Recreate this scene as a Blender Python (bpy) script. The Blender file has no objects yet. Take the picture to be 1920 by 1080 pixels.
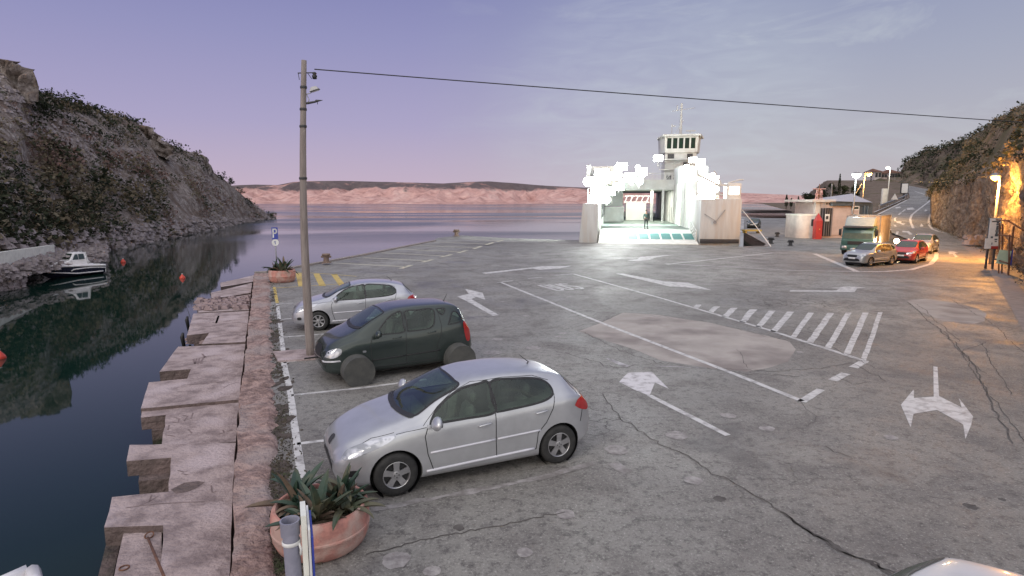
import bpy, bmesh, math, random
from math import sin, cos, tan, atan, atan2, radians, pi, sqrt, exp
from mathutils import Vector, Matrix, noise
from mathutils.bvhtree import BVHTree
from mathutils.geometry import tessellate_polygon, delaunay_2d_cdt
random.seed(7)
S = bpy.context.scene
COL = S.collection
# ------------------------------------------------------------------ camera
F, CH, HOR = 1120.0, 4.08, 378.0
TH = atan((540 - HOR) / F)
cd = bpy.data.cameras.new('camera'); cam = bpy.data.objects.new('camera', cd); COL.objects.link(cam)
cam.location = (0, 0, CH); cam.rotation_euler = (pi/2 - TH, 0, 0)
cd.sensor_width = 36; cd.lens = 36*F/1920; cd.clip_start = .05; cd.clip_end = 9000
S.camera = cam
# ------------------------------------------------------------------ sky
def lin(c):
    return tuple(((x/255)/12.92 if x/255 <= .04045 else ((x/255+.055)/1.055)**2.4) for x in c)
W = bpy.data.worlds.new('World'); S.world = W; W.use_nodes = True
nt = W.node_tree; N = nt.nodes; L = nt.links; N.clear()
def nd(tree, typ, **k):
    n = tree.nodes.new(typ)
    for a, b in k.items(): setattr(n, a, b)
    return n
def mathn(tree, op, a, b=None, c=None, clamp=False):
    n = nd(tree, 'ShaderNodeMath', operation=op); n.use_clamp = clamp
    for i, v in enumerate((a, b, c)):
        if v is None: continue
        if isinstance(v, (int, float)): n.inputs[i].default_value = v
        else: tree.links.new(v, n.inputs[i])
    return n.outputs[0]
def ramp(tree, fac, stops, interp='LINEAR'):
    n = nd(tree, 'ShaderNodeValToRGB'); n.color_ramp.interpolation = interp
    el = n.color_ramp.elements
    while len(el) < len(stops): el.new(.5)
    for e, (p, c) in zip(el, stops):
        e.position = p; e.color = tuple(c[:3]) + (1,)
    tree.links.new(fac, n.inputs[0]); return n.outputs[0]
def mixc(tree, fac, a, b, mode='MIX'):
    n = nd(tree, 'ShaderNodeMix', data_type='RGBA', blend_type=mode)
    for k, v in ((0, fac), (6, a), (7, b)):
        if isinstance(v, (int, float)): n.inputs[k].default_value = v
        elif isinstance(v, tuple): n.inputs[k].default_value = tuple(v[:3]) + (1,)
        else: tree.links.new(v, n.inputs[k])
    return n.outputs[2]
tc = nd(nt, 'ShaderNodeTexCoord')
sep = nd(nt, 'ShaderNodeSeparateXYZ'); L.new(tc.outputs['Generated'], sep.inputs[0])
SKY = ramp(nt, sep.outputs[2], [(0.0, lin((198,178,196))), (.04, lin((188,172,196))), (.12, lin((168,160,196))),
      (.24, lin((146,145,188))), (.36, lin((122,125,176))), (.55, lin((92,100,152))), (1, lin((150,150,200)))])
# grey-green veil of thin cloud to the right of the bay
GR = ramp(nt, sep.outputs[2], [(0.0, lin((188,180,188))), (.08, lin((178,176,188))), (.2, lin((160,164,186))), (.34, lin((136,144,180))),
      (.55, lin((100,106,160))), (1, lin((150,150,200)))])
fx = nd(nt, 'ShaderNodeMapRange'); fx.inputs[1].default_value = -.15; fx.inputs[2].default_value = .35; L.new(sep.outputs[0], fx.inputs[0])
base = mixc(nt, fx.outputs[0], SKY, GR)
mp = nd(nt, 'ShaderNodeMapping'); mp.inputs['Scale'].default_value = (2.0, 2.0, 9.0); mp.inputs['Rotation'].default_value = (0, radians(12), 0)
L.new(tc.outputs['Generated'], mp.inputs[0])
cn = nd(nt, 'ShaderNodeTexNoise'); cn.inputs['Scale'].default_value = 2.2; cn.inputs['Detail'].default_value = 7; cn.inputs['Roughness'].default_value = .6; cn.inputs['Distortion'].default_value = .8
L.new(mp.outputs[0], cn.inputs[0])
cf = nd(nt, 'ShaderNodeMapRange'); cf.inputs[1].default_value = .54; cf.inputs[2].default_value = .8; cf.inputs[4].default_value = .8; L.new(cn.outputs[0], cf.inputs[0])
cfx = mathn(nt, 'MULTIPLY', cf.outputs[0], fx.outputs[0])
base = mixc(nt, cfx, base, lin((190,196,205)))
# glare of the ferry floodlights painted into the sky, streaked with thin cloud
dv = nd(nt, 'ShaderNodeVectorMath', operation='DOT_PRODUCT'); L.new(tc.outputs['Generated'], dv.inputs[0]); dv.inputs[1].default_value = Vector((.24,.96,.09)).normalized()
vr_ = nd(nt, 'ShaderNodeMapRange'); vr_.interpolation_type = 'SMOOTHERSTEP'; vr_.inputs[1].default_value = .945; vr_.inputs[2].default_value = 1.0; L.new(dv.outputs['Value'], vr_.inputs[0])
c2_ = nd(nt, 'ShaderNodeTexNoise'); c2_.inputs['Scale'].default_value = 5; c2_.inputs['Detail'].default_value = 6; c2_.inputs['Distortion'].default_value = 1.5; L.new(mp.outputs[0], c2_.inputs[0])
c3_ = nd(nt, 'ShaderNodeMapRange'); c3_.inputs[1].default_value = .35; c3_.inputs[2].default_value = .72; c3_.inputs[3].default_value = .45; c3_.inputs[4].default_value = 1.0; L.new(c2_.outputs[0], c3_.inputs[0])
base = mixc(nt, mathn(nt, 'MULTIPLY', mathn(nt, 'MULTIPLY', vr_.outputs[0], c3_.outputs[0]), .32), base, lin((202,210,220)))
# afterglow in the sky behind the viewer, where the sun has just set
bk = nd(nt, 'ShaderNodeMapRange'); bk.inputs[1].default_value = -.1; bk.inputs[2].default_value = -.9; bk.inputs[4].default_value = 1.0; L.new(sep.outputs[1], bk.inputs[0])
glow = mixc(nt, bk.outputs[0], (0, 0, 0), (.98, .93, .74))
up = nd(nt, 'ShaderNodeMapRange'); up.inputs[1].default_value = .42; up.inputs[2].default_value = .9; L.new(sep.outputs[2], up.inputs[0])
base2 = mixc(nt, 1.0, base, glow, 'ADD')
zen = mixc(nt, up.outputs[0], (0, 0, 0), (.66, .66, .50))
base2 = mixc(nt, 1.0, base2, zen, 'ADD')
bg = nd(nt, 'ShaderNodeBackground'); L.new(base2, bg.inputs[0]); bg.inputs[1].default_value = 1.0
# a low-strength daylight sky underneath for the dusk air
ns = nd(nt, 'ShaderNodeTexSky', sky_type='NISHITA'); ns.sun_disc = False; ns.sun_elevation = radians(4); ns.sun_rotation = radians(215)
bg2 = nd(nt, 'ShaderNodeBackground'); L.new(ns.outputs[0], bg2.inputs[0]); bg2.inputs[1].default_value = .01
ad = nd(nt, 'ShaderNodeAddShader'); L.new(bg.outputs[0], ad.inputs[0]); L.new(bg2.outputs[0], ad.inputs[1])
wo = nd(nt, 'ShaderNodeOutputWorld'); L.new(ad.outputs[0], wo.inputs[0])
sd = bpy.data.lights.new('sun', 'SUN'); sd.energy = .9; sd.angle = radians(22); sd.color = (1, .90, .78)
so = bpy.data.objects.new('sun', sd); COL.objects.link(so); so.rotation_euler = (radians(58), 0, radians(-35))
S.view_settings.view_transform = 'Standard'; S.view_settings.look = 'None'; S.view_settings.gamma = 1
S.view_settings.exposure = 0.0
S.cycles.use_denoising = True; S.cycles.sample_clamp_indirect = 4; S.cycles.max_bounces = 6
# ------------------------------------------------------------------ pixel -> world
SL = .07; Y0 = 55.0
def ray(u, v):
    x = (u-960)/F; y = (v-540)/F
    f = cos(TH) - y*sin(TH); d = sin(TH) + y*cos(TH)
    return x/f, d/f          # X per metre of Y, drop per metre of Y
def G(u, v, z=0.0):
    a, d = ray(u, v); Y = (CH - z)/d
    return Vector((a*Y, Y, z))
def GS(u, v, z=0.0):        # lot, or the slope beyond it on the right
    a, d = ray(u, v)
    Y = (CH - z)/d if d > 1e-4 else 1e9
    if Y > Y0 or Y < 0: Y = (CH - z + SL*Y0)/(SL + d)
    return Vector((a*Y, Y, max(0, SL*(Y-Y0)) + z))
def P(u, v, Y):
    a, d = ray(u, v); return Vector((a*Y, Y, CH - d*Y))
def H(x, y): return max(0, SL*(y-Y0))
# ------------------------------------------------------------------ helpers
def tag(o, label=None, cat=None, group=None, kind=None):
    if label: o['label'] = label
    if cat: o['category'] = cat
    if group: o['group'] = group
    if kind: o['kind'] = kind
    return o
def link(name, me, mat=None, parent=None, smooth=None):
    if mat is not None and not me.materials:
        for m in (mat if isinstance(mat, (list, tuple)) else [mat]): me.materials.append(m)
    if smooth:
        me.polygons.foreach_set('use_smooth', [True]*len(me.polygons))
        if smooth is not True: me.set_sharp_from_angle(angle=radians(smooth))
    o = bpy.data.objects.new(name, me); COL.objects.link(o)
    if parent is not None: o.parent = parent
    return o
def empty(name, loc=(0,0,0), rz=0, label=None, cat=None, group=None):
    o = bpy.data.objects.new(name, None); COL.objects.link(o); o.location = loc; o.rotation_euler = (0,0,rz)
    o.empty_display_size = .2
    return tag(o, label, cat, group)
def copy_tree(o, parent=None):
    c = o.copy(); COL.objects.link(c)
    if parent is not None: c.parent = parent
    for ch in list(o.children): copy_tree(ch, c)
    return c
class MB:
    def __init__(s): s.v = []; s.f = []; s.m = []
    def add(s, vs, fs, mi=0):
        n = len(s.v); s.v += [tuple(v) for v in vs]; s.f += [tuple(i+n for i in f) for f in fs]; s.m += [mi]*len(fs); return s
    def quad(s, a, b, c, d, mi=0): return s.add([a,b,c,d], [(0,1,2,3)], mi)
    def box(s, c, size, rz=0, mi=0, M=None, taper=1.0):
        x, y, z = [q/2 for q in size]; vs = []
        for dz in (-z, z):
            t = taper if dz > 0 else 1
            for dx, dy in ((-x,-y),(x,-y),(x,y),(-x,y)):
                p = Vector((dx*t, dy*t, dz))
                if M is not None: p = M @ p
                elif rz: p = Matrix.Rotation(rz, 3, 'Z') @ p
                vs.append(p + Vector(c))
        return s.add(vs, [(3,2,1,0),(4,5,6,7),(0,1,5,4),(1,2,6,5),(2,3,7,6),(3,0,4,7)], mi)
    def b2(s, a, b, mi=0):
        return s.box([(p+q)/2 for p, q in zip(a,b)], [abs(q-p) for p, q in zip(a,b)], mi=mi)
    def tube(s, pts, r, n=8, mi=0, cap=True):
        pts = [Vector(p) for p in pts]; k = len(pts)
        rs = r if isinstance(r, (list, tuple)) else [r]*k
        vs = []; up0 = None
        for i, p in enumerate(pts):
            t = (pts[min(i+1,k-1)] - pts[max(i-1,0)]).normalized()
            if up0 is None: up0 = Vector((0,0,1)) if abs(t.z) < .9 else Vector((1,0,0))
            a = (up0 - t*up0.dot(t)).normalized(); b = t.cross(a); up0 = a
            for j in range(n):
                w = 2*pi*j/n; vs.append(p + a*cos(w)*rs[i] + b*sin(w)*rs[i])
        fs = [(i*n+j, i*n+(j+1)%n, (i+1)*n+(j+1)%n, (i+1)*n+j) for i in range(k-1) for j in range(n)]
        if cap: fs += [tuple(range(n-1,-1,-1)), tuple((k-1)*n+j for j in range(n))]
        return s.add(vs, fs, mi)
    def lathe(s, prof, n=24, c=(0,0,0), axis='Z', mi=0, closed=False):
        vs = []
        for (r, h) in prof:
            for j in range(n):
                w = 2*pi*j/n
                if axis == 'Z': p = (r*cos(w), r*sin(w), h)
                elif axis == 'Y': p = (r*cos(w), h, r*sin(w))
                else: p = (h, r*cos(w), r*sin(w))
                vs.append((p[0]+c[0], p[1]+c[1], p[2]+c[2]))
        k = len(prof)
        fs = [(i*n+j, i*n+(j+1)%n, (i+1)*n+(j+1)%n, (i+1)*n+j) for i in range(k-1) for j in range(n)]
        if closed: fs += [((k-1)*n+j, (k-1)*n+(j+1)%n, (j+1)%n, j) for j in range(n)]
        return s.add(vs, fs, mi)
    def poly(s, pts, mi=0):
        pts = [Vector(p) for p in pts]; tr = tessellate_polygon([pts])
        fs = []
        for t in tr:
            a, b, c = [pts[i] for i in t]
            nrm = (b-a).cross(c-a)
            fs.append(t if nrm.z >= 0 else (t[0], t[2], t[1]))
        return s.add(pts, fs, mi)
    def prism(s, pts, z0, z1, mi=0, mside=None):
        n = len(pts); a = [Vector((p[0], p[1], z1)) for p in pts]; b = [Vector((p[0], p[1], z0)) for p in pts]
        area = sum(a[i].x*a[(i+1)%n].y - a[(i+1)%n].x*a[i].y for i in range(n))
        if area < 0: a.reverse(); b.reverse()
        s.poly(a, mi)
        tr = tessellate_polygon([b]); fs = []
        for t in tr:
            p, q, r = [b[i] for i in t]
            fs.append(t if (q-p).cross(r-p).z <= 0 else (t[0], t[2], t[1]))
        s.add(b, fs, mi)
        for i in range(n):
            j = (i+1) % n; s.add([b[i], b[j], a[j], a[i]], [(0,1,2,3)], mi if mside is None else mside)
        return s
    def build(s, name, mat, parent=None, smooth=None, merge=False):
        me = bpy.data.meshes.new(name); me.from_pydata(s.v, [], s.f)
        mats = mat if isinstance(mat, (list, tuple)) else [mat]
        for m in mats: me.materials.append(m)
        if len(mats) > 1: me.polygons.foreach_set('material_index', s.m)
        if merge:
            bm = bmesh.new(); bm.from_mesh(me); bmesh.ops.remove_doubles(bm, verts=bm.verts, dist=1e-4)
            bmesh.ops.recalc_face_normals(bm, faces=bm.faces); bm.to_mesh(me); bm.free()
        me.update()
        return link(name, me, None, parent, smooth)
# ------------------------------------------------------------------ materials
def mat(name, col, rough=.6, metal=0, col2=None, scale=3, thr=(.35,.65), bump=0, bscale=30, coat=0, spec=.5, emit=None, es=0, detail=6, col3=None, scale3=.6, stretch=None):
    m = bpy.data.materials.new(name); m.use_nodes = True; t = m.node_tree; b = t.nodes['Principled BSDF']
    b.inputs['Roughness'].default_value = rough; b.inputs['Metallic'].default_value = metal
    b.inputs['Specular IOR Level'].default_value = spec
    b.inputs['Base Color'].default_value = tuple(col) + (1,)
    g = nd(t, 'ShaderNodeNewGeometry') if False else nd(t, 'ShaderNodeTexCoord')
    src = g.outputs['Object']
    if stretch:
        mpn = nd(t, 'ShaderNodeMapping'); mpn.inputs['Scale'].default_value = stretch; t.links.new(src, mpn.inputs[0]); src = mpn.outputs[0]
    c = None
    if col2 is not None:
        n = nd(t, 'ShaderNodeTexNoise'); n.inputs['Scale'].default_value = scale; n.inputs['Detail'].default_value = detail; n.inputs['Roughness'].default_value = .62
        t.links.new(src, n.inputs[0])
        c = ramp(t, n.outputs[0], [(thr[0], col), (thr[1], col2)])
        if col3 is not None:
            n3 = nd(t, 'ShaderNodeTexNoise'); n3.inputs['Scale'].default_value = scale3; n3.inputs['Detail'].default_value = 4
            t.links.new(src, n3.inputs[0])
            f3 = nd(t, 'ShaderNodeMapRange'); f3.inputs[1].default_value = .48; f3.inputs[2].default_value = .62; t.links.new(n3.outputs[0], f3.inputs[0])
            c = mixc(t, f3.outputs[0], c, col3)
        t.links.new(c, b.inputs['Base Color'])
    if bump:
        n2 = nd(t, 'ShaderNodeTexNoise'); n2.inputs['Scale'].default_value = bscale; n2.inputs['Detail'].default_value = 5
        t.links.new(src, n2.inputs[0])
        bp = nd(t, 'ShaderNodeBump'); bp.inputs['Strength'].default_value = bump; bp.inputs['Distance'].default_value = 1.2/bscale
        t.links.new(n2.outputs[0], bp.inputs['Height']); t.links.new(bp.outputs[0], b.inputs['Normal'])
    if coat: b.inputs['Coat Weight'].default_value = coat; b.inputs['Coat Roughness'].default_value = .06
    if emit: b.inputs['Emission Color'].default_value = tuple(emit) + (1,); b.inputs['Emission Strength'].default_value = es
    return m
M = {}
M['rust'] = mat('rust', (.10,.045,.03), .8, 0, (.20,.09,.05), 8, bump=.3)
M['tyre'] = mat('tyre', (.015,.015,.016), .75, 0, (.03,.03,.03), 12)
M['rim'] = mat('rim', (.55,.55,.57), .32, .85, (.42,.42,.44), 9)
M['rimdark'] = mat('rimdark', (.03,.03,.032), .5, .4)
M['glasscar'] = None
M['glassdim'] = mat('glassdim', (.03,.06,.05), .22, 0, (.06,.09,.08), 2, spec=.3)
M['black'] = mat('black', (.012,.012,.014), .5, 0, (.02,.02,.022), 10)
M['glass'] = mat('glass', (.020,.044,.030), .05, 0, (.03,.036,.034), 1.5, spec=.9)
M['chrome'] = mat('chrome', (.6,.6,.62), .15, 1, (.5,.5,.52), 5)
M['white'] = mat('white', (.72,.72,.72), .45, 0, (.6,.6,.6), 4)
M['whitepaint'] = mat('whitepaint', (.78,.79,.74), .5, 0, (.62,.62,.58), 2.5, bump=.05)
M['steel'] = mat('steel', (.33,.34,.36), .45, .6, (.22,.22,.24), 5)
M['dark'] = mat('dark', (.03,.03,.035), .6, 0, (.05,.05,.055), 6)
M['wood'] = mat('wood', (.19,.16,.15), .8, 0, (.29,.25,.235), 3, bump=.3, bscale=8, stretch=(6,6,.5))
M['red'] = mat('red', (.42,.04,.04), .45, 0, (.30,.03,.03), 4)
M['taillens'] = mat('taillens', (.45,.03,.03), .15, 0, (.30,.02,.02), 9, spec=.8)
M['headlens'] = mat('headlens', (.30,.31,.34), .10, .3, (.60,.61,.66), 6, (.46,.60), spec=.9, detail=1)

def carglass():
    m = bpy.data.materials.new('car_glass'); m.use_nodes = True; t = m.node_tree; t.nodes.remove(t.nodes['Principled BSDF']); out = t.nodes['Material Output']
    tr = nd(t, 'ShaderNodeBsdfTransparent'); tr.inputs[0].default_value = (.50,.62,.54,1); gl = nd(t, 'ShaderNodeBsdfGlossy'); gl.inputs['Roughness'].default_value = .03; gl.inputs[0].default_value = (.86,.95,.90,1)
    fr = nd(t, 'ShaderNodeLayerWeight'); fr.inputs[0].default_value = .5; f = mathn(t, 'ADD', mathn(t, 'MULTIPLY', mathn(t, 'POWER', fr.outputs[1], 3), .55), .045, clamp=True)
    n = nd(t, 'ShaderNodeTexNoise'); n.inputs['Scale'].default_value = 2.5; tcn = nd(t, 'ShaderNodeTexCoord'); t.links.new(tcn.outputs['Object'], n.inputs[0])
    f2 = mathn(t, 'ADD', f, mathn(t, 'MULTIPLY', n.outputs[0], .05), clamp=True)
    mx = nd(t, 'ShaderNodeMixShader'); t.links.new(f2, mx.inputs[0]); t.links.new(tr.outputs[0], mx.inputs[1]); t.links.new(gl.outputs[0], mx.inputs[2]); t.links.new(mx.outputs[0], out.inputs[0]); return m
M['glasscar'] = carglass()
M['cabin'] = mat('cabin', (.05,.052,.052), .9, 0, (.085,.085,.08), 4)
M['seat'] = mat('seat', (.10,.10,.105), .9, 0, (.16,.155,.15), 12)
# ================================================================== SETTING
def asphalt():
    m = bpy.data.materials.new('asphalt'); m.use_nodes = True; t = m.node_tree; b = t.nodes['Principled BSDF']
    tcn = nd(t, 'ShaderNodeTexCoord'); src = tcn.outputs['Object']
    def noi(sc, det=6, ro=.6, dist=0):
        n = nd(t, 'ShaderNodeTexNoise'); n.inputs['Scale'].default_value = sc; n.inputs['Detail'].default_value = det; n.inputs['Roughness'].default_value = ro; n.inputs['Distortion'].default_value = dist
        t.links.new(src, n.inputs[0]); return n.outputs[0]
    def mr(x, a, b_, c=0., d=1.):
        n = nd(t, 'ShaderNodeMapRange'); n.inputs[1].default_value = a; n.inputs[2].default_value = b_; n.inputs[3].default_value = c; n.inputs[4].default_value = d
        t.links.new(x, n.inputs[0]); return n.outputs[0]
    big = noi(.10, 5, .6, .6); mid = noi(.7, 8, .65, .4); fine = noi(6, 7, .8); grit = noi(26, 4, .85)
    c = ramp(t, big, [(.36, (.165,.155,.145)), (.5, (.225,.215,.200)), (.64, (.290,.280,.258))])
    c = mixc(t, mr(mid, .49, .62, 0, .8), c, (.150,.138,.132))
    c = mixc(t, mr(fine, .50, .60, 0, .8), c, (.085,.078,.076))
    c = mixc(t, mr(grit, .56, .66, 0, .75), c, (.50,.48,.455))
    c = mixc(t, mr(grit, .44, .34, 0, .8), c, (.035,.032,.034))
    # crazed cracks where the surface has broken up
    vo = nd(t, 'ShaderNodeTexVoronoi', feature='DISTANCE_TO_EDGE'); vo.inputs['Scale'].default_value = 1.5
    ds = nd(t, 'ShaderNodeTexNoise'); ds.inputs['Scale'].default_value = 3; ds.inputs['Detail'].default_value = 4; t.links.new(src, ds.inputs[0])
    vm = nd(t, 'ShaderNodeVectorMath', operation='MULTIPLY_ADD'); t.links.new(ds.outputs[1], vm.inputs[0]); vm.inputs[1].default_value = (.55,.55,.55); t.links.new(src, vm.inputs[2])
    t.links.new(vm.outputs[0], vo.inputs[0])
    cr = mr(vo.outputs[0], .0, .035, 1, 0)
    msk = mr(noi(.13, 4, .55), .54, .62)
    crk = mathn(t, 'MULTIPLY', cr, msk)
    c = mixc(t, crk, c, (.045,.04,.038))
    # dark oily and damp patches
    dm = mr(noi(.33, 6, .62, .8), .57, .68)
    c = mixc(t, mathn(t, 'MULTIPLY', dm, .5), c, (.055,.048,.05))
    t.links.new(c, b.inputs['Base Color'])
    rg = mr(mid, .3, .75, .46, .80)
    rg2 = mathn(t, 'SUBTRACT', rg, mathn(t, 'MULTIPLY', dm, .14))
    t.links.new(rg2, b.inputs['Roughness'])
    h = mathn(t, 'ADD', mathn(t, 'MULTIPLY', grit, .5), mathn(t, 'MULTIPLY', fine, .8))
    h = mathn(t, 'SUBTRACT', h, mathn(t, 'MULTIPLY', crk, 1.2))
    bp = nd(t, 'ShaderNodeBump'); bp.inputs['Strength'].default_value = .55; bp.inputs['Distance'].default_value = .035
    t.links.new(h, bp.inputs['Height']); t.links.new(bp.outputs[0], b.inputs['Normal'])
    return m
M['asphalt'] = asphalt()
M['patch'] = mat('patch', (.40,.36,.335), .8, 0, (.31,.28,.26), 1.1, bump=.35, bscale=30, col3=(.22,.19,.18), scale3=.5)
M['paint'] = mat('paint', (.56,.55,.55), .6, 0, (.27,.255,.255), 4.5, (.46,.66), bump=.25, bscale=40)
M['wornpaint'] = mat('wornpaint', (.46,.44,.46), .7, 0, (.17,.155,.16), 3.2, (.40,.62), bump=.25, bscale=40)
M['fadedpaint'] = mat('fadedpaint', (.34,.32,.32), .8, 0, (.19,.175,.17), 4, (.38,.58), bump=.25, bscale=40)
M['arrowpaint'] = mat('arrowpaint', (.60,.58,.60), .7, 0, (.33,.31,.32), 5, (.48,.66), bump=.25, bscale=40)
M['yellow'] = mat('yellow', (.52,.38,.10), .6, 0, (.25,.20,.10), 3, (.5,.75))
M['paleyellow'] = mat('paleyellow', (.50,.47,.37), .6, 0, (.36,.33,.27), 3, (.5,.75))
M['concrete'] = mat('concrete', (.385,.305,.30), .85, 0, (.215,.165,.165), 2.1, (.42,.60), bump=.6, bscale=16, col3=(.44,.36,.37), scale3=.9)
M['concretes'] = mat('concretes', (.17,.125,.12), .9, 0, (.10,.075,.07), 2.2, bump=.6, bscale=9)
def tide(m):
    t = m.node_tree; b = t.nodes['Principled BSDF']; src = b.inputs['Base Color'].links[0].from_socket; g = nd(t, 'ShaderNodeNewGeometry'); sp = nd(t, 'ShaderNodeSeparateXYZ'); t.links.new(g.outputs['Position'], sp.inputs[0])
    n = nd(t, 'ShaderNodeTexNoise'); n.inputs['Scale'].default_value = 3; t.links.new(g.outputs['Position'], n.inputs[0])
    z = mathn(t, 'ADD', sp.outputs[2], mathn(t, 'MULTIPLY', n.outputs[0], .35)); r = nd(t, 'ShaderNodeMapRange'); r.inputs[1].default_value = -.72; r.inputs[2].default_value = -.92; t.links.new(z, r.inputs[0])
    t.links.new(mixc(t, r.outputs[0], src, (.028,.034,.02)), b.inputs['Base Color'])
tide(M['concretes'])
M['quaywall'] = mat('quaywall', (.40,.275,.25), .92, 0, (.19,.125,.115), 4.5, (.40,.60), bump=1.0, bscale=11, col3=(.33,.26,.25), scale3=.8)
M['crack'] = mat('crack', (.055,.048,.046), .9, 0, (.12,.11,.105), 6)
M['kerb'] = mat('kerb', (.30,.26,.25), .85, 0, (.22,.19,.185), 3, bump=.3)
# ---- lot surface
W_out = [(435,1080),(440,940),(445,830),(451,751),(463,641),(470,583),(477,515)]   # outer edge of the quay coping
W_in = [(533,1080),(531,1000),(516,930),(527,860),(526,760),(518,650),(515,600),(509,513)]
wo_ = [G(*p) for p in W_out]; wi_ = [G(*p) for p in W_in]
d0 = (wo_[0]-wo_[3]).normalized()
back_o = wo_[0] + d0*22; back_i = wi_[0] + d0*22 + Vector((.2,0,0))
mids = [(a+b)/2 for a, b in zip(wo_, [G(484,1080),G(484,940),G(488,830),G(490,751),G(492,641),G(494,583),G(496,515)])]
quay = [G(500,511), G(560,500), G(610,491), G(680,478), G(745,465), G(812,452), G(820,446), G(866,441), G(890,443), G(960,447), G(1110,451), G(1395,463), G(1432,462)]
Q_end = [Vector((31,80,0)), Vector((58,150,0)), Vector((150,150,0)), Vector((160,-20,0))]
outline = [Vector((p.x+.1,p.y,0)) for p in [back_o]+mids] + quay + [Vector((24.5,57.6,0))]
# near lot: up to Y0; the strip behind (Y>Y0) rises on the right
lot = [p for p in outline] + Q_end
b = MB()
b.poly([Vector((p.x, p.y, 0)) for p in lot])
o = b.build('ground', M['asphalt']); tag(o, kind='structure')
# quay face below the lot edge
b = MB()
q = [G(477,512)] + quay + [Vector((24.5,57.6,0)), Vector((31,80,0)), Vector((58,150,0))]
for a, c in zip(q, q[1:]):
    for k in (0,):
        b.quad((a.x,a.y,-3), (c.x,c.y,-3), (c.x,c.y,-.004), (a.x,a.y,-.004))
    d = (c-a); n = Vector((d.y,-d.x,0)).normalized()*.35; z = .10 if a.x < 5.5 and a.y > 34 else .05
    if a.y <= 62:
        e = [a, c, c+n, a+n]; b.prism([(p.x, p.y) for p in e], -.25, z, 1)
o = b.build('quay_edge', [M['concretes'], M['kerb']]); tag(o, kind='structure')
# coping wall, rough stone, along the slabs
def strip(A, B, n, m, zf, name, mt, jit=.0, sides=True):
    """grid surface between polylines A and B"""
    def rs(Pl, k):
        d = [0]
        for p, q_ in zip(Pl, Pl[1:]): d.append(d[-1] + (q_-p).length)
        out = []
        for i in range(k+1):
            t_ = d[-1]*i/k; j = 0
            while j < len(d)-2 and d[j+1] < t_: j += 1
            f = (t_-d[j])/max(1e-6, d[j+1]-d[j]); out.append(Pl[j].lerp(Pl[j+1], f))
        return out
    a = rs(A, n); c = rs(B, n); bb = MB(); vs = []
    for i in range(n+1):
        for j in range(m+1):
            p = a[i].lerp(c[i], j/m)
            p = Vector((p.x, p.y, zf(p, j/m)))
            if jit:
                p += noise.noise_vector(p*3.1)*jit
            vs.append(p)
    fs = [(i*(m+1)+j, i*(m+1)+j+1, (i+1)*(m+1)+j+1, (i+1)*(m+1)+j) for i in range(n) for j in range(m)]
    if ((a[1]-a[0]).cross(c[0]-a[0])).z > 0: fs = [f[::-1] for f in fs]
    bb.add(vs, fs)
    if sides:
        k = len(bb.v)
        vs2 = [Vector(vs[i*(m+1)]) for i in range(n+1)] + [Vector((vs[i*(m+1)].x, vs[i*(m+1)].y, -3)) for i in range(n+1)]
        bb.add(vs2, [(i, i+1, n+1+i+1, n+1+i) for i in range(n)])
    return bb.build(name, mt, None, True)
def zc(p, t):
    z = .05 + noise.noise(p*1.7)*.045 + noise.noise(p*5.3)*.035 + noise.noise(p*11)*.018
    if t > .72: z -= (t-.72)*.38
    return z
o = strip([back_o]+wo_, [back_i]+wi_, 340, 16, zc, 'coping_wall', M['quaywall'], .05)
tag(o, kind='structure')
# debris and dry weeds along the inner edge
M['weed'] = mat('weed', (.035,.032,.025), .9, 0, (.09,.07,.05), 7, col3=(.05,.06,.03), scale3=3)
b = MB(); rnd = random.Random(3)
for i in range(9000):
    t_ = rnd.random()**1.3
    k = t_*(len(wi_)-1); j = int(k); p = wi_[j].lerp(wi_[min(j+1,len(wi_)-1)], k-j)
    dens = noise.noise(Vector((p.y*.9, 0, 3)))
    if rnd.random() > .45 + dens: continue
    p = p + Vector((rnd.gauss(-.02,.13), rnd.gauss(0,.12), -.01))
    s_ = rnd.uniform(.008,.028); hgt = rnd.uniform(.01,.05); w = rnd.random()*6.28
    dx, dy = cos(w)*s_, sin(w)*s_
    b.add([p+Vector((dx,dy,0)), p+Vector((-dx,-dy,0)), p+Vector((dy,-dx,hgt*.5)), p+Vector((rnd.gauss(0,s_),rnd.gauss(0,s_),hgt))], [(0,1,3),(0,2,3),(1,2,3),(0,1,2)])
tag(b.build('weeds', M['weed']), kind='stuff')
M['dirt'] = mat('dirt', (.045,.035,.03), .95, 0, (.10,.08,.07), 6, bump=.8, bscale=20)
b = MB(); rd = random.Random(12)
for s_ in range(300):
    k = rd.random()*(len(wi_)-1); j = int(k); p = wi_[j].lerp(wi_[min(j+1,len(wi_)-1)], k-j)
    if noise.noise(Vector((p.y*.7, 0, 8))) < -.12: continue
    c_ = Vector((p.x+rd.gauss(.0,.09), p.y, .0025+s_*.00001)); r_ = rd.uniform(.05,.22)
    b.poly([(c_.x+cos(q*.785)*r_*rd.uniform(.5,1.1)*.7, c_.y+sin(q*.785)*r_*rd.uniform(.6,1.5), c_.z) for q in range(8)])
tag(b.build('dirt', M['dirt']), kind='stuff')
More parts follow.
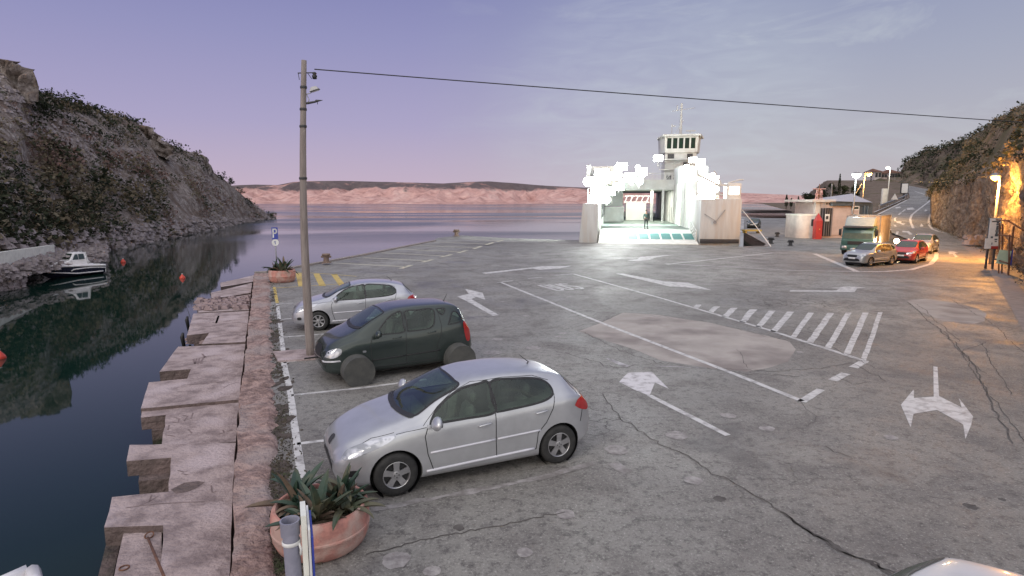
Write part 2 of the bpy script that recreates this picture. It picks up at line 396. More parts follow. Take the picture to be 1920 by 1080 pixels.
# ---- mooring slabs
ZS = -.42; ZW = -1.30
def slab(px, z, label, thick=.28, inset=.35, mt='concrete'):
    pts = [G(u, v, z) for u, v in px]
    cen = sum(pts, Vector())/len(pts)
    # roughen the outline a little
    out = []
    for i, p in enumerate(pts):
        q_ = pts[(i+1) % len(pts)]; L_ = (q_-p).length; k = max(1, int(L_/.35))
        for j in range(k):
            r = p.lerp(q_, j/k)
            if j: r += Vector((noise.noise(r*2.3)*.03, noise.noise(r*2.3+Vector((9,1,0)))*.03, 0))
            out.append((r.x, r.y))
    t_ = empty('concrete_slab', (cen.x, cen.y, ZW-.6), 0, label, 'concrete slab', 'mooring slabs between the coping and the water')
    def loc(P_): return [(x-cen.x, y-cen.y) for x, y in P_]
    zz = z-(ZW-.6)
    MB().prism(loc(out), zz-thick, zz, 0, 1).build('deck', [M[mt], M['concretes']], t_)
    low = [(x+(cen.x-x)*.10+.12, y+(cen.y-y)*.10) for x, y in out]
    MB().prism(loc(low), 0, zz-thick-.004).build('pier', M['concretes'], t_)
    return t_
slab([(442,830),(436,930),(430,1080),(420,1300),(285,1300),(299,1080),(306,985),(195,989),(210,932),(316,922),(321,858),(237,865),(243,834)], ZS, 'nearest and largest pinkish concrete slab with two arms beside the iron rod')
slab([(303,989),(299,1080),(290,1300),(190,1300),(214,1080),(234,991)], ZS-.10, 'smooth low plate with an iron ring set in the nearest slab', inset=.2)
slab([(232,995),(212,1080),(188,1300),(140,1300),(184,1080),(201,1010)], ZS-.50, 'low dark concrete step at the foot of the smooth plate', inset=.2, mt='concretes')
slab([(448,755),(442,828),(303,836),(311,778),(264,783),(267,768)], ZS-.07, 'low slab with scratched writing and a square notch at its water corner')
slab([(460,645),(448,749),(264,766),(279,717),(351,710),(358,692),(299,697),(325,661),(334,650)], ZS, 'wide slab with a small notch and a dark number near its middle')
slab([(467,583),(460,641),(378,645),(392,624),(350,629),(363,588)], ZS, 'slab with worn rows of marks and rubble under its front lip')
slab([(470,551),(467,581),(372,586),(369,574),(420,560)], ZS-.12, 'broken slab covered with rubble and a dark hollow')
slab([(473,530),(470,549),(426,556),(397,559),(395,549),(428,541)], ZS-.05, 'small slab with a raised rim beside the broken one')
slab([(476,516),(474,528),(440,534),(414,538),(413,530),(442,524)], ZS-.08, 'farthest small slab at the end of the coping')
# scratched marks on the slabs
def stroke_pts(pts, w):
    out = []; n = len(pts)
    lft, rgt = [], []
    for i, p in enumerate(pts):
        a = pts[max(i-1,0)]; c = pts[min(i+1,n-1)]; d = Vector((c.x-a.x, c.y-a.y, 0))
        if d.length < 1e-9: d = Vector((1,0,0))
        d.normalize(); nn = Vector((-d.y, d.x, 0))*w/2
        lft.append(p+nn); rgt.append(p-nn)
    return lft, rgt
def ribbon(b, pts, w, mi=0, ragged=0, step=.3):
    rp = []
    for p, q_ in zip(pts, pts[1:]):
        k = max(1, int((q_-p).length/step)) if ragged else 1
        for j in range(k): rp.append(p.lerp(q_, j/k))
    rp.append(pts[-1])
    l, r = stroke_pts(rp, w)
    if ragged:
        l = [x + Vector((noise.noise(x*5)*ragged, noise.noise(x*5+Vector((5,5,5)))*ragged, 0)) for x in l]
        r = [x + Vector((noise.noise(x*5)*ragged, noise.noise(x*5+Vector((5,5,5)))*ragged, 0)) for x in r]
    n = len(l)
    b.add(l+r, [(i, n+i, n+i+1, i+1) for i in range(n-1)], mi)
b = MB()
def onslab(strokes, z, w=.03):
    for s_ in strokes: ribbon(b, [G(u, v, z+.004) for u, v in s_], w)
onslab([[(326,782),(336,785),(334,792),(324,791)],[(342,778),(352,780),(345,789),(358,785),(362,774)],[(317,797),(315,806)],[(353,805),(360,812)],[(409,814),(420,811),(418,806)],[(426,809),(436,806)],[(310,815),(328,818)],[(324,792),(332,792)]], ZS-.07)
onslab([[(366,682),(369,672)],[(371,682),(374,671)],[(376,681),(381,671),(386,668)],[(376,681),(381,681)],[(384,670),(379,663)],[(365,682),(363,673)]], ZS, .05)
for r_ in range(3):
    onslab([[(388+k*6-r_, 594+r_*5), (391+k*6-r_, 594+r_*5)] for k in range(3)]+[[(405,606),(410,592)]], ZS, .07)
onslab([[(333,882),(345,885),(352,883)],[(340,888),(352,890)],[(396,910),(398,923),(406,921)],[(262,947),(280,940),(296,930)],[(280,940),(284,928)],[(236,952),(262,948),(300,944),(384,940)]], ZS, .022)
onslab([[(447,716),(430,721),(418,728)],[(340,722),(420,716)]], ZS, .02)
M['scratch'] = mat('scratch', (.15,.11,.11), .9, 0, (.24,.18,.18), 6)
tag(b.build('slab_marks', M['scratch']), kind='structure')
b = MB()
for s_ in [[(320,918),(345,905),(372,902),(384,904),(368,915),(350,922),(330,925)]]:
    b.poly([G(u, v, ZS+.004) for u, v in s_])
tag(b.build('spalled_patch', M['concretes']), kind='structure')
# ---- painted markings
def marks(name, fn, mt, **k):
    bb = MB(); fn(bb); o_ = bb.build(name, mt); tag(o_, kind='structure'); return o_
def PL(bb, px, w=.12, z=.004, rag=.012):
    pts = []
    for (a, c) in zip(px, px[1:]):
        n = 6
        for i in range(n): 
            t_ = i/n; pts.append(GS(a[0]+(c[0]-a[0])*t_, a[1]+(c[1]-a[1])*t_, z))
    pts.append(GS(*px[-1], z)); ribbon(bb, pts, w, 0, rag)
def PG(bb, px, z=.004, j=.012):
    pts = [GS(u, v, z) for u, v in px]; bb.poly(pts)
def f1(bb):
    PL(bb, [(520,570),(524,600),(531,660)]); PL(bb, [(532,678),(545,740),(557,832),(566,896)], .13)
    for s_ in ([(522,570),(550,568)],[(526,599),(547,597)],[(532,632),(600,627),(640,623)],[(532,680),(592,671)],[(546,741),(680,727),(800,711)],[(557,832),(622,824)]): PL(bb, s_, .11)
marks('parking_lines', f1, M['paint'])
marks('worn_parking_line', lambda bb: (PL(bb, [(700,956),(860,925),(1000,899),(1112,868)], .11, rag=.07), PL(bb, [(1148,868),(1178,886)], .2, rag=.05)), M['fadedpaint'])
def f2(bb):
    PL(bb, [(514,538),(520,568)], .12); PL(bb, [(517,540),(566,537),(640,532)], .10); PL(bb, [(556,510),(620,514),(668,518)], .10)
    for s_ in ([(593,513),(605,536)],[(626,514),(642,535)],[(560,512),(566,536)]): PL(bb, s_, .32)
marks('yellow_lines', f2, M['yellow'])
def f3(bb):
    for a, c, d, e in (((624,493),(761,500),(751,503.5),(771,497)),((681,483),(802,489),(792,491.5),(811,486.5)),((715,474),(837,480),(827,482),(847,477)),
                       ((744,467),(866,472.5),(859,474),(875,469.5)),((776,460),(895,464.6),(888,466.5),(903,461.5)),((814,453.5),(919,457.5),(911,459),(925,454.6)),((866,447.5),(938,451.8),(932,453),(943,450.4))):
        PL(bb, [a, c], .24); PL(bb, [d, e], .32)
marks('quay_parking_lines', f3, M['paleyellow'])
def bus(bb):
    PL(bb, [(938,529),(1125,604),(1372,699),(1505,752)], .15); PL(bb, [(932,530),(963,526)], .14); PL(bb, [(1503,753),(1539,730)], .17)
    PL(bb, [(1040,516),(1075,513.5)], .14); PL(bb, [(1075,513.5),(1240,559),(1440,618),(1616,675)], .15); PL(bb, [(990,522),(1016,520)], .14)
    PL(bb, [(1561,713),(1586,700)], .2); PL(bb, [(1600,689),(1622,676)], .2)
marks('bus_bay_lines', bus, M['paint'])
def bustext(bb):
    O = GS(1046,545); R = GS(1096,541); T = GS(1010,535)   # baseline left/right, top left
    ex = R-O; ey = T-O
    def m(x, y): p = O + ex*x + ey*y; return Vector((p.x, p.y, .004))
    for s_ in ([(0,0),(0,1),(.18,1),(.24,.85),(.22,.6),(.14,.53),(0,.53)],[(.14,.53),(.25,.42),(.26,.14),(.18,0),(0,0)],
               [(.38,1),(.38,.18),(.46,0),(.55,0),(.63,.18),(.63,1)],[(1,.84),(.93,1),(.83,1),(.75,.86),(.77,.62),(.98,.42),(1,.15),(.92,0),(.82,0),(.75,.15)]):
        ribbon(bb, [m(*p) for p in s_], .17, 0, .01)
marks('bus_lettering', bustext, M['paint'])
def hatch(bb):
    for q_ in (((185,88),(215,88),(195,108),(165,103)),((275,98),(310,98),(275,130),(250,122)),((365,105),(402,105),(355,155),(322,150)),((465,113),(507,113),(445,185),(415,178)),
      ((570,120),(607,120),(528,210),(500,203)),((667,125),(705,125),(610,235),(578,228)),((775,130),(808,130),(712,262),(685,255)),((880,132),(915,132),(805,290),(770,282)),
      ((975,130),(1006,130),(900,320),(868,312)),((1065,130),(1097,130),(1000,350),(965,345)),((1148,127),(1172,127),(1085,385),(1060,370))):
        a, c, d, e = [(1240+x*.3542, 540+y*.3542) for x, y in q_]
        n = 7
        for i in range(n):
            t0, t1 = i/n, (i+1)/n
            L0 = (e[0]+(a[0]-e[0])*t0, e[1]+(a[1]-e[1])*t0); L1 = (e[0]+(a[0]-e[0])*t1, e[1]+(a[1]-e[1])*t1)
            R0 = (d[0]+(c[0]-d[0])*t0, d[1]+(c[1]-d[1])*t0); R1 = (d[0]+(c[0]-d[0])*t1, d[1]+(c[1]-d[1])*t1)
            j0 = random.uniform(-.8,.8)
            bb.add([GS(L0[0]+j0,L0[1],.004), GS(R0[0]+j0,R0[1],.004), GS(R1[0]+j0,R1[1],.004), GS(L1[0]+j0,L1[1],.004)], [(0,1,2,3)])
marks('hatched_zone', hatch, M['paint'])
def i6(x, y): return (1240+x*.3542, 540+y*.3542)
arrows = [
 [(857,556),(879,551),(872,541.5),(905,549),(910,562),(893,556.5),(884,561),(936,591),(924,592),(872,563)],
 [(902,511.5),(1000,501),(1016,499),(1072,498.5),(1050,503),(1012,506),(998,503.5),(912,513.5)],
 [(1155,513),(1168,513),(1245,527.5),(1290,530),(1334,544),(1310,541),(1285,538.5),(1255,537),(1230,531)],
 [(1176,488.5),(1195,486),(1200,481.5),(1265,477.5),(1232,482),(1218,487),(1195,489.5)],
 [(1481,544),(1568,544.5),(1575,541),(1556,540),(1590,537),(1624,539.5),(1607,541),(1602,547.5),(1481,546.5)],
 [i6(*p) for p in ((1440,415),(1462,418),(1470,572),(1590,632),(1575,582),(1650,680),(1640,725),(1610,798),(1598,722),(1460,645),(1335,665),(1320,738),(1268,618),(1337,535),(1337,582),(1442,575))],
 [(1161,716),(1170,706),(1178,699),(1222,697),(1254,729),(1228,717),(1218,742),(1190,731)],
 [(1778,471.5),(1786,471),(1797,474),(1790,475),(1796,482),(1791,482),(1786,476),(1780,477)]]
for i, a in enumerate(arrows):
    marks('road_arrow', lambda bb, a=a: PG(bb, a), M['paint'] if i != 6 else M['arrowpaint'])
marks('arrow_line', lambda bb: PL(bb, [(1217,741),(1365,816)], .13), M['paint'])
marks('arrow_scrap', lambda bb: (PG(bb, [(1134,671),(1150,674),(1186,688),(1168,688)]), PL(bb, [(1228,686),(1325,690)], .05)), M['wornpaint'])
def vl(bb):
    PL(bb, [(1250,495.5),(1340,486),(1449,474)], .22); PL(bb, [(1247,494),(1360,500),(1480,506.5),(1607,509.5)], .13)
    PL(bb, [(1527,475.5),(1566,492),(1607,509)], .34); PL(bb, [(1607,509.5),(1660,509),(1708,505.5),(1745,495),(1755,484),(1756,475),(1749,462),(1744,452)], .28)
    PL(bb, [(1480,469),(1452,468)], .12)
marks('queue_lane_lines', vl, M['paint'])
def rl(bb):
    c4 = lambda P_: [(1360+x*.2963, 280+y*.2963) for x, y in P_]
    PL(bb, c4([(1190,500),(1174,465),(1170,440),(1180,415),(1210,390),(1250,360),(1290,330),(1303,312),(1296,300),(1260,285),(1200,266)]), .26, .03)
    PL(bb, c4([(1400,530),(1350,520),(1310,505),(1290,480),(1286,455),(1292,425),(1305,400),(1320,380)]), .24, .03)
    PL(bb, c4([(965,412),(1060,365),(1150,320)]), .30, .03); PL(bb, c4([(940,398),(1050,352),(1140,312)]), .2, .03)
    for s_ in ([(1095,415),(1112,400)],[(1075,455),(1072,440),(1080,430)],[(1078,490),(1072,478)],[(1085,540),(1090,520)],[(1120,395),(1140,380)]): PL(bb, c4(s_), .22, .03)
    for q_ in ([(1080,455),(1115,455),(1112,465),(1140,470),(1125,480),(1100,468),(1085,466)],[(1120,515),(1160,518),(1155,512),(1185,538),(1165,540),(1150,527),(1120,524)],
               [(1150,372),(1185,368),(1200,380),(1150,384)],[(1075,365),(1105,362),(1112,370),(1080,374)],[(1230,488),(1240,470),(1255,485),(1246,490)],[(1258,392),(1266,380),(1282,384),(1270,392)],[(1290,545),(1300,533),(1325,545),(1312,552)],
               [(1010,505),(1050,505),(1050,511),(1010,512)]):
        PG(bb, c4(q_), .03)
marks('road_lines', rl, M['paint'])
# ---- patches and cracks
marks('concrete_patch', lambda bb: (PG(bb, [(1168,586),(1230,590),(1330,605),(1440,630),(1480,640),(1492,655),(1478,678),(1440,690),(1400,697),(1330,690),(1240,676),(1190,655),(1140,640),(1085,621),(1125,606)], .002),), M['patch'])
marks('round_patch', lambda bb: PG(bb, [(1701,564),(1735,560),(1785,567),(1830,577),(1850,588),(1846,602),(1820,609),(1765,601),(1724,583)], .002), M['patch'])
def jag(px, amp, seed):
    r = random.Random(seed); out = []
    for a, c in zip(px, px[1:]):
        d = sqrt((c[0]-a[0])**2+(c[1]-a[1])**2); n = max(2, int(d/9))
        for i in range(n):
            t_ = i/n; out.append((a[0]+(c[0]-a[0])*t_+r.gauss(0,amp), a[1]+(c[1]-a[1])*t_+r.gauss(0,amp*.5)))
    out.append(px[-1]); return out
def cracks(bb):
    for i, (px, w) in enumerate([([(1130,740),(1170,790),(1230,828),(1296,858),(1329,884),(1380,905),(1461,958),(1520,1000)], .035), ([(1461,958),(1558,1020),(1620,1052),(1690,1085)], .09),
        ([(1480,972),(1560,1025),(1690,1078)], .05), ([(1168,585),(1125,604),(1060,618),(960,632),(880,634)], .025), ([(1168,585),(1330,604),(1480,640),(1560,650),(1640,690)], .025),
        ([(1085,621),(1190,668),(1240,680),(1400,700),(1500,705)], .03), ([(815,490),(900,512),(930,515),(1000,540)], .03), ([(690,1040),(800,1010),(940,985),(1060,960)], .03),
        ([(1700,564),(1740,600),(1790,640),(1830,690),(1860,760),(1900,830)], .05), ([(1850,640),(1800,660),(1850,700)], .03), ([(1720,570),(1800,640)], .03), ([(1770,620),(1900,800),(1935,850)], .03),
        ([(1840,640),(1870,700),(1900,740)], .03), ([(1780,560),(1850,600),(1920,660)], .025), ([(1340,690),(1450,696),(1540,690),(1600,680),(1660,715)], .03), ([(1500,752),(1530,790),(1510,800)], .015),
        ([(1060,660),(1150,690),(1240,680)], .04), ([(1385,655),(1400,690),(1440,697)], .02), ([(1560,700),(1600,720),(1650,716)], .02), ([(1547,838),(1594,856)], .03)]):
        ribbon(bb, [GS(*p, .006) for p in jag(px, 2.0, i)], w*.62, 0, .05, .15)
marks('cracks', cracks, M['crack'])
M['disc'] = mat('disc', (.36,.34,.33), .7, 0, (.20,.18,.18), 9, bump=.3)
discs = [(1155,843,.19),(1268,816,.20),(1060,964,.13),(742,1050,.17),(1300,900,.14),(1365,779,.15),(810,1071,.10),(983,1035,.10),(933,636,.18),(1000,652,.22),(923,661,.26),(1056,625,.16),(1046,631,.14),(986,592,.14),(940,566,.13),(1068,556,.13),(1438,803,.14),(1670,820,.12),(1500,660,.1)]
for u, v, r in discs:
    c = G(u, v, .005); rr = random.Random(int(u))
    bb = MB(); bb.poly([(c.x+cos(2*pi*k/14)*r*rr.uniform(.85,1.1), c.y+sin(2*pi*k/14)*r*rr.uniform(.85,1.1), .005) for k in range(14)])
    tag(bb.build('surface_spot', M['disc']), kind='structure')
marks('oil_stain', lambda bb: [bb.poly([(G(u,v).x+cos(k*.45)*r*random.uniform(.7,1.2), G(u,v).y+sin(k*.45)*r*random.uniform(.7,1.2), .003) for k in range(14)]) for u, v, r in ((1350,935,.09),(1880,937,.05),(1820,950,.09),(860,990,.07))], M['crack'])
# concrete foot round the pole
b = MB(); b.prism([G(*p)[:2] for p in ((512,662),(590,656),(612,668),(600,674),(522,680))], -.1, .05); tag(b.build('pole_footing', M['concrete']), kind='structure')
# pavement along the cliff
pv = [(1790,437),(1850,500),(1897,580),(1960,700),(2100,900)]; pv2 = [(1812,437),(1875,495),(1930,560),(2030,640),(2300,760)]
o = strip([GS(*p) for p in pv], [GS(*p) for p in pv2], 60, 2, lambda p, t_: H(p.x,p.y)+.012, 'pavement', M['kerb'], 0, False); tag(o, kind='structure')
# ================================================================== WATER, HILLS
def water():
    m = bpy.data.materials.new('water'); m.use_nodes = True; t = m.node_tree; b = t.nodes['Principled BSDF']
    b.inputs['Base Color'].default_value = (.005,.018,.014,1); b.inputs['Roughness'].default_value = .03; b.inputs['IOR'].default_value = 1.33
    b.inputs['Specular IOR Level'].default_value = .5
    tcn = nd(t, 'ShaderNodeTexCoord'); mpn = nd(t, 'ShaderNodeMapping'); mpn.inputs['Scale'].default_value = (.35, 1.0, 1); mpn.inputs['Rotation'].default_value = (0,0,radians(8)); t.links.new(tcn.outputs['Object'], mpn.inputs[0])
    n1 = nd(t, 'ShaderNodeTexNoise'); n1.inputs['Scale'].default_value = .9; n1.inputs['Detail'].default_value = 4; t.links.new(mpn.outputs[0], n1.inputs[0])
    n2 = nd(t, 'ShaderNodeTexNoise'); n2.inputs['Scale'].default_value = .022; n2.inputs['Detail'].default_value = 4; n2.inputs['Distortion'].default_value = 1; t.links.new(mpn.outputs[0], n2.inputs[0])
    mr = nd(t, 'ShaderNodeMapRange'); mr.inputs[1].default_value = .44; mr.inputs[2].default_value = .62; mr.inputs[3].default_value = .15; t.links.new(n2.outputs[0], mr.inputs[0])
    # calm in the cove, rippled in the open
    sp = nd(t, 'ShaderNodeSeparateXYZ'); t.links.new(tcn.outputs['Object'], sp.inputs[0])
    cv = nd(t, 'ShaderNodeMapRange'); cv.inputs[1].default_value = 34; cv.inputs[2].default_value = 110; cv.inputs[3].default_value = .06; t.links.new(sp.outputs[1], cv.inputs[0])
    st = mathn(t, 'MULTIPLY', mr.outputs[0], cv.outputs[0])
    bp = nd(t, 'ShaderNodeBump'); bp.inputs['Distance'].default_value = .10; t.links.new(mathn(t, 'MULTIPLY', st, .42), bp.inputs['Strength'])
    t.links.new(n1.outputs[0], bp.inputs['Height']); t.links.new(bp.outputs[0], b.inputs['Normal'])
    rf = mathn(t, 'ADD', mathn(t, 'MULTIPLY', st, .22), .025); t.links.new(rf, b.inputs['Roughness'])
    return m
M['water'] = water()
b = MB(); b.quad((-9000,-60,ZW), (9000,-60,ZW), (9000,9000,ZW), (-9000,9000,ZW)); tag(b.build('water', M['water']), kind='structure')
b = MB(); b.quad((-60,-60,-3.5), (60,-60,-3.5), (60,90,-3.5), (-60,90,-3.5)); tag(b.build('seabed', M['dark']), kind='structure')

def rockmat(name, cols, veg, vthr, sc=.35, bump=.8, zt=None, bs=2.2):
    m = bpy.data.materials.new(name); m.use_nodes = True; t = m.node_tree; b = t.nodes['Principled BSDF']; b.inputs['Roughness'].default_value = .95; b.inputs['Specular IOR Level'].default_value = .15
    tcn = nd(t, 'ShaderNodeTexCoord'); src = tcn.outputs['Object']
    n1 = nd(t, 'ShaderNodeTexNoise'); n1.inputs['Scale'].default_value = sc*4; n1.inputs['Detail'].default_value = 9; n1.inputs['Roughness'].default_value = .72; t.links.new(src, n1.inputs[0])
    c = ramp(t, n1.outputs[0], [(.33, cols[0]), (.5, cols[1]), (.66, cols[2])])
    n2 = nd(t, 'ShaderNodeTexNoise'); n2.inputs['Scale'].default_value = sc; n2.inputs['Detail'].default_value = 8; n2.inputs['Roughness'].default_value = .7; t.links.new(src, n2.inputs[0])
    f = nd(t, 'ShaderNodeMapRange'); f.inputs[1].default_value = vthr; f.inputs[2].default_value = vthr+.08; f.inputs[4].default_value = .85; t.links.new(n2.outputs[0], f.inputs[0])
    fac = f.outputs[0]
    if zt:
        sp = nd(t, 'ShaderNodeSeparateXYZ'); t.links.new(src, sp.inputs[0])
        g = nd(t, 'ShaderNodeMapRange'); g.inputs[1].default_value = zt[0]; g.inputs[2].default_value = zt[1]; t.links.new(sp.outputs[2], g.inputs[0])
        k = mathn(t, 'ADD', mathn(t, 'MULTIPLY', g.outputs[0], zt[2]), n2.outputs[0]); t.links.new(k, f.inputs[0])
    c = mixc(t, fac, c, veg); t.links.new(c, b.inputs['Base Color'])
    vo = nd(t, 'ShaderNodeTexVoronoi'); vo.inputs['Scale'].default_value = bs; t.links.new(src, vo.inputs[0])
    hh = mathn(t, 'ADD', mathn(t, 'MULTIPLY', n1.outputs[0], 1.5), vo.outputs[0])
    bp = nd(t, 'ShaderNodeBump'); bp.inputs['Strength'].default_value = bump; bp.inputs['Distance'].default_value = .8/bs; t.links.new(hh, bp.inputs['Height']); t.links.new(bp.outputs[0], b.inputs['Normal'])
    return m
M['hillrock'] = rockmat('hillrock', [(.11,.085,.072), (.25,.21,.195), (.48,.44,.43)], (.14,.10,.08), .50)
M['cliff'] = rockmat('cliff', [(.10,.075,.06), (.30,.24,.20), (.48,.42,.36)], (.12,.095,.06), .62, .5, 1.0, bs=1.4)
M['slope'] = rockmat('slope', [(.09,.07,.055), (.17,.13,.10), (.28,.22,.18)], (.09,.085,.05), .47, .3, .6)
M['coast'] = rockmat('coast', [(.40,.22,.20), (.70,.42,.38), (.85,.60,.54)], (.075,.08,.09), .66, .006, .6, (26, 50, .27), bs=.02)  # sunset glow is put into the rock colours as pink
M['earth'] = rockmat('earth', [(.10,.075,.06), (.17,.13,.105), (.24,.19,.16)], (.10,.09,.055), .52, .25, .5)
def interp(tab, x):
    if x <= tab[0][0]: return tab[0][1:]
    for a, c in zip(tab, tab[1:]):
        if x <= c[0]:
            f = (x-a[0])/(c[0]-a[0]); return tuple(p+(q-p)*f for p, q in zip(a[1:], c[1:]))
    return tab[-1][1:]
def fbm(p, o=5):
    s = 0; a = 1; f = 1
    for _ in range(o): s += a*noise.noise(p*f); a *= .5; f *= 2.1
    return s
# ---- hill across the cove: shore line and ridge line given as world curves
def hillgrid(cols, rows_up, rows_dn, amp, name, mt, seed=0, under=2.0, pw=.85):
    """cols: list of (base point, ridge point)"""
    bb = MB(); vs = []; n = len(cols)
    for i, (B, R) in enumerate(cols):
        d = R-B
        for j in range(rows_up+1):
            t_ = j/rows_up
            p = Vector((B.x+d.x*t_, B.y+d.y*t_, B.z+d.z*(t_**pw)))
            k = min(1, j/4)*(1 if t_ < .85 else max(.3, (1-t_)/.15))
            q_ = p*.12+Vector((seed,0,0))
            p += Vector((noise.noise(q_*2.2)*amp*.7, noise.noise(q_*2.2+Vector((7,7,7)))*amp*.7, (fbm(q_)*amp + fbm(p*.9, 3)*amp*.16)))*k
            vs.append(p)
        for j in range(1, rows_dn+1):
            t_ = j/rows_dn; q = Vector((d.x, d.y, 0)).normalized()*(R.z+under)*1.6
            vs.append(Vector((R.x+q.x*t_, R.y+q.y*t_, R.z - (R.z+under)*t_ + fbm(Vector((i*.2, j*.5, seed)))*amp*.5)))
    m_ = rows_up+rows_dn+1
    fs = [(i*m_+j, i*m_+j+1, (i+1)*m_+j+1, (i+1)*m_+j) for i in range(n-1) for j in range(m_-1)]
    bb.add(vs, fs)
    o_ = bb.build(name, mt, None, True)
    return o_, vs, m_
ridgeL = [(-520,-60,60),(-300,30,66),(-120,90,72),(-10,108,80),(14,112,82),(40,122,84),(52,160,86),(60,170,88),(100,180,92),(150,197,100),(200,213,108),(250,225,117),(270,240,120),(300,262,128),(340,280,138),(380,292,148),(393,318,152),(425,340,160),(450,362,168),(475,382,176),(498,398,184),(514,408,187)]
shoreL = [(-520,690,20),(-300,640,28),(-120,580,34),(0,536,38),(60,505,44),(120,486,52),(200,470,64),(300,450,82),(400,430,112),(470,416,150),(518,410,186)]
cols = []
NU = 200
for i in range(NU+1):
    t_ = i/NU; u = -520 + (518+520)*t_
    vb, _ = interp(shoreL, u); vr, Yr = interp(ridgeL, min(u, 514))
    B = G(u, vb, ZW-.05); R = P(u, vr, max(Yr, B.y+.5))
    if R.z < ZW+.1: R.z = ZW+.1
    cols.append((B, R))
o, hv, hm = hillgrid(cols, 70, 8, .7, 'hill', M['hillrock'], 3, 3)
tag(o, kind='structure')
# ---- scrub, boulders (too many to count)
def bush(bb, p, r, h, n, rnd, mi=0):
    for _ in range(n):
        a = rnd.random()*6.283; rr = r*sqrt(rnd.random()); z = h*rnd.random()
        rr *= sqrt(max(.1, 1-(z/h-.35)**2*1.3))
        c = p + Vector((cos(a)*rr, sin(a)*rr, z)); s_ = r*rnd.uniform(.09,.24)
        d1 = Vector((rnd.gauss(0,1), rnd.gauss(0,1), rnd.gauss(0,.7))).normalized()*s_
        d2 = Vector((rnd.gauss(0,1), rnd.gauss(0,1), rnd.gauss(0,1))).normalized()*s_
        bb.add([c-d1, c+d2, c+d1, c-d2*.6], [(0,1,2,3)], mi)
def rock(bb, p, r, rnd, mi=0):
    vs = []
    for (x, y, z) in ((-1,-1,-.4),(1,-1,-.4),(1,1,-.4),(-1,1,-.4),(-.6,-.7,.6),(.7,-.6,.7),(.6,.6,.55),(-.7,.6,.6)):
        vs.append(p + Vector((x*r*rnd.uniform(.7,1.2), y*r*rnd.uniform(.7,1.2), z*r*rnd.uniform(.6,1.1))))
    bb.add(vs, [(0,3,2,1),(4,5,6,7),(0,1,5,4),(1,2,6,5),(2,3,7,6),(3,0,4,7)], mi)
M['scrubs'] = [mat('scrub_%d' % i, c1, .95, 0, c2, 1.2, spec=.1) for i, (c1, c2) in enumerate([((.032,.040,.026),(.06,.065,.042)), ((.12,.10,.07),(.16,.13,.09)), ((.20,.13,.115),(.14,.095,.085)), ((.19,.165,.12),(.14,.115,.085)), ((.022,.028,.02),(.038,.046,.03))])]
M['stones'] = mat('stones', (.34,.30,.31), .95, 0, (.20,.17,.175), 1.5, spec=.1)
rnd = random.Random(11)
def hp(i, j): return hv[i*hm+j]
bs, br = MB(), MB()
for _ in range(4600):
    i = rnd.randint(2, NU-1); j = rnd.randint(1, 74)
    p = hp(i, j)
    if j > 71 and rnd.random() < .5: continue
    if i < NU*.56 and j > 52: continue
    if p.y > 190: continue
    dn = noise.noise(p*.07) + noise.noise(p*.2)*.5
    tt = j/70
    low = tt < .5 and i < NU*.80
    if dn + (.25 if low else 0) + (.35 if tt > .88 else 0) < rnd.uniform(-.15,.55): continue
    sc = (.6 if i < NU*.56 else 1)*rnd.choice((.35,.5,.7,1.,1.25)) * (1.25 if low and rnd.random() < .4 else 1)
    mi = rnd.choice((0,1,2,2,3) if tt < .7 else (4,4,0,1)); 
    if noise.noise(p*.05+Vector((30,0,0))) > .12 and tt < .8: mi = 2
    if low and tt < .35: mi = rnd.choice((0,1,3,1,4))
    bush(bs, p-Vector((0,0,.2)), sc, sc*rnd.uniform(.9,1.8), 46 if p.y < 110 else 30, rnd, mi)
for _ in range(5200):
    i = rnd.randint(1, NU-1); j = rnd.randint(0, 70); p = hp(i, j); tt = j/70
    near_shore = tt < .12
    if not near_shore and noise.noise(p*.06+Vector((9,4,0))) < rnd.uniform(-.1,.3): continue
    rock(br, p, rnd.uniform(.12,.42)*(1.2 if near_shore else 1), rnd)
for _ in range(2600):
    i = rnd.randint(20, NU-1); p = hp(i, rnd.randint(0, 6)); rock(br, p+Vector((rnd.gauss(0,.3), rnd.gauss(0,.3), rnd.uniform(-.1,.3))), rnd.uniform(.15,.5), rnd)
for _ in range(700):
    i = rnd.randint(60, 160); j = int(3+abs(rnd.gauss(0,9))); p = hp(i, min(j, 40))
    if p.y > 75: continue
    sc = rnd.choice((.5,.8,1.1)); bush(bs, p-Vector((0,0,.15)), sc, sc*rnd.uniform(1,2.0), 40, rnd, rnd.choice((0,4,4,0,3)))
tag(bs.build('hillside_scrub', M['scrubs']), kind='stuff'); tag(br.build('boulders', M['stones']), kind='stuff')
# crag on the ridge
def crag(px, Y0_, name, seed):
    bb = MB(); r = random.Random(seed); vs = []; nx = 26; nz = 16
    for k in range(2):
        for i in range(nx+1):
            u = px[0][0] + (px[-1][0]-px[0][0])*i/nx; vt, vb = interp(px, u)
            for j in range(nz+1):
                v = vb + (vt-vb)*j/nz; p = P(u, v, Y0_ + (6*k)); p.y += noise.noise(Vector((i*.35, j*.18, seed)))*2.2 + (j/nz)*1.2
                vs.append(p)
    m_ = nz+1; off = (nx+1)*m_
    fs = [(i*m_+j, (i+1)*m_+j, (i+1)*m_+j+1, i*m_+j+1) for i in range(nx) for j in range(nz)] + [(off+i*m_+j, off+i*m_+j+1, off+(i+1)*m_+j+1, off+(i+1)*m_+j) for i in range(nx) for j in range(nz)]
    fs += [(i*m_+nz, (i+1)*m_+nz, off+(i+1)*m_+nz, off+i*m_+nz) for i in range(nx)] + [(nx*m_+j, off+nx*m_+j, off+nx*m_+j+1, nx*m_+j+1) for j in range(nz)]
    bb.add(vs, fs); return tag(bb.build(name, M['hillrock'], None, 60), kind='structure')
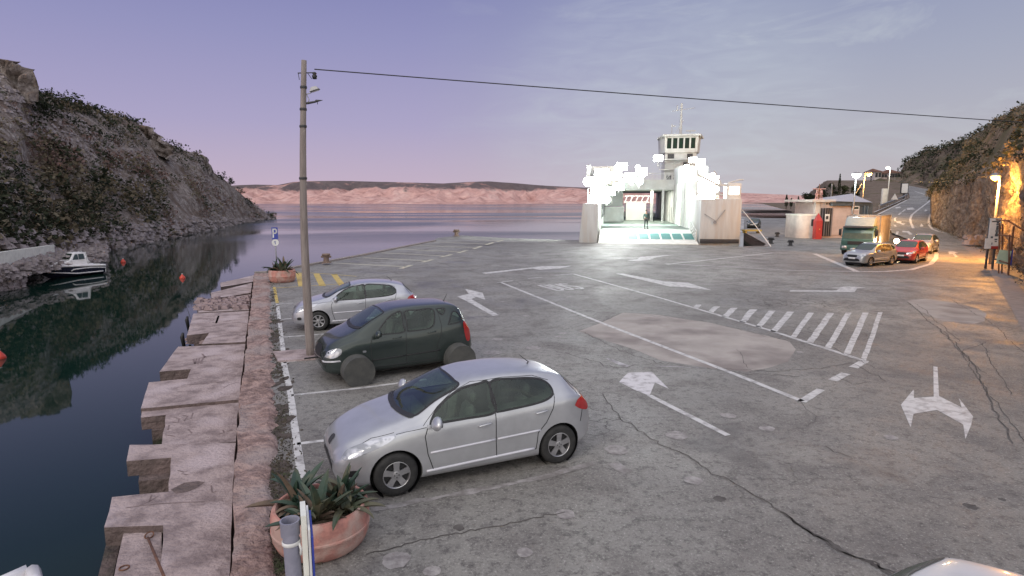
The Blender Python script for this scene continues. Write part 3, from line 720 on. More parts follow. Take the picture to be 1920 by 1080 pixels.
crag([(-60,100,260),(0,110,210),(12,108,205),(30,122,205),(44,124,200),(52,150,195),(58,185,195)], 73, 'crag', 4)
crag([(255,232,262),(275,236,275),(300,262,292),(318,275,300)], 116, 'crag', 8)
crag([(352,290,312),(375,289,320),(384,296,332),(392,318,345)], 146, 'crag', 9)
# ---- far coast over the strait
def coast():
    bb = MB(); cs = []; n = 260
    top = [(380,352),(450,347),(480,346),(520,347),(550,341),(580,339.5),(640,339),(760,342),(830,344),(880,341),(915,340),(960,343),(1020,348),(1100,352),(1200,356),(1400,362),(1600,370)]
    vs = []; m_ = 34
    for i in range(n+1):
        u = 380 + 1220*i/n; vt = interp(top, u)[0]; Yb = 1500 + 120*sin(i*.05) + 60*fbm(Vector((i*.06,0,0)),3); Yr = Yb+600
        B = P(u, 378, Yb); B.z = ZW; R = P(u, vt, Yr)
        for j in range(m_+1):
            t_ = j/m_; p = B.lerp(R, t_); p.z = ZW + (R.z-ZW)*(1-(1-t_)**1.7)
            rg = abs(noise.noise(Vector((p.x*.010, p.y*.0035, 1)))) + .5*abs(noise.noise(Vector((p.x*.026, p.y*.008, 5))))
            p.z -= rg*R.z*.85*sin(pi*min(1, t_*1.02))*(1 if p.z > 4 else .3)
            p.z = max(p.z, ZW+ t_*6); vs.append(p)
    m2 = m_+1
    bb.add(vs, [(i*m2+j, i*m2+j+1, (i+1)*m2+j+1, (i+1)*m2+j) for i in range(n) for j in range(m_)])
    return tag(bb.build('far_coast', M['coast'], None, True), kind='structure')
coast()
# ---- land on the right: earth beyond the lot
bb = MB(); vs = []; nx, ny = 110, 110
for j in range(ny+1):
    y = Y0 + .3 + 420*(j/ny)**1.6
    for i in range(nx+1):
        x0 = max(28, 30+.44*(y-60)) if y < 150 else 70+.33*(y-150)
        x = x0 + (200)*(i/nx)**1.3
        k = (x-(40+.47*(y-60)))/5+1; k = max(0, min(1, k)); k = k*k*(3-2*k)
        z = SL*(y-Y0)*k if y < 230 else SL*(230-Y0)*k
        z += (fbm(Vector((x*.08, y*.08, 0)))*.8*min(1,(y-70)/60) if y > 70 and k > .0 else 0) if (k < 1) else 0
        onroad = k >= 1
        z -= .12 if onroad or y < 95 else .0
        if y > 110 and k < 1: z += (1.4*min(1,(y-110)/30)+1.8*min(1,max(0,(y-140)/100)))*(1-k)
        vs.append(Vector((x, y, z)))
bb.add(vs, [(j*(nx+1)+i, j*(nx+1)+i+1, (j+1)*(nx+1)+i+1, (j+1)*(nx+1)+i) for j in range(ny) for i in range(nx)])
tag(bb.build('terrain', M['earth'], None, True), kind='structure')
# asphalt apron and road on the slope
M['asphalt2'] = M['asphalt']
def road(bb):
    L_ = [(1300,GS(1300,462).y)]
    a = [Vector((36,Y0+.02,0)), Vector((75,Y0+.02,0))]
    px = [(1790,437),(1775,436),(1748,424),(1742,407),(1752,390),(1768,378),(1775,370),(1768,362),(1745,356),(1715,350),(1698,347),(1692,352),(1704,362),(1706,371),(1690,381),(1668,392),(1650,400),(1658,410),(1668,422),(1672,436)]
    pts = [GS(u, v, .012) for u, v in px]
    poly = [Vector((38,Y0+.02,.012)), Vector((44,Y0+.02,.012))] + pts
    bb.poly(poly)
b = MB(); road(b); tag(b.build('road', M['asphalt']), kind='structure')
# cliff on the right
baseR = [(1744,402,3),(1746,410,1),(1750,422,0),(1775,437,0),(1800,448,0),(1840,466,0),(1880,487,0),(1925,522,0),(1990,600,0),(2080,660,0),(2250,740,0),(2600,860,0)]
faceR = [(1744,372,0),(1752,360,3),(1775,350,3),(1800,338,3),(1850,322,3),(1900,300,3),(1960,270,3),(2080,240,3),(2250,180,3),(2600,100,3)]
ridgR = [(1744,364,0),(1756,345,6),(1775,325,12),(1800,290,26),(1815,262,34),(1850,240,34),(1862,226,32),(1893,214,28),(1902,204,26),(1920,198,24),(2000,150,20),(2250,60,18),(2600,-60,16)]
vs = []; n = 190; A_, B_, C_ = 34, 26, 5; m_ = A_+B_+C_+1; UL = []
for i in range(n+1):
    t_ = (i/n)**1.5; u = 1744 + 856*t_; UL.append(u)
    vb, _ = interp(baseR, u); vf, df = interp(faceR, u); vr, dr = interp(ridgR, u)
    Bp = GS(u, vb, -.1); Fp = P(u, vf, Bp.y+df*.9+1.0); Rp = P(u, vr, Fp.y+dr)
    for j in range(A_+1):
        s_ = j/A_; p = Bp.lerp(Fp, s_); k = min(1, j/3)
        nn = noise.noise(Vector((p.x*.5, p.y*.5, p.z*.18)))*1.0 + noise.noise(Vector((p.x*1.4, p.y*1.4, p.z*.7)))*.45 + noise.noise(p*2.9)*.2
        k *= min(1, i/22)
        p += Vector((-.8, .3, 0))*nn*k
        p.z += noise.noise(p*1.1)*.2*k
        vs.append(p)
    for j in range(1, B_+1):
        s_ = j/B_; p = Fp.lerp(Rp, s_); p.z = Fp.z + (Rp.z-Fp.z)*s_**.9; k = sin(pi*min(1, s_+.05)) if s_ < .95 else .2
        p += Vector((0,0,1))*fbm(p*.22, 4)*1.0*k
        vs.append(p)
    for j in range(1, C_+1):
        vs.append(Vector((Rp.x+j*9, Rp.y+j*7, Rp.z-j*j*.9)))
bb = MB(); bb.add(vs, [(i*m_+j, (i+1)*m_+j, (i+1)*m_+j+1, i*m_+j+1) for i in range(n) for j in range(m_-1)])
me_c = bb.build('cliff', [M['cliff'], M['slope']], None, True)
mi = [1 if (k % (m_-1)) > A_+1 else 0 for k in range(n*(m_-1))]; me_c.data.polygons.foreach_set('material_index', mi); tag(me_c, kind='structure')
cv = vs
bs = MB(); rnd = random.Random(5)
for _ in range(1500):
    i = rnd.randint(2, n); j = rnd.randint(A_-3, A_+B_-1); p = cv[i*m_+j]
    if noise.noise(p*.15) + .25 < rnd.uniform(-.2,.4): continue
    s_ = rnd.uniform(.3,.85)*(.6 if UL[i] > 1950 else 1)*(.6 if j > A_+B_-5 else 1); bush(bs, p-Vector((0,0,.15)), s_, s_*rnd.uniform(.8,1.5), 44, rnd, rnd.choice((0,0,1,1,3,4)))
for _ in range(260):
    i = rnd.randint(4, n); j = rnd.randint(0, A_-4); p = cv[i*m_+j]; s_ = rnd.uniform(.15,.45); bush(bs, p, s_, s_, 14, rnd, rnd.choice((1,3,0)))
for _ in range(420):   # weeds at the foot
    i = rnd.randint(6, n); p = cv[i*m_+1]+Vector((rnd.uniform(-.9,.1), rnd.uniform(-.4,.1), 0)); s_ = rnd.uniform(.08,.28); bush(bs, p, s_, s_*1.1, 12, rnd, rnd.choice((1,3,0)))
tag(bs.build('cliff_scrub', M['scrubs']), kind='stuff')
# hill behind the bend
ridF = [(1560,372,215),(1600,362,225),(1635,338,235),(1665,333,240),(1692,322,250),(1700,302,250),(1725,292,240),(1742,284,230),(1762,280,215),(1800,266,190),(1850,242,170),(1900,215,150),(1960,190,130)]
basF = [(1560,384,170),(1600,378,175),(1640,369,180),(1690,356,188),(1720,352,185),(1760,362,150),(1800,370,135),(1850,380,125),(1960,390,110)]
cols = []
for i in range(91):
    u = 1560+400*i/90; vr, Yr = interp(ridF, u); vb, Yb = interp(basF, u); B = P(u, vb, Yb); B.z = min(B.z, SL*(Yb-Y0)) - .6; cols.append((B, P(u, vr, Yr)))
o, fv, fm = hillgrid(cols, 40, 4, 2.2, 'hill', M['slope'], 21, 3, .9); tag(o, kind='structure')
bs = MB()
for _ in range(1300):
    i = rnd.randint(30, 90); j = rnd.randint(0, 42); p = fv[i*fm+j]
    if j < 30 and noise.noise(p*.08) < rnd.uniform(-.3,.4): continue
    if j < 14 and i < 60 : continue
    s_ = rnd.uniform(.8,2.2); bush(bs, p-Vector((0,0,.3)), s_, s_*rnd.uniform(.8,1.4), 20, rnd, rnd.choice((0,0,1,4)))
tag(bs.build('distant_scrub', M['scrubs']), kind='stuff')
# ---- trees
M['bark'] = mat('bark', (.07,.05,.04), .9, 0, (.11,.085,.07), 5)
M['leafd'] = mat('leafd', (.018,.026,.016), .9, 0, (.035,.045,.025), .8, spec=.1)
M['leafm'] = mat('leafm', (.035,.045,.024), .9, 0, (.06,.065,.035), .8, spec=.1)
def tree(base, h, w, kind, label, group, leaf='leafd', n=420, seed=0):
    r = random.Random(seed); t_ = empty(kind, base, r.random()*6, label, 'tree', group)
    tr = MB(); top = .8*h if kind == 'cypress_tree' else .55*h
    tr.tube([(0,0,-.5),(0.05*w,0,.3*h),(0,0.05*w,top)], [w*.09, w*.07, w*.02], 7)
    for k in range(6):
        a = k*1.05+r.random(); z = h*r.uniform(.25,.55); tr.tube([(0,0,z),(cos(a)*w*.22, sin(a)*w*.22, z+h*.15),(cos(a)*w*.35, sin(a)*w*.35, z+h*.28)], [w*.035,w*.02,w*.008], 5)
    tr.build('trunk', M['bark'], t_, True)
    cb = MB(); lobes = [(Vector((r.gauss(0,.2)*w, r.gauss(0,.2)*w, h*r.uniform(.45,.9))), w*r.uniform(.22,.36)) for _ in range(9)]
    for _ in range(n):
        if kind == 'cypress_tree':
            z = r.random()**.9; rad = w*.5*(sin(pi*min(1, .12+z*.88))**.7)*(1-.55*z)*sqrt(r.uniform(.3,1)); a = r.random()*6.283; c = Vector((cos(a)*rad, sin(a)*rad, .06*h+z*.94*h)); s_ = w*.11
        else:
            c0, rr = r.choice(lobes); d = Vector((r.gauss(0,1), r.gauss(0,1), r.gauss(0,1))).normalized()*rr*r.random()**.4; c = c0+d*Vector((1,1,.8)).length/1.6; s_ = w*.07
        d1 = Vector((r.gauss(0,1), r.gauss(0,1), r.gauss(0,1))).normalized()*s_; d2 = Vector((r.gauss(0,1), r.gauss(0,1), r.gauss(.3,1))).normalized()*s_
        cb.add([c-d1, c+d2, c+d1, c-d2], [(0,1,2,3)])
    cb.build('crown', M[leaf], t_); return t_
def tpx(u, vb, vt, Y, wpx, kind, label, group, leaf='leafd', n=420, seed=0):
    a = P(u, vb, Y); c = P(u, vt, Y); return tree((a.x, a.y, a.z), c.z-a.z, wpx/F*Y, kind, label, group, leaf, n, seed)
TG = 'dark trees on the shore behind the ticket building'
tpx(1571,385,326,135,9,'cypress_tree','tallest slender dark cypress behind the ticket building roof',TG,n=700,seed=1)
tpx(1474,388,365,150,8,'cypress_tree','leftmost short dark cypress at the end of the tree line',TG,seed=2)
tpx(1483,388,371,150,7,'cypress_tree','small cypress second from the seaward end of the tree line',TG,seed=3)
tpx(1496,388,368,148,7,'cypress_tree','small cypress in the gap before the round trees',TG,seed=4)
tpx(1509,388,362,145,14,'broadleaf_tree','round dark tree with a pointed top left of the red mast',TG,n=600,seed=5)
tpx(1524,388,363,142,16,'broadleaf_tree','round dark tree directly behind the red mast',TG,n=600,seed=6)
tpx(1541,388,350,140,16,'broadleaf_tree','broad dark tree between the red mast and the thin grey pole',TG,n=700,seed=7)
tpx(1557,388,342,138,15,'broadleaf_tree','dark domed tree left of the tallest cypress',TG,n=700,seed=8)
tpx(1583,388,346,135,17,'broadleaf_tree','dark tree between the tallest cypress and the white lamp',TG,'leafm',n=700,seed=9)
tpx(1603,388,341,132,18,'broadleaf_tree','greyish green tree behind the white lamp post',TG,'leafm',n=700,seed=10)
tpx(1630,376,312+12,215,5,'cypress_tree','tiny cypress beside the houses at the top of the rise',TG,seed=12)
tpx(1682,338,314,238,4,'cypress_tree','tiny dark conifer standing right of the houses on the rise','trees by the upper houses',seed=13)
RG = 'bushy trees along the ridge across the cove'
for k, (u, vb, vt, Y, w, lab) in enumerate([(56,185,130,88,16,'spindly bush leaning from the crag at the left edge'),(94,190,172,93,20,'low bush on the ridge right of the crag'),(175,212,196,104,20,'round bush on the upper ridge'),(232,232,214,114,22,'wide dark bush on the middle of the ridge'),
        (250,237,220,117,18,'dark bush just above the pale rock face'),(415,345,322,157,16,'tall shrub on the lower ridge near the headland'),(432,352,334,163,14,'outermost shrub on the lower ridge')]):
    tpx(u, vb+4, vt, Y, w, 'ridge_tree', lab, RG, n=260, seed=30+k)
# ================================================================== CARS
def bev2(o_, w_):
    bm = bmesh.new(); bm.from_mesh(o_.data); bmesh.ops.bevel(bm, geom=list(bm.edges), offset=w_, segments=3, affect='EDGES'); bm.to_mesh(o_.data); bm.free(); o_.data.polygons.foreach_set('use_smooth', [True]*len(o_.data.polygons)); return o_
def pchip(tab):
    xs = [t[0] for t in tab]; ys = [t[1] for t in tab]; n = len(xs)
    h = [xs[i+1]-xs[i] for i in range(n-1)]; d = [(ys[i+1]-ys[i])/h[i] for i in range(n-1)]
    m = [d[0]] + [0]*(n-2) + [d[-1]]
    for i in range(1, n-1):
        if d[i-1]*d[i] > 0:
            w1 = 2*h[i]+h[i-1]; w2 = h[i]+2*h[i-1]; m[i] = (w1+w2)/(w1/d[i-1]+w2/d[i])
    def f(x):
        if x <= xs[0]: return ys[0]
        if x >= xs[-1]: return ys[-1]
        i = 0
        while x > xs[i+1]: i += 1
        t = (x-xs[i])/h[i]; a = ys[i]; b_ = ys[i+1]
        return a*(2*t**3-3*t*t+1)+h[i]*m[i]*(t**3-2*t*t+t)+b_*(-2*t**3+3*t*t)+h[i]*m[i+1]*(t**3-t*t)
    return f
def crom(pts, sub):
    out = []; n = len(pts)
    for i in range(n-1):
        p0 = pts[i-1] if i else pts[0]*2-pts[1]; p1 = pts[i]; p2 = pts[i+1]; p3 = pts[i+2] if i+2 < n else pts[-1]*2-pts[-2]
        for k in range(sub):
            t = k/sub
            out.append(.5*((2*p1)+(p2-p0)*t+(2*p0-5*p1+4*p2-p3)*t*t+(3*p1-p0-3*p2+p3)*t**3))
    out.append(pts[-1]); return out
def body_mesh(sp, res=70):
    zt, zs, w, wr, zb = [pchip(sp[k]) for k in ('zt','zs','w','wr','zb')]; Ln = sp['L']
    xs = []
    for i in range(res+1):
        t = i/res; xs.append(Ln*(t*.55+.45*(.5-.5*cos(pi*t))))
    vs = []; rows = []
    for x in xs:
        W_, R_, T, Bt = w(x), min(wr(x), w(x)*.99), zt(x), zb(x)
        Sh = min(zs(x), T-.03)
        gh = T-Sh    # greenhouse height here
        drop = min(.085, gh*.45)
        ym = W_*.945 + (R_-W_*.945)*.42
        zmid = Sh + (T-drop-Sh)*.5
        if gh < .22:
            k = gh/.22; ym = W_*(.86) *(1-k) + ym*k
        half = [Vector((0, Bt)), Vector((W_*.80, Bt)), Vector((W_*.95, Bt+.035)), Vector((W_*.992, Bt+.16)), Vector((W_*1.0, Bt+(Sh-Bt)*.50)), Vector((W_*.99, Bt+(Sh-Bt)*.80)),
                Vector((W_*.955, Sh)), Vector((ym, zmid)), Vector((R_, T-drop)), Vector((R_*.86, T-drop*.33)), Vector((R_*.5, T-drop*.06)), Vector((0, T))]
        c = crom(half, 5); rows.append(c)
    m_ = len(rows[0]); ring = []
    for x, c in zip(xs, rows):
        r = [(x, -p.x, p.y) for p in c] + [(x, p.x, p.y) for p in c[-2:0:-1]]
        ring.append(r)
    k = len(ring[0]); vs = [p for r in ring for p in r]
    fs = [(i*k+j, i*k+(j+1)%k, (i+1)*k+(j+1)%k, (i+1)*k+j) for i in range(len(ring)-1) for j in range(k)]
    fs += [tuple(range(k-1,-1,-1)), tuple((len(ring)-1)*k+j for j in range(k))]
    return vs, fs
def patch(bv, outline, axis, side, off, step=.05, rot=0):
    """project a 2D outline on the body. axis 'Y': outline (x,z), side -1/+1;  'Z': (x,y) from above;  'X': (y,z), side -1 front, +1 rear;  'D': (s,z) seen from a front/rear corner"""
    cr = [Vector((p[0], p[1])) for p in crom([Vector((p[0], p[1])) for p in outline]+[Vector(outline[0])], 4)[:-1]] if rot != 'poly' else [Vector(p) for p in outline]
    x0 = min(p.x for p in cr); x1 = max(p.x for p in cr); y0 = min(p.y for p in cr); y1 = max(p.y for p in cr)
    def inside(q):
        c = False; n = len(cr)
        for i in range(n):
            a, b_ = cr[i], cr[(i+1) % n]
            if (a.y > q.y) != (b_.y > q.y) and q.x < (b_.x-a.x)*(q.y-a.y)/(b_.y-a.y)+a.x: c = not c
        return c
    pts = []
    for i, a in enumerate(cr):
        b_ = cr[(i+1) % len(cr)]; k = max(1, int((b_-a).length/step)); pts += [a.lerp(b_, j/k) for j in range(k)]
    nb = len(pts); nx = int((x1-x0)/step)+1; ny = int((y1-y0)/step)+1
    for i in range(nx):
        for j in range(ny):
            q = Vector((x0+(i+.5)*step, y0+(j+.5)*step))
            if inside(q) and min((q-p).length for p in pts[:nb]) > step*.35: pts.append(q)
    res = delaunay_2d_cdt(pts, [(i, (i+1) % nb) for i in range(nb)], [], 0, 1e-5)
    v2, fc = res[0], res[2]
    v3 = []; ok = []
    for q in v2:
        if axis == 'Y': o_, d = Vector((q.x, side*3, q.y)), Vector((0,-side,0))
        elif axis == 'Z': o_, d = Vector((q.x, q.y, 4)), Vector((0,0,-1))
        elif axis == 'X': o_, d = Vector((side*6+2, q.x, q.y)), Vector((-side,0,0))
        elif axis == 'D':   # diagonal from front corner; side=(sx, sy)
            sx, sy = side; d = Vector((-sx, -sy, 0)).normalized(); sx_ = Vector((-d.y, d.x, 0)); ctr = Vector((rot, 0, 0))
            o_ = ctr - d*6 + sx_*q.x*(sx*sy) + Vector((0,0,q.y))
        h = bv.ray_cast(o_, d)
        if h[0] is None: v3.append(None)
        else:
            nn = h[1] if h[1].dot(d) < 0 else -h[1]
            v3.append(h[0]+nn*off - d*.001)
    fs = []
    for f in fc:
        if len(f) < 3: continue
        c = sum((v2[i] for i in f), Vector((0,0)))/len(f)
        if not inside(c): continue
        if all(v3[i] is not None for i in f):
            P_ = [v3[i] for i in f]
            if max((P_[i]-P_[i-1]).length for i in range(len(P_))) > .5: continue
            n_ = (P_[1]-P_[0]).cross(P_[2]-P_[0])
            dd = {'Y': Vector((0,side if axis=='Y' else 0,0)), 'Z': Vector((0,0,1)), 'X': Vector((side if axis=='X' else 0,0,0))}.get(axis, -d if axis == 'D' else None)
            fs.append(tuple(f) if n_.dot(dd) > 0 else tuple(reversed(f)))
    return [v if v is not None else Vector((0,0,0)) for v in v3], fs
def clean(o_):
    bm = bmesh.new(); bm.from_mesh(o_.data); bmesh.ops.delete(bm, geom=[v for v in bm.verts if not v.link_faces], context='VERTS'); bm.to_mesh(o_.data); bm.free()
def sidepatch(bv, name, outlines, m, par, axis='Y', off=.004, step=.05, sides=(-1,1), rot=0, each=True, smooth=True, split=False):
    out = []
    groups = [[s] for s in sides] if each else [sides]
    for g in groups:
        bb = MB()
        for s in g:
            for ol in outlines:
                v, f = patch(bv, ol, axis, s, off, step, rot)
                bb.add(v, f)
        if bb.f:
            o_ = bb.build(name, m, par, smooth); clean(o_); out.append(o_)
    return out
def wheel(par, x, y, R, side, style, m_rim, w_=.19):
    t_ = empty('wheel', (x, y, R)); t_.parent = par
    prof = [(R*.62,-w_/2),(R*.80,-w_/2-.006),(R*.93,-w_/2+.004),(R*.985,-w_/2+.03),(R,-w_/2+.05),(R,w_/2-.05),(R*.985,w_/2-.03),(R*.93,w_/2-.004),(R*.80,w_/2+.006),(R*.62,w_/2)]
    MB().lathe(prof, 36, axis='Y', closed=True).build('tyre', M['tyre'], t_, 50)
    rb = MB(); s = side; o_ = s*w_/2
    rb.lathe([(R*.64,o_*.96),(R*.60,o_*1.0),(R*.575,o_*.93),(R*.56,o_*.55)], 36, axis='Y')
    if style == 'cover':
        rb.lathe([(R*.575,o_*.93),(R*.50,o_*1.02),(R*.42,o_*1.0),(R*.36,o_*.85),(R*.2,o_*.9),(R*.16,o_*1.04),(0.001,o_*1.07)], 36, axis='Y')
    else:
        n = 5 if style == 'five' else 7
        for k in range(n):
            a = 2*pi*k/n + .3; wd = (.115 if style == 'five' else .07)*R
            for (r0, r1, w0, w1, y0, y1) in ((.0,.30,1.25,1.05,.92,.90),(.30,.585,1.05,1.30,.90,.96)):
                P_ = []
                for r_, ww, yy in ((r0,w0,y0),(r1,w1,y1)):
                    for sg in (-1,1):
                        P_.append(Vector((cos(a)*r_*R - sin(a)*wd*ww*sg, o_*yy, sin(a)*r_*R + cos(a)*wd*ww*sg)))
                Q_ = [p - Vector((0, s*.022, 0)) for p in P_]
                rb.add(P_+Q_, [(0,1,3,2),(4,6,7,5),(0,2,6,4),(1,5,7,3),(2,3,7,6),(0,4,5,1)])
        rb.lathe([(R*.17,o_*.80),(R*.17,o_*.96),(R*.12,o_*1.0),(.001,o_*1.0)], 20, axis='Y')
    r_ = rb.build('rim', m_rim, t_, 40); bm = bmesh.new(); bm.from_mesh(r_.data); bmesh.ops.recalc_face_normals(bm, faces=bm.faces); bm.to_mesh(r_.data); bm.free()
    db = MB(); db.lathe([(R*.62,o_*.5),(.001,o_*.5)], 24, axis='Y')
    if style == 'cover':
        for k in range(9):
            a = 2*pi*k/9; db.lathe([(R*.045,0),(.0005,0)], 8, c=(cos(a)*R*.45, o_*1.022, sin(a)*R*.45), axis='Y')
    else:
        for k in range(4 if style == 'five' else 5):
            a = 2*pi*k/(4 if style == 'five' else 5); db.lathe([(R*.03,0),(.0005,0)], 8, c=(cos(a)*R*.1, o_*1.003, sin(a)*R*.1), axis='Y')
    d_ = db.build('brake_disc', M['rimdark'], t_); bm = bmesh.new(); bm.from_mesh(d_.data); bm.to_mesh(d_.data); bm.free()
    return t_
def dirv(F_, deg, sc, wb=2.66):
    return F_ + Vector((sin(radians(deg)), cos(radians(deg)), 0))*wb*sc
def make_car(name, sp, paint, label, cat, F_, R_, style='five', group=None, rimmat=None, detail=True, side=-1, res=70):
    """F_, R_: world ground points of the front and rear wheel on the visible side (side=-1 is the car's left)"""
    wb = sp['xr']-sp['xf']; d = R_-F_; sc = d.length/wb; rz = atan2(d.y, d.x)
    t_ = empty(name, (0,0,0), rz, label, cat, group); t_.scale = (sc,)*3
    track = sp['track']; ly = side*(track+.0)
    loc = F_ - Matrix.Rotation(rz, 3, 'Z') @ Vector((sp['xf']*sc, ly*sc, 0)); loc.z = max(0, min(F_.z, R_.z)); t_.location = loc
    vs, fs = body_mesh(sp, res)
    me = bpy.data.meshes.new('body'); me.from_pydata(vs, [], fs); me.update()
    ob = bpy.data.objects.new('body', me); COL.objects.link(ob)
    bv = BVHTree.FromPolygons([Vector(v) for v in vs], fs)
    R = sp['R']; cut = MB()
    for x in (sp['xf'], sp['xr']):
        for s in (-1, 1):
            cut.tube([(x, s*.50, R+.0), (x, s*1.2, R+.0)], R+sp.get('gap', .045), 40)
    co = cut.build('cutter', M['dark'])
    me.materials.append(paint); me.materials.append(M['cabin'])
    c2 = None
    if 'cabin' in sp and detail:
        cuts = [MB().b2(*bx).build('cut', M['cabin'], merge=True) for bx in sp['cabin']]
        def prism_cut(ol, ax, lo_, hi_):
            c_ = [p for p in crom([Vector((p[0], p[1])) for p in ol]+[Vector(ol[0])], 4)[:-1]]; n_ = len(c_); k_ = MB()
            mk3 = (lambda p, h_: (p.x, h_, p.y)) if ax == 'Y' else ((lambda p, h_: (p.x, p.y, h_)) if ax == 'Z' else (lambda p, h_: (h_, p.x, p.y)))
            k_.add([mk3(p, lo_) for p in c_]+[mk3(p, hi_) for p in c_], [tuple(range(n_-1,-1,-1)), tuple(range(n_, 2*n_))]+[(i, (i+1)%n_, n_+(i+1)%n_, n_+i) for i in range(n_)])
            return k_.build('cut', M['cabin'], merge=True)
        for nm, ols in sp['glass']['side']:
            for ol in ols: cuts.append(prism_cut(ol, 'Y', -1.4, 1.4))
        for nm, ol, ax, s_ in sp['glass']['top']:
            cuts.append(prism_cut(ol, ax, sp['belt'] if ax == 'Z' else sp['xr']-.35, 2.2 if ax == 'Z' else sp['L']+.3))
        for k_, c_ in enumerate(cuts):
            m0 = ob.modifiers.new('c%d' % k_, 'BOOLEAN'); m0.object = c_; m0.operation = 'DIFFERENCE'; m0.solver = 'EXACT'; m0.material_mode = 'TRANSFER'
        c2 = cuts
    md = ob.modifiers.new('b', 'BOOLEAN'); md.material_mode = 'TRANSFER'; md.object = co; md.operation = 'DIFFERENCE'; md.solver = 'EXACT'
    bpy.context.view_layer.update(); dg = bpy.context.evaluated_depsgraph_get(); me2 = bpy.data.meshes.new_from_object(ob.evaluated_get(dg))
    bpy.data.objects.remove(ob); bpy.data.objects.remove(co)
    for c_ in (c2 or []): bpy.data.objects.remove(c_)
    mats_ = [m_.name if m_ else None for m_ in me2.materials]
    ix = [0 if (mats_[p.material_index] if p.material_index < len(mats_) else paint.name) == paint.name else 1 for p in me2.polygons]
    me2.name = 'body'; me2.materials.clear(); me2.materials.append(paint); me2.materials.append(M['cabin']); me2.polygons.foreach_set('material_index', ix)
    ob = link('body', me2, None, t_, 32)
    lin_ = MB()
    for x in (sp['xf'], sp['xr']):
        for s in (-1, 1):
            r0 = R+sp.get('gap', .045)-.004
            lin_.lathe([(r0, s*(sp['wmax']*.92)), (r0, s*.505), (.001, s*.505)], 32, c=(x, 0, R), axis='Y')
    lin_.box((sp['L']/2, 0, .16), (sp['L']*.8, 1.1, .1))
    lin_.build('wheel_arches', M['black'], t_)
    Y = sp['wy']
    for x in (sp['xf'], sp['xr']):
        for s in (-1, 1): wheel(t_, x, s*Y, R, s, style, rimmat or M['rim'])
    # glass
    g = sp['glass']; gm = M['glasscar'] if ('cabin' in sp and detail) else M['glass']
    if 'cabin' in sp and detail:
        xs_, zt_ = sp['seats']
        for x in xs_:
            for y in (-.36, .36):
                sb = MB(); sb.box((x, y, zt_-.42), (.13,.46,.62), M=Matrix.Rotation(radians(12),3,'Y'), taper=.85); se_ = bev2(sb.build('seat', M['seat'], t_, None), .04)
                hb = MB(); hb.box((x+.10, y, zt_+.0), (.09,.24,.17)); bev2(hb.build('headrest', M['seat'], se_, None), .035)
        db = MB(); x0 = sp['dash']; db.box((x0, 0, sp['belt']-.06), (.34,1.25,.16)); bev2(db.build('dashboard', M['cabin'], t_, None), .05)
        sw = MB(); sw.tube([(x0+.30+cos(2*pi*k/20)*.07, -.36+sin(2*pi*k/20)*.18, sp['belt']+.02+cos(2*pi*k/20)*.17) for k in range(21)], .014, 6); sw.build('steering_wheel', M['black'], t_, True)
    for nm, ols in g.get('side', []):
        for ol in ols:
            for s_ in (-1, 1): ring(bv, ol, .017, 'Y', s_, .005).build('window_frame', M['black'], t_)
            sidepatch(bv, nm, [ol], gm, t_, off=.002)
    for nm, ol, ax, s in g.get('top', []):
        ring(bv, ol, .022, ax, s, .005).build('window_frame', M['black'], t_); sidepatch(bv, nm, [ol], gm, t_, ax, .002, .06, sides=(s,))
    for nm, ols, mk_, ax, ss, off, rot in sp.get('parts', []):
        sidepatch(bv, nm, ols, M[mk_] if isinstance(mk_, str) else mk_, t_, ax, off, .04, sides=ss, rot=rot)
    for ln, tr_, tm in sp.get('trims', []):
        for s in (-1, 1):
            q = []
            for a, c in zip(ln, ln[1:]):
                for k in range(9):
                    h = bv.ray_cast(Vector((a[0]+(c[0]-a[0])*k/8, s*3, a[1]+(c[1]-a[1])*k/8)), Vector((0,-s,0)))
                    if h[0] is not None and (not q or (h[0]-q[-1]).length > .01): q.append(h[0])
            if len(q) > 1: MB().tube(q, tr_, 6).build('side_trim', M[tm], t_, True)
    if detail:
        for pl in sp.get('doors', []):
            for s in (-1, 1):
                bb_ = MB()
                for a, c in zip(pl, pl[1:]):
                    n = max(1, int(math.dist(a, c)/.05)); q = []
                    for k in range(n+1):
                        x = a[0]+(c[0]-a[0])*k/n; z = a[1]+(c[1]-a[1])*k/n
                        h = bv.ray_cast(Vector((x, s*3, z)), Vector((0,-s,0)))
                        if h[0] is not None:
                            dx, dz = c[0]-a[0], c[1]-a[1]; l = sqrt(dx*dx+dz*dz); nx_, nz_ = -dz/l*.0065, dx/l*.0065
                            q.append((h[0]+Vector((nx_, s*.0022, nz_)), h[0]+Vector((-nx_, s*.0022, -nz_))))
                    v = [p for pr in q for p in pr]; bb_.add(v, [(2*i, 2*i+1, 2*i+3, 2*i+2) for i in range(len(q)-1)])
                if bb_.f: bb_.build('door_seam', M['black'], t_)
        for (x, z) in sp.get('handles', []):
            for s in (-1, 1):
                h = bv.ray_cast(Vector((x, s*3, z)), Vector((0,-s,0)))
                if h[0] is not None:
                    y = h[0].y; hb = MB(); hb.tube([(x-.10, y, z-.012), (x-.085, y+s*.03, z-.008), (x+.08, y+s*.034, z+.010), (x+.10, y, z+.014)], [.010,.014,.014,.010], 8)
                    hb.build('door_handle', sp.get('handlemat') or paint, t_, True)
        if 'antenna' in sp:
            x, dx = sp['antenna']; h = bv.ray_cast(Vector((x, 0, 4)), Vector((0,0,-1)))
            MB().tube([h[0]+Vector((0,0,-.01)), h[0]+Vector((.03,0,.02)), h[0]+Vector((dx,0,.16))], [.02,.008,.004], 6).build('antenna', M['black'], t_)
    mx, my, mz = sp['mirror']
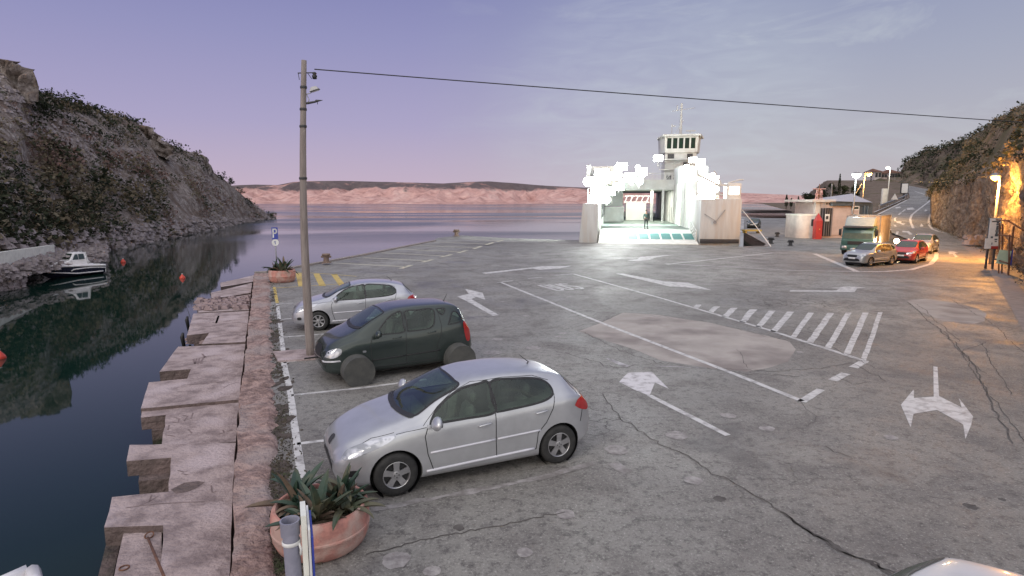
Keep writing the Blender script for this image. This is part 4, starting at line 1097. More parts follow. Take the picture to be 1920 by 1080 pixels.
    for s in (-1, 1):
        mb = MB(); n = 14; prof = []
        for i in range(9):
            f = i/8; rr = sin(pi*(.06+.88*f))**.6
            prof.append((rr, f))
        vs_ = []
        for rr, f in prof:
            for j in range(n):
                a = 2*pi*j/n; vs_.append((mx-.08+.13*f + .02*sin(a)*rr, s*(my+.12+.135*cos(a)*rr), mz+.005+.095*sin(a)*rr + .01))
        mb.add(vs_, [(i*n+j, i*n+(j+1)%n, (i+1)*n+(j+1)%n, (i+1)*n+j) for i in range(8) for j in range(n)]+[tuple(range(n)), tuple(8*n+j for j in range(n))][::1])
        m1 = mb.build('mirror', paint, t_, 60)
        mb = MB(); mb.tube([(mx+.01, s*(my-.04), mz-.07), (mx, s*(my+.09), mz-.05)], [.035,.03], 8); mb.lathe([(.07,0),(.001,.004)], 14, c=(mx+.052, s*(my+.11), mz+.012), axis='X'); mb.build('mirror_base', M['black'], m1)
    return t_, bv
def ring(bv, ol, d, axis, s, off):
    c = [Vector((p[0], p[1])) for p in crom([Vector((p[0], p[1])) for p in ol]+[Vector(ol[0])], 7)[:-1]]; o = grow([tuple(p) for p in c], d); i_ = grow([tuple(p) for p in c], -.012)
    vs = []; ok = []
    for a, b_ in zip(o, i_):
        for q in (a, b_):
            if axis == 'Y': o_, dd = Vector((q[0], s*3, q[1])), Vector((0,-s,0))
            elif axis == 'Z': o_, dd = Vector((q[0], q[1], 4)), Vector((0,0,-1))
            else: o_, dd = Vector((s*6+2, q[0], q[1])), Vector((-s,0,0))
            h = bv.ray_cast(o_, dd); ok.append(h[0] is not None); vs.append(h[0]+(h[1] if h[1].dot(dd) < 0 else -h[1])*off if h[0] is not None else Vector((0,0,0)))
    n = len(o); bb = MB(); fs = []
    for k in range(n):
        f = (2*k, 2*k+1, 2*((k+1)%n)+1, 2*((k+1)%n))
        if all(ok[x] for x in f) and (vs[f[0]]-vs[f[3]]).length < .4: fs.append(f)
    bb.add(vs, fs); return bb
def grow(ol, d):
    c = Vector((sum(p[0] for p in ol)/len(ol), sum(p[1] for p in ol)/len(ol))); out = []
    n = len(ol); A = sum(ol[i][0]*ol[(i+1)%n][1]-ol[(i+1)%n][0]*ol[i][1] for i in range(n))
    sg = 1 if A > 0 else -1
    for i in range(n):
        a, b_, e = Vector(ol[i-1]), Vector(ol[i]), Vector(ol[(i+1)%n])
        t1 = (b_-a).normalized(); t2 = (e-b_).normalized(); nn = Vector((t1.y+t2.y, -(t1.x+t2.x)))
        if nn.length < 1e-4: nn = Vector((t1.y, -t1.x))
        out.append(tuple(b_+nn.normalized()*d*sg))
    return out
def paint(name, c, rough=.32, metal=.55, fl=.03):
    c2 = tuple(max(0, x*(1-fl*4)) for x in c)
    m = mat(name, c, rough, metal, c2, 3, coat=.6)
    return m
M['silver'] = paint('silver', (.50,.51,.54)); M['silverb'] = paint('silverb', (.47,.48,.53)); M['darkgreen'] = paint('darkgreen', (.035,.048,.046), .24, .3)
M['carwhite'] = paint('carwhite', (.62,.62,.64), .3, 0); M['carred'] = paint('carred', (.42,.05,.04), .3, .1); M['suvgrey'] = paint('suvgrey', (.46,.47,.48)); M['vansilver'] = paint('vansilver', (.5,.5,.54)); M['pickup'] = paint('pickup', (.05,.075,.08), .4, .1)
H207 = dict(cabin=[((1.28,-.70,.45),(3.20,.70,.99)), ((1.50,-.55,.9),(3.22,.55,1.335))], belt=.93, seats=((1.98,2.88),1.14), dash=1.30, L=4.03, xf=.80, xr=3.34, R=.312, track=.80, wy=.745, wmax=.86, gap=.05,
  zt=[(0,.54),(.03,.62),(.12,.72),(.35,.84),(.7,.955),(.92,1.005),(1.05,1.045),(1.45,1.25),(1.85,1.405),(2.2,1.462),(2.6,1.470),(3.0,1.445),(3.35,1.385),(3.55,1.325),(3.72,1.18),(3.86,1.03),(3.95,.93),(4.01,.80),(4.03,.66)],
  zs=[(0,.50),(.1,.60),(.4,.73),(.8,.845),(1.1,.895),(1.6,.93),(2.4,.975),(3.1,1.02),(3.5,1.04),(3.75,1.00),(3.93,.86),(4.03,.62)],
  w=[(0,.50),(.02,.57),(.08,.66),(.2,.745),(.42,.81),(.75,.85),(1.2,.862),(2.0,.866),(2.9,.866),(3.4,.86),(3.7,.80),(3.87,.73),(3.97,.66),(4.03,.56)],
  wr=[(0,.38),(.2,.58),(.6,.68),(.95,.70),(1.2,.685),(1.6,.625),(1.9,.59),(2.6,.585),(3.1,.565),(3.5,.54),(3.75,.56),(3.95,.56),(4.03,.46)],
  zb=[(0,.36),(.05,.27),(.3,.20),(.8,.185),(3.3,.19),(3.7,.23),(3.95,.30),(4.03,.40)],
  glass=dict(side=[('side_window', [[(1.30,.955),(1.42,1.10),(1.62,1.235),(1.85,1.335),(2.12,1.375),(2.255,1.378),(2.255,1.15),(2.255,.985),(1.8,.965)]]),
                   ('side_window', [[(2.305,.988),(2.305,1.15),(2.305,1.378),(2.7,1.378),(3.05,1.335),(3.22,1.26),(3.27,1.16),(3.20,1.085),(2.95,1.03)]])],
    top=[('windscreen', [(1.00,0),(1.03,.30),(1.10,.55),(1.16,.615),(1.45,.575),(1.80,.52),(1.815,.3),(1.82,0),(1.815,-.3),(1.80,-.52),(1.45,-.575),(1.16,-.615),(1.10,-.55),(1.03,-.30)], 'Z', 1),
         ('rear_window', [(-.50,1.06),(-.44,1.27),(0,1.295),(.44,1.27),(.50,1.06),(0,1.035)], 'X', 1)]),
  parts=[('headlight', [[(.10,.615),(.22,.72),(.50,.815),(.80,.865),(.72,.80),(.52,.715),(.28,.635),(.14,.59)]], 'headlens', 'Y', (-1,1), .006, 0),
         ('taillight', [[(3.62,.90),(3.70,.985),(3.86,1.00),(3.96,.93),(3.94,.80),(3.88,.77),(3.72,.83)]], 'taillens', 'Y', (-1,1), .006, 0),
         ('grille', [[(-.42,.30),(-.36,.45),(0,.47),(.36,.45),(.42,.30),(0,.27)]], 'black', 'X', (-1,), .005, 0),
         ('badge', [[(-.07,.60),(-.07,.70),(.07,.70),(.07,.60)]], 'dark', 'X', (-1,), .006, 0),
         ('number_plate', [[(-.26,.80),(-.26,.90),(.26,.90),(.26,.80)]], 'white', 'X', (1,), .01, 'poly'),
         ('fog_light', [[(.17,.36),(.17,.44),(.28,.45),(.28,.37)]], 'black', 'Y', (-1,1), .005, 0),
         ('cowl', [[(.93,0),(.96,.32),(1.04,.60),(1.12,.62),(1.06,.52),(1.01,.28),(.985,0),(1.01,-.28),(1.06,-.52),(1.12,-.62),(1.04,-.60),(.96,-.32)]], 'black', 'Z', (1,), .010, 0)],
  trims=[([(1.28,.56),(2.26,.592)],.016,'chrometrim'),([(2.30,.594),(3.00,.616)],.016,'chrometrim'),([(1.22,.295),(2.0,.318),(2.9,.34)],.020,'chrometrim')],
  doors=[[(1.27,.95),(1.21,.80),(1.24,.55),(1.32,.30)], [(2.28,1.40),(2.28,.98),(2.27,.60),(2.28,.31)], [(3.28,1.12),(3.22,.92),(3.10,.72),(2.96,.58),(2.93,.33)], [(1.30,.30),(2.93,.33)], [(1.20,.94),(1.45,1.15),(1.70,1.31),(2.0,1.405),(2.5,1.42),(3.0,1.385),(3.26,1.29)], [(.82,.875),(.95,.895),(1.24,.92)], [(3.55,1.29),(3.72,1.08),(3.78,.80),(3.74,.62)], [(.20,.70),(.50,.835),(.80,.89)]],
  handles=[(2.10,.845),(3.02,.90)], antenna=(3.18,-.14), mirror=(1.36,.86,1.00))
M['chrometrim'] = mat('chrometrim', (.62,.62,.68), .4, .1, (.55,.55,.6), 3)

HAC = dict(cabin=[((1.12,-.70,.5),(3.05,.70,1.02)), ((1.36,-.56,.95),(3.10,.56,1.44))], belt=1.0, seats=((1.80,2.60),1.24), dash=1.12, L=3.60, xf=.70, xr=3.123, R=.300, track=.80, wy=.735, wmax=.86, gap=.045,
  zt=[(0,.52),(.03,.64),(.10,.76),(.3,.92),(.55,1.04),(.70,1.10),(.85,1.185),(1.15,1.36),(1.45,1.50),(1.8,1.575),(2.3,1.60),(2.9,1.585),(3.15,1.545),(3.30,1.46),(3.40,1.28),(3.48,1.06),(3.55,.86),(3.59,.70),(3.60,.62)],
  zs=[(0,.50),(.1,.66),(.35,.80),(.7,.90),(1.1,.94),(2.0,1.0),(2.8,1.08),(3.2,1.12),(3.4,1.05),(3.55,.80),(3.60,.60)],
  w=[(0,.50),(.02,.60),(.08,.69),(.2,.77),(.42,.83),(.75,.855),(1.2,.86),(2.0,.862),(2.8,.86),(3.15,.84),(3.38,.79),(3.52,.72),(3.60,.62)],
  wr=[(0,.38),(.2,.60),(.6,.70),(.8,.70),(1.1,.68),(1.5,.645),(1.9,.625),(2.6,.62),(3.0,.61),(3.3,.58),(3.5,.60),(3.60,.5)],
  zb=[(0,.34),(.05,.26),(.3,.20),(.8,.19),(3.1,.20),(3.4,.26),(3.6,.38)],
  glass=dict(side=[('side_window', [[(1.18,1.02),(1.34,1.20),(1.52,1.375),(1.68,1.455),(1.82,1.465),(1.83,1.2),(1.83,1.035),(1.5,1.02)]]),
                   ('side_window', [[(1.92,1.035),(1.92,1.25),(1.92,1.47),(2.2,1.48),(2.58,1.475),(2.60,1.25),(2.50,1.08),(2.2,1.04)]]),
                   ('quarter_window', [[(2.68,1.47),(2.90,1.46),(2.80,1.34)]]),
                   ('quarter_window', [[(2.92,1.10),(3.08,1.36),(3.22,1.33),(3.30,1.16)]])],
    top=[('windscreen', [(.80,0),(.82,.30),(.88,.55),(.94,.60),(1.15,.575),(1.42,.54),(1.44,.3),(1.45,0),(1.44,-.3),(1.42,-.54),(1.15,-.575),(.94,-.60),(.88,-.55),(.82,-.30)], 'Z', 1),
         ('rear_window', [(-.52,1.12),(-.48,1.40),(0,1.43),(.48,1.40),(.52,1.12),(0,1.09)], 'X', 1)]),
  parts=[('headlight', [[(.06,.60),(.14,.72),(.30,.79),(.40,.77),(.38,.66),(.22,.58)]], 'headlens', 'Y', (-1,1), .006, 0),
         ('taillight', [[(3.34,.86),(3.32,1.10),(3.42,1.10),(3.52,.84),(3.50,.66),(3.40,.66)]], 'taillens', 'Y', (-1,1), .006, 0),
         ('grille', [[(-.34,.55),(-.30,.72),(0,.76),(.30,.72),(.34,.55),(0,.52)]], 'rimdark', 'X', (-1,), .005, 0),
         ('bumper', [[(.02,.52),(.36,.535),(.38,.50),(.03,.485)]], 'chrometrim', 'Y', (-1,1), .012, 'poly'),
         ('indicator', [[(.86,.66),(.86,.70),(.93,.70),(.93,.66)]], 'headlens', 'Y', (-1,1), .008, 0),
         ('cowl', [[(.73,0),(.76,.32),(.83,.58),(.90,.60),(.85,.50),(.81,.28),(.79,0),(.81,-.28),(.85,-.50),(.90,-.60),(.83,-.58),(.76,-.32)]], 'black', 'Z', (1,), .010, 0)],
  trims=[([(1.06,.455),(1.84,.485)],.014,'rimdark'),([(1.88,.486),(2.70,.515)],.014,'rimdark')],
  doors=[[(1.10,1.0),(1.04,.80),(1.06,.50),(1.08,.28)], [(1.875,1.50),(1.875,1.0),(1.86,.28)], [(2.70,1.45),(2.75,1.1),(2.72,.85),(2.62,.66),(2.58,.32)], [(1.08,.28),(2.58,.32)]],
  handles=[(1.66,.92),(2.50,.97)], handlemat=None, antenna=(3.1,.10), mirror=(1.20,.86,1.05))
CG = 'cars parked against the quay wall'
car1, bv1 = make_car('parked_car', H207, M['silver'], 'large silver hatchback nearest the viewer, beside the big agave planter', 'car', G(744,929), G(1046,868), 'five', CG)
car2, bv2 = make_car('parked_car', HAC, M['darkgreen'], 'dark green compact tall hatchback between the two silver cars', 'car', G(668,715), G(856,690), 'cover', CG)
car3, bv3 = make_car('parked_car', H207, M['silverb'], 'silver hatchback standing partly behind the wooden pole', 'car', G(598,620), G(598,620)+Vector((cos(radians(17)), sin(radians(17)), 0))*2.54, 'seven', CG)
# wipers, towing bar
for c_, sp_, bv_, xs_ in ((car1,H207,bv1,(1.05,1.42)),(car3,H207,bv3,(1.05,1.42)),(car2,HAC,bv2,(.86,1.08))):
    for y0, y1 in ((-.5,.02),(.02,.5)):
        wb_ = MB(); q = []
        for k in range(7):
            f = k/6; x = xs_[0]+.03+(xs_[1]-xs_[0])*.45*f; y = y0+(y1-y0)*f
            h = bv_.ray_cast(Vector((x, y, 4)), Vector((0,0,-1)))
            if h[0] is not None: q.append(h[0]+h[1]*.022)
        wb_.tube(q, .008, 5); wb_.build('wiper', M['black'], c_)
MB().box((-.12, .15, .42), (.3,.03,.03)).build('tow_bar', M['black'], car2)
# dashboard paper on the nearest car
# white car whose roof just enters at the bottom right
tmp = dict(H207); 
car4, bv4 = make_car('parked_car', H207, M['carwhite'], 'white car of which only a roof corner shows at the bottom right', 'car', Vector((5.09,2.14,0)), Vector((3.85,4.35,0)), 'five', None)
# SUVs in the queue
HSUV = dict(H207); HSUV.pop('cabin'); HSUV.update(L=4.5, xf=.92, xr=3.58, R=.35, track=.84, wy=.80, wmax=.92,
  zt=[(0,.62),(.03,.78),(.12,.92),(.35,1.02),(.8,1.10),(1.1,1.15),(1.25,1.20),(1.6,1.42),(1.95,1.60),(2.4,1.67),(3.2,1.66),(3.8,1.60),(4.1,1.50),(4.25,1.30),(4.38,1.08),(4.47,.9),(4.5,.7)],
  zs=[(0,.56),(.1,.72),(.4,.90),(1.0,.99),(1.6,1.03),(2.8,1.08),(3.8,1.14),(4.2,1.10),(4.4,.92),(4.5,.65)],
  w=[(0,.58),(.02,.66),(.08,.75),(.2,.83),(.5,.89),(1.2,.92),(3.2,.92),(3.9,.90),(4.25,.84),(4.42,.76),(4.5,.66)],
  wr=[(0,.40),(.2,.64),(.8,.74),(1.15,.74),(1.5,.70),(2.0,.65),(3.2,.635),(3.9,.61),(4.2,.62),(4.5,.52)],
  zb=[(0,.40),(.05,.32),(.3,.25),(3.9,.26),(4.3,.34),(4.5,.46)],
  glass=dict(side=[('side_window', [[(1.45,1.07),(1.75,1.33),(2.0,1.48),(2.3,1.545),(2.46,1.55),(2.46,1.3),(2.46,1.10),(2.0,1.08)]]),('side_window', [[(2.54,1.10),(2.54,1.3),(2.54,1.55),(3.0,1.55),(3.4,1.53),(3.5,1.35),(3.42,1.15),(3.0,1.11)]]),('quarter_window', [[(3.56,1.18),(3.62,1.50),(3.9,1.44),(4.02,1.30),(3.85,1.21)]])],
    top=[('windscreen', [(1.20,0),(1.23,.35),(1.30,.60),(1.60,.62),(1.93,.57),(1.95,0),(1.93,-.57),(1.60,-.62),(1.30,-.60),(1.23,-.35)], 'Z', 1), ('rear_window', [(-.55,1.15),(-.5,1.45),(0,1.47),(.5,1.45),(.55,1.15)], 'X', 1)]),
  parts=[('headlight', [[(.12,.78),(.2,.88),(.5,.97),(.62,.95),(.5,.86),(.25,.78)]], 'headlens', 'Y', (-1,1), .006, 0),
         ('headlight', [[(.36,.74),(.42,.86),(.66,.86),(.68,.76),(.5,.72)],[(-.36,.74),(-.42,.86),(-.66,.86),(-.68,.76),(-.5,.72)]], 'headlens', 'X', (-1,), .007, 0),
         ('grille', [[(-.34,.70),(-.36,.84),(0,.86),(.36,.84),(.34,.70),(0,.68)]], 'rimdark', 'X', (-1,), .006, 0),
         ('air_intake', [[(-.62,.42),(-.45,.60),(0,.58),(.45,.60),(.62,.42),(0,.38)]], 'black', 'X', (-1,), .006, 0),
         ('number_plate', [[(-.26,.56),(-.26,.67),(.26,.67),(.26,.56)]], 'white', 'X', (-1,), .012, 'poly'),
         ('sill_trim', [[(1.35,.36),(3.1,.36),(3.1,.45),(1.35,.43)]], 'black', 'Y', (-1,1), .012, 'poly'),
         ('taillight', [[(4.05,.98),(4.12,1.12),(4.35,1.08),(4.42,.95),(4.2,.93)]], 'taillens', 'Y', (-1,1), .006, 0)],
  doors=[[(1.42,1.06),(1.38,.8),(1.45,.42)], [(2.5,1.56),(2.5,.42)], [(3.45,1.1),(3.3,.8),(3.12,.42)]], handles=[(2.3,.95),(3.2,1.0)], antenna=(3.9,.15), mirror=(1.55,.93,1.12))
QG = 'vehicles queuing for the ferry'
suv, _b = make_car('queueing_car', HSUV, M['suvgrey'], 'silver grey crossover at the front of the queue, broadside beside the truck', 'car', GS(1631,500), dirv(GS(1631,500), 62, .86), 'five', QG)
redc, _b = make_car('queueing_car', HSUV, M['carred'], 'red car directly behind the silver grey crossover', 'car', GS(1717,494), dirv(GS(1717,494), 47, .88), 'five', QG)
vanc, _b = make_car('queueing_car', HSUV, M['vansilver'], 'pale silver car at the back of the queue, behind the red car', 'car', GS(1746,476), dirv(GS(1746,476), 44, .90), 'five', QG)
M['lamplens'] = mat('lamplens', (1,.9,.7), .3, 0, (.98,.9,.7), 3, emit=(1,.82,.5), es=60)
mq = P(1681,452,47.5)
mo = empty('motorcycle', Vector((mq.x, mq.y, 0)), radians(-40), 'motorcycle with a dazzling headlight between the silver grey crossover and the truck', 'motorcycle', QG)
for y, nm in ((.0,'front'),(1.42,'rear')):
    w_ = empty('wheel', (0,y,.31)); w_.parent = mo
    MB().lathe([(.24,-.06),(.29,-.065),(.31,0),(.29,.065),(.24,.06)], 24, axis='X', closed=True).build('tyre', M['tyre'], w_, 50)
    bb = MB(); bb.lathe([(.245,-.02),(.245,.02),(.225,.02),(.225,-.02)], 24, axis='X', closed=True)
    for k in range(5): a = k*1.257; bb.tube([(0,cos(a)*.03,sin(a)*.03),(0,cos(a)*.235,sin(a)*.235)], .014, 5)
    bb.build('rim', M['rim'], w_)
bb = MB(); bb.tube([(0,.0,.31),(0,.16,.72),(0,.24,.98)], .04, 8); bb.build('fork', M['chrome'], mo, True)
bb = MB(); bb.tube([(-.36,.34,1.06),(-.18,.22,1.04),(.18,.22,1.04),(.36,.34,1.06)], .018, 6); bb.build('handlebar', M['black'], mo, True)
bb = MB(); bb.tube([(0,.24,.85),(0,.45,.90),(0,.70,.84),(0,.95,.74)], [.09,.17,.16,.08], 10); bb.build('fuel_tank', M['red'], mo, True)
bb = MB(); bb.tube([(0,.80,.78),(0,1.10,.80),(0,1.45,.88),(0,1.60,.86)], [.10,.13,.10,.05], 10); bb.build('seat', M['black'], mo, True)
bb = MB(); bb.box((0,.65,.42), (.26,.46,.34)); bb.tube([(.12,.7,.3),(.15,1.2,.30),(.15,1.6,.42)], .05, 8); bb.tube([(0,.9,.4),(0,1.42,.31)], .05, 6); bb.build('engine', M['steel'], mo)
M['lamplens'] = mat('lamplens', (1,.9,.7), .3, 0, (.98,.9,.7), 3, emit=(1,.84,.55), es=70)
zl = mq.z
bb = MB(); bb.lathe([(.10,.16),(.19,.06),(.20,0)], 18, c=(0,.08,zl), axis='Y'); bb.build('headlight_shell', M['chrome'], mo, True)
bb = MB(); bb.lathe([(.19,0),(.14,-.05),(.001,-.07)], 18, c=(0,.08,zl), axis='Y'); hl = bb.build('headlight', M['lamplens'], mo, True)
ld = bpy.data.lights.new('headlight_beam', 'SPOT'); ld.energy = 900; ld.color = (1,.76,.40); ld.spot_size = radians(110); ld.spot_blend = .7; ld.shadow_soft_size = .1
lo = bpy.data.objects.new('headlight_beam', ld); COL.objects.link(lo); lo.parent = mo; lo.location = (0,-.15,zl); lo.rotation_euler = (radians(68), 0, radians(180))
# pickup on the quay beside the ferry
pk, _b = make_car('quay_car', HSUV, M['pickup'], 'small dark four by four parked on the quay right of the ferry', 'car', G(1421,428), dirv(G(1421,428), 30, .9), 'five', None, side=-1, res=40)
# ------------------------------------------------------------------ truck
M['truckgreen'] = mat('truckgreen', (.04,.115,.10), .35, .1, (.03,.09,.08), 3, coat=.4); M['truckpale'] = mat('truckpale', (.34,.42,.44), .4, .1, (.28,.36,.38), 3, coat=.3)
M['tarp'] = mat('tarp', (.24,.225,.22), .6, 0, (.17,.155,.15), 1.2, bump=.2, bscale=6)
fl = GS(1596,478.5); fr_ = GS(1655,485)
tk = empty('truck', (0,0,0), 0, 'green box truck with grey sides and a pale roof fairing, beside the crossover', 'truck', QG)
wpx = 59/F*fl.y; tk.location = GS(1575,477.5); tk.rotation_euler = (0,0,radians(-39)); tk.scale = (.94,)*3; 
# local: x right, y back, z up. cab front at y=0
Wd = 2.45
def bev(o_, w_=.03, s_=2):
    bm = bmesh.new(); bm.from_mesh(o_.data); bmesh.ops.remove_doubles(bm, verts=bm.verts, dist=1e-4); bmesh.ops.bevel(bm, geom=[e for e in bm.edges if e.is_manifold and e.calc_face_angle(0) > .5], offset=w_, segments=s_, affect='EDGES', profile=.5); bm.to_mesh(o_.data); bm.free()
    o_.data.polygons.foreach_set('use_smooth', [True]*len(o_.data.polygons)); o_.data.set_sharp_from_angle(angle=radians(35)); return o_
def prof_x(bb, pr, x0, x1, mi=0):
    n = len(pr); a = [(x0, y, z) for y, z in pr]; c = [(x1, y, z) for y, z in pr]; bb.add(a+c, [tuple(range(n)), tuple(range(2*n-1, n-1, -1))]+[(i, i+n, (i+1)%n+n, (i+1)%n) for i in range(n)], mi); return bb
cabp = [(.0,.45),(-.02,1.2),(.10,1.3),(.30,2.20),(.45,2.33),(1.75,2.36),(1.75,.55),(1.45,.45)]
bb = MB(); prof_x(bb, cabp, 0, Wd-.15); cb_ = bev(bb.build('cab', M['truckgreen'], tk, None, True), .06, 3)
bb = MB(); bb.add([(.12,.095,1.36),(Wd-.27,.095,1.36),(Wd-.30,.29,2.10),(.15,.29,2.10)], [(0,1,2,3)]); bb.build('windscreen', M['glassdim'], tk)
for x, s in ((-.006,1),(Wd-.144,0)):
    bb = MB(); bb.add([(x,.35,1.38),(x,1.15,1.38),(x,1.15,2.08),(x,.50,2.08)], [(0,1,2,3)]); bb.build('side_window', M['glass'], tk)
bb = MB(); prof_x(bb, [(.35,2.36),(.42,2.50),(.95,3.02),(1.7,3.10),(1.7,2.36)], .10, Wd-.25); bev(bb.build('roof_fairing', M['truckpale'], tk, None, True), .07, 3)
bb = MB(); bb.add([(.55,.42,2.42),(1.65,.42,2.42),(1.6,.47,2.52),(.6,.47,2.52)], [(0,1,2,3)]); bb.build('fairing_recess', M['black'], tk)
bb = MB(); bb.box((Wd/2-.07,.08,2.30), (Wd-.3,.42,.05), M=Matrix.Rotation(radians(10),3,'X')); bb.build('sun_visor', M['dark'], tk)
bb = MB(); bb.box((Wd/2-.07,-.03,.62), (Wd-.12,.22,.42)); bev(bb.build('bumper', M['truckgreen'], tk, None, True), .04)
bb = MB(); bb.box((Wd/2-.07,-.03,1.02), (1.35,.05,.26)); bb.build('grille', M['black'], tk)
for x in (.28, Wd-.43):
    bb = MB(); bb.box((x,-.15,.66), (.36,.05,.20)); bev(bb.build('headlight', M['headlens'], tk, None, True), .02)
bb = MB(); bb.box((Wd/2-.07,-.15,.55), (.52,.02,.12)); bb.build('number_plate', M['white'], tk)
for x, s in ((-.16,-1),(Wd+.01,1)):
    bb = MB(); bb.box((x,.25,1.85), (.20,.10,.50)); mr_ = bev(bb.build('mirror', M['black'], tk, None, True), .03); bb = MB(); bb.tube([(x-s*.15,.30,2.15),(x,.25,2.12)], .02, 6); bb.tube([(x-s*.15,.30,1.5),(x,.25,1.58)], .02, 6); bb.build('mirror_arm', M['black'], mr_)
bb = MB(); bb.box((Wd/2-.05,4.9,1.98), (Wd,5.9,2.35)); bev(bb.build('cargo_box', M['tarp'], tk, None, True), .04)
bb = MB()
for y in (1.98, 7.82):
    for x in (-.045+.01, Wd-.03): bb.box((x,y,1.98), (.07,.07,2.36))
bb.box((-.03,4.9,3.16),(.06,5.9,.06)); bb.box((Wd-.06,4.9,3.16),(.06,5.9,.06)); bb.box((-.03,4.9,.82),(.06,5.9,.08)); bb.box((Wd-.06,4.9,.82),(.06,5.9,.08)); bb.build('box_frame', M['steel'], tk)
bb = MB(); bb.box((Wd/2-.05,4.5,.62), (.9,7.0,.22)); bb.build('chassis', M['black'], tk)
for y in (.80, 5.8):
    for x, s in ((.14,-1),(Wd-.26,1)):
        t_ = empty('wheel', (x,y,.45)); t_.parent = tk
        bb = MB(); bb.lathe([(.26,-.13),(.40,-.14),(.45,-.10),(.45,.10),(.40,.14),(.26,.13)], 24, axis='X', closed=True); bb.build('tyre', M['tyre'], t_, 50)
        bb = MB(); bb.lathe([(.27,s*.12),(.20,s*.04),(.10,s*.10),(.001,s*.11)], 20, axis='X'); bb.build('rim', M['rim'], t_, 50)
# ================================================================== POLE, PLANTERS, SIGNS
foot = G(583,668); top_ = P(570,113,foot.y-.15)
up_ = (top_-foot)
pole = empty('utility_pole', foot, 0, 'tall weathered wooden pole between the parked cars', 'utility pole')
def pp(t, off=(0,0,0)): return up_*t + Vector(off)
bb = MB(); n = 24; pts = []
for i in range(n+1):
    t = i/n; bow = -.10*sin(pi*t)
    pts.append(pp(t, (bow, 0, 0)) - (Vector((0,0,.2)) if i == 0 else Vector()))
bb.tube(pts, [.118-.055*i/n for i in range(n+1)], 16); bb.build('shaft', M['wood'], pole, True)
bb = MB()
for t in (.62,.79,.845,.915):
    q = pp(t, (-.10*sin(pi*t),0,0)); rr_ = .118-.055*t+.012; bb.lathe([(rr_,-.03),(rr_+.005,0),(rr_,.03)], 16, c=q)
bb.build('steel_band', M['dark'], pole)
q = pp(.96); bb = MB(); bb.tube([q+Vector((-.16,0,0)), q+Vector((.28,0,.01))], .014, 6); bb.tube([q+Vector((-.15,0,0)), q+Vector((-.13,0,-.16))], .008, 5); bb.tube([q+Vector((.08,0,0)), q+Vector((.18,0,-.14))], .008, 5); bb.build('cross_arm', M['dark'], pole)
bb = MB(); bb.lathe([(.001,-.14),(.05,-.13),(.065,-.06),(.035,-.02),(.06,0),(.03,.03),(.001,.04)], 12, c=q+Vector((.25,0,-.01))); bb.build('insulator', M['black'], pole, True)
q = pp(.90, (.06,0,0)); t2 = empty('floodlight_head', q); t2.parent = pole; t2.scale = (.62,)*3
bb = MB(); bb.tube([(-.05,0,-.08),(.10,0,-.05),(.22,0,.02)], .02, 6); bb.tube([(-.02,0,-.1),(.06,0,-.3),(.0,0,-.42)], .018, 6); bb.build('bracket', M['steel'], t2)
bb = MB(); bb.add([(.12,-.12,.0),(.50,-.12,.12),(.50,.12,.12),(.12,.12,.0),(.18,-.10,.17),(.38,-.10,.22),(.38,.10,.22),(.18,.10,.17)], [(0,1,2,3)[::-1],(4,5,6,7),(0,1,5,4),(1,2,6,5),(2,3,7,6),(3,0,4,7)]); bb.build('hood', M['steel'], t2)
bb = MB(); bb.add([(.20,-.10,.01),(.48,-.10,.10),(.48,.10,.10),(.20,.10,.01)], [(0,1,2,3)]); g_ = bb.build('lens', M['white'], t2); g_.location = (0,0,-.012)
q = pp(.865, (.03,0,0)); bb = MB(); bb.tube([q+Vector((-.14,0,-.02)), q+Vector((.05,0,0)), q+Vector((.22,0,.03)), q+Vector((.25,0,.05)), q+Vector((.42,0,.07))], [.02,.03,.025,.035,.003], 8); bb.tube([q+Vector((.28,0,.05)), q+Vector((.28,0,-.03))], .008, 5); bb.build('lamp_arm', M['dark'], pole, True)
# overhead wire
A0 = foot + pp(.972)+Vector((.25,0,0)); B0 = P(1912,229,21.5)
pts = []
for i in range(41):
    t = i/40; p = A0.lerp(B0, t); p.z -= .03*4*t*(1-t); pts.append(p)
A1 = B0 + (B0-A0)*.5; pts.append(A1)
tag(MB().tube(pts, .014, 6).build('overhead_wire', M['black'], None, True), 'thick black overhead cable running from the wooden pole across the sky', 'cable')
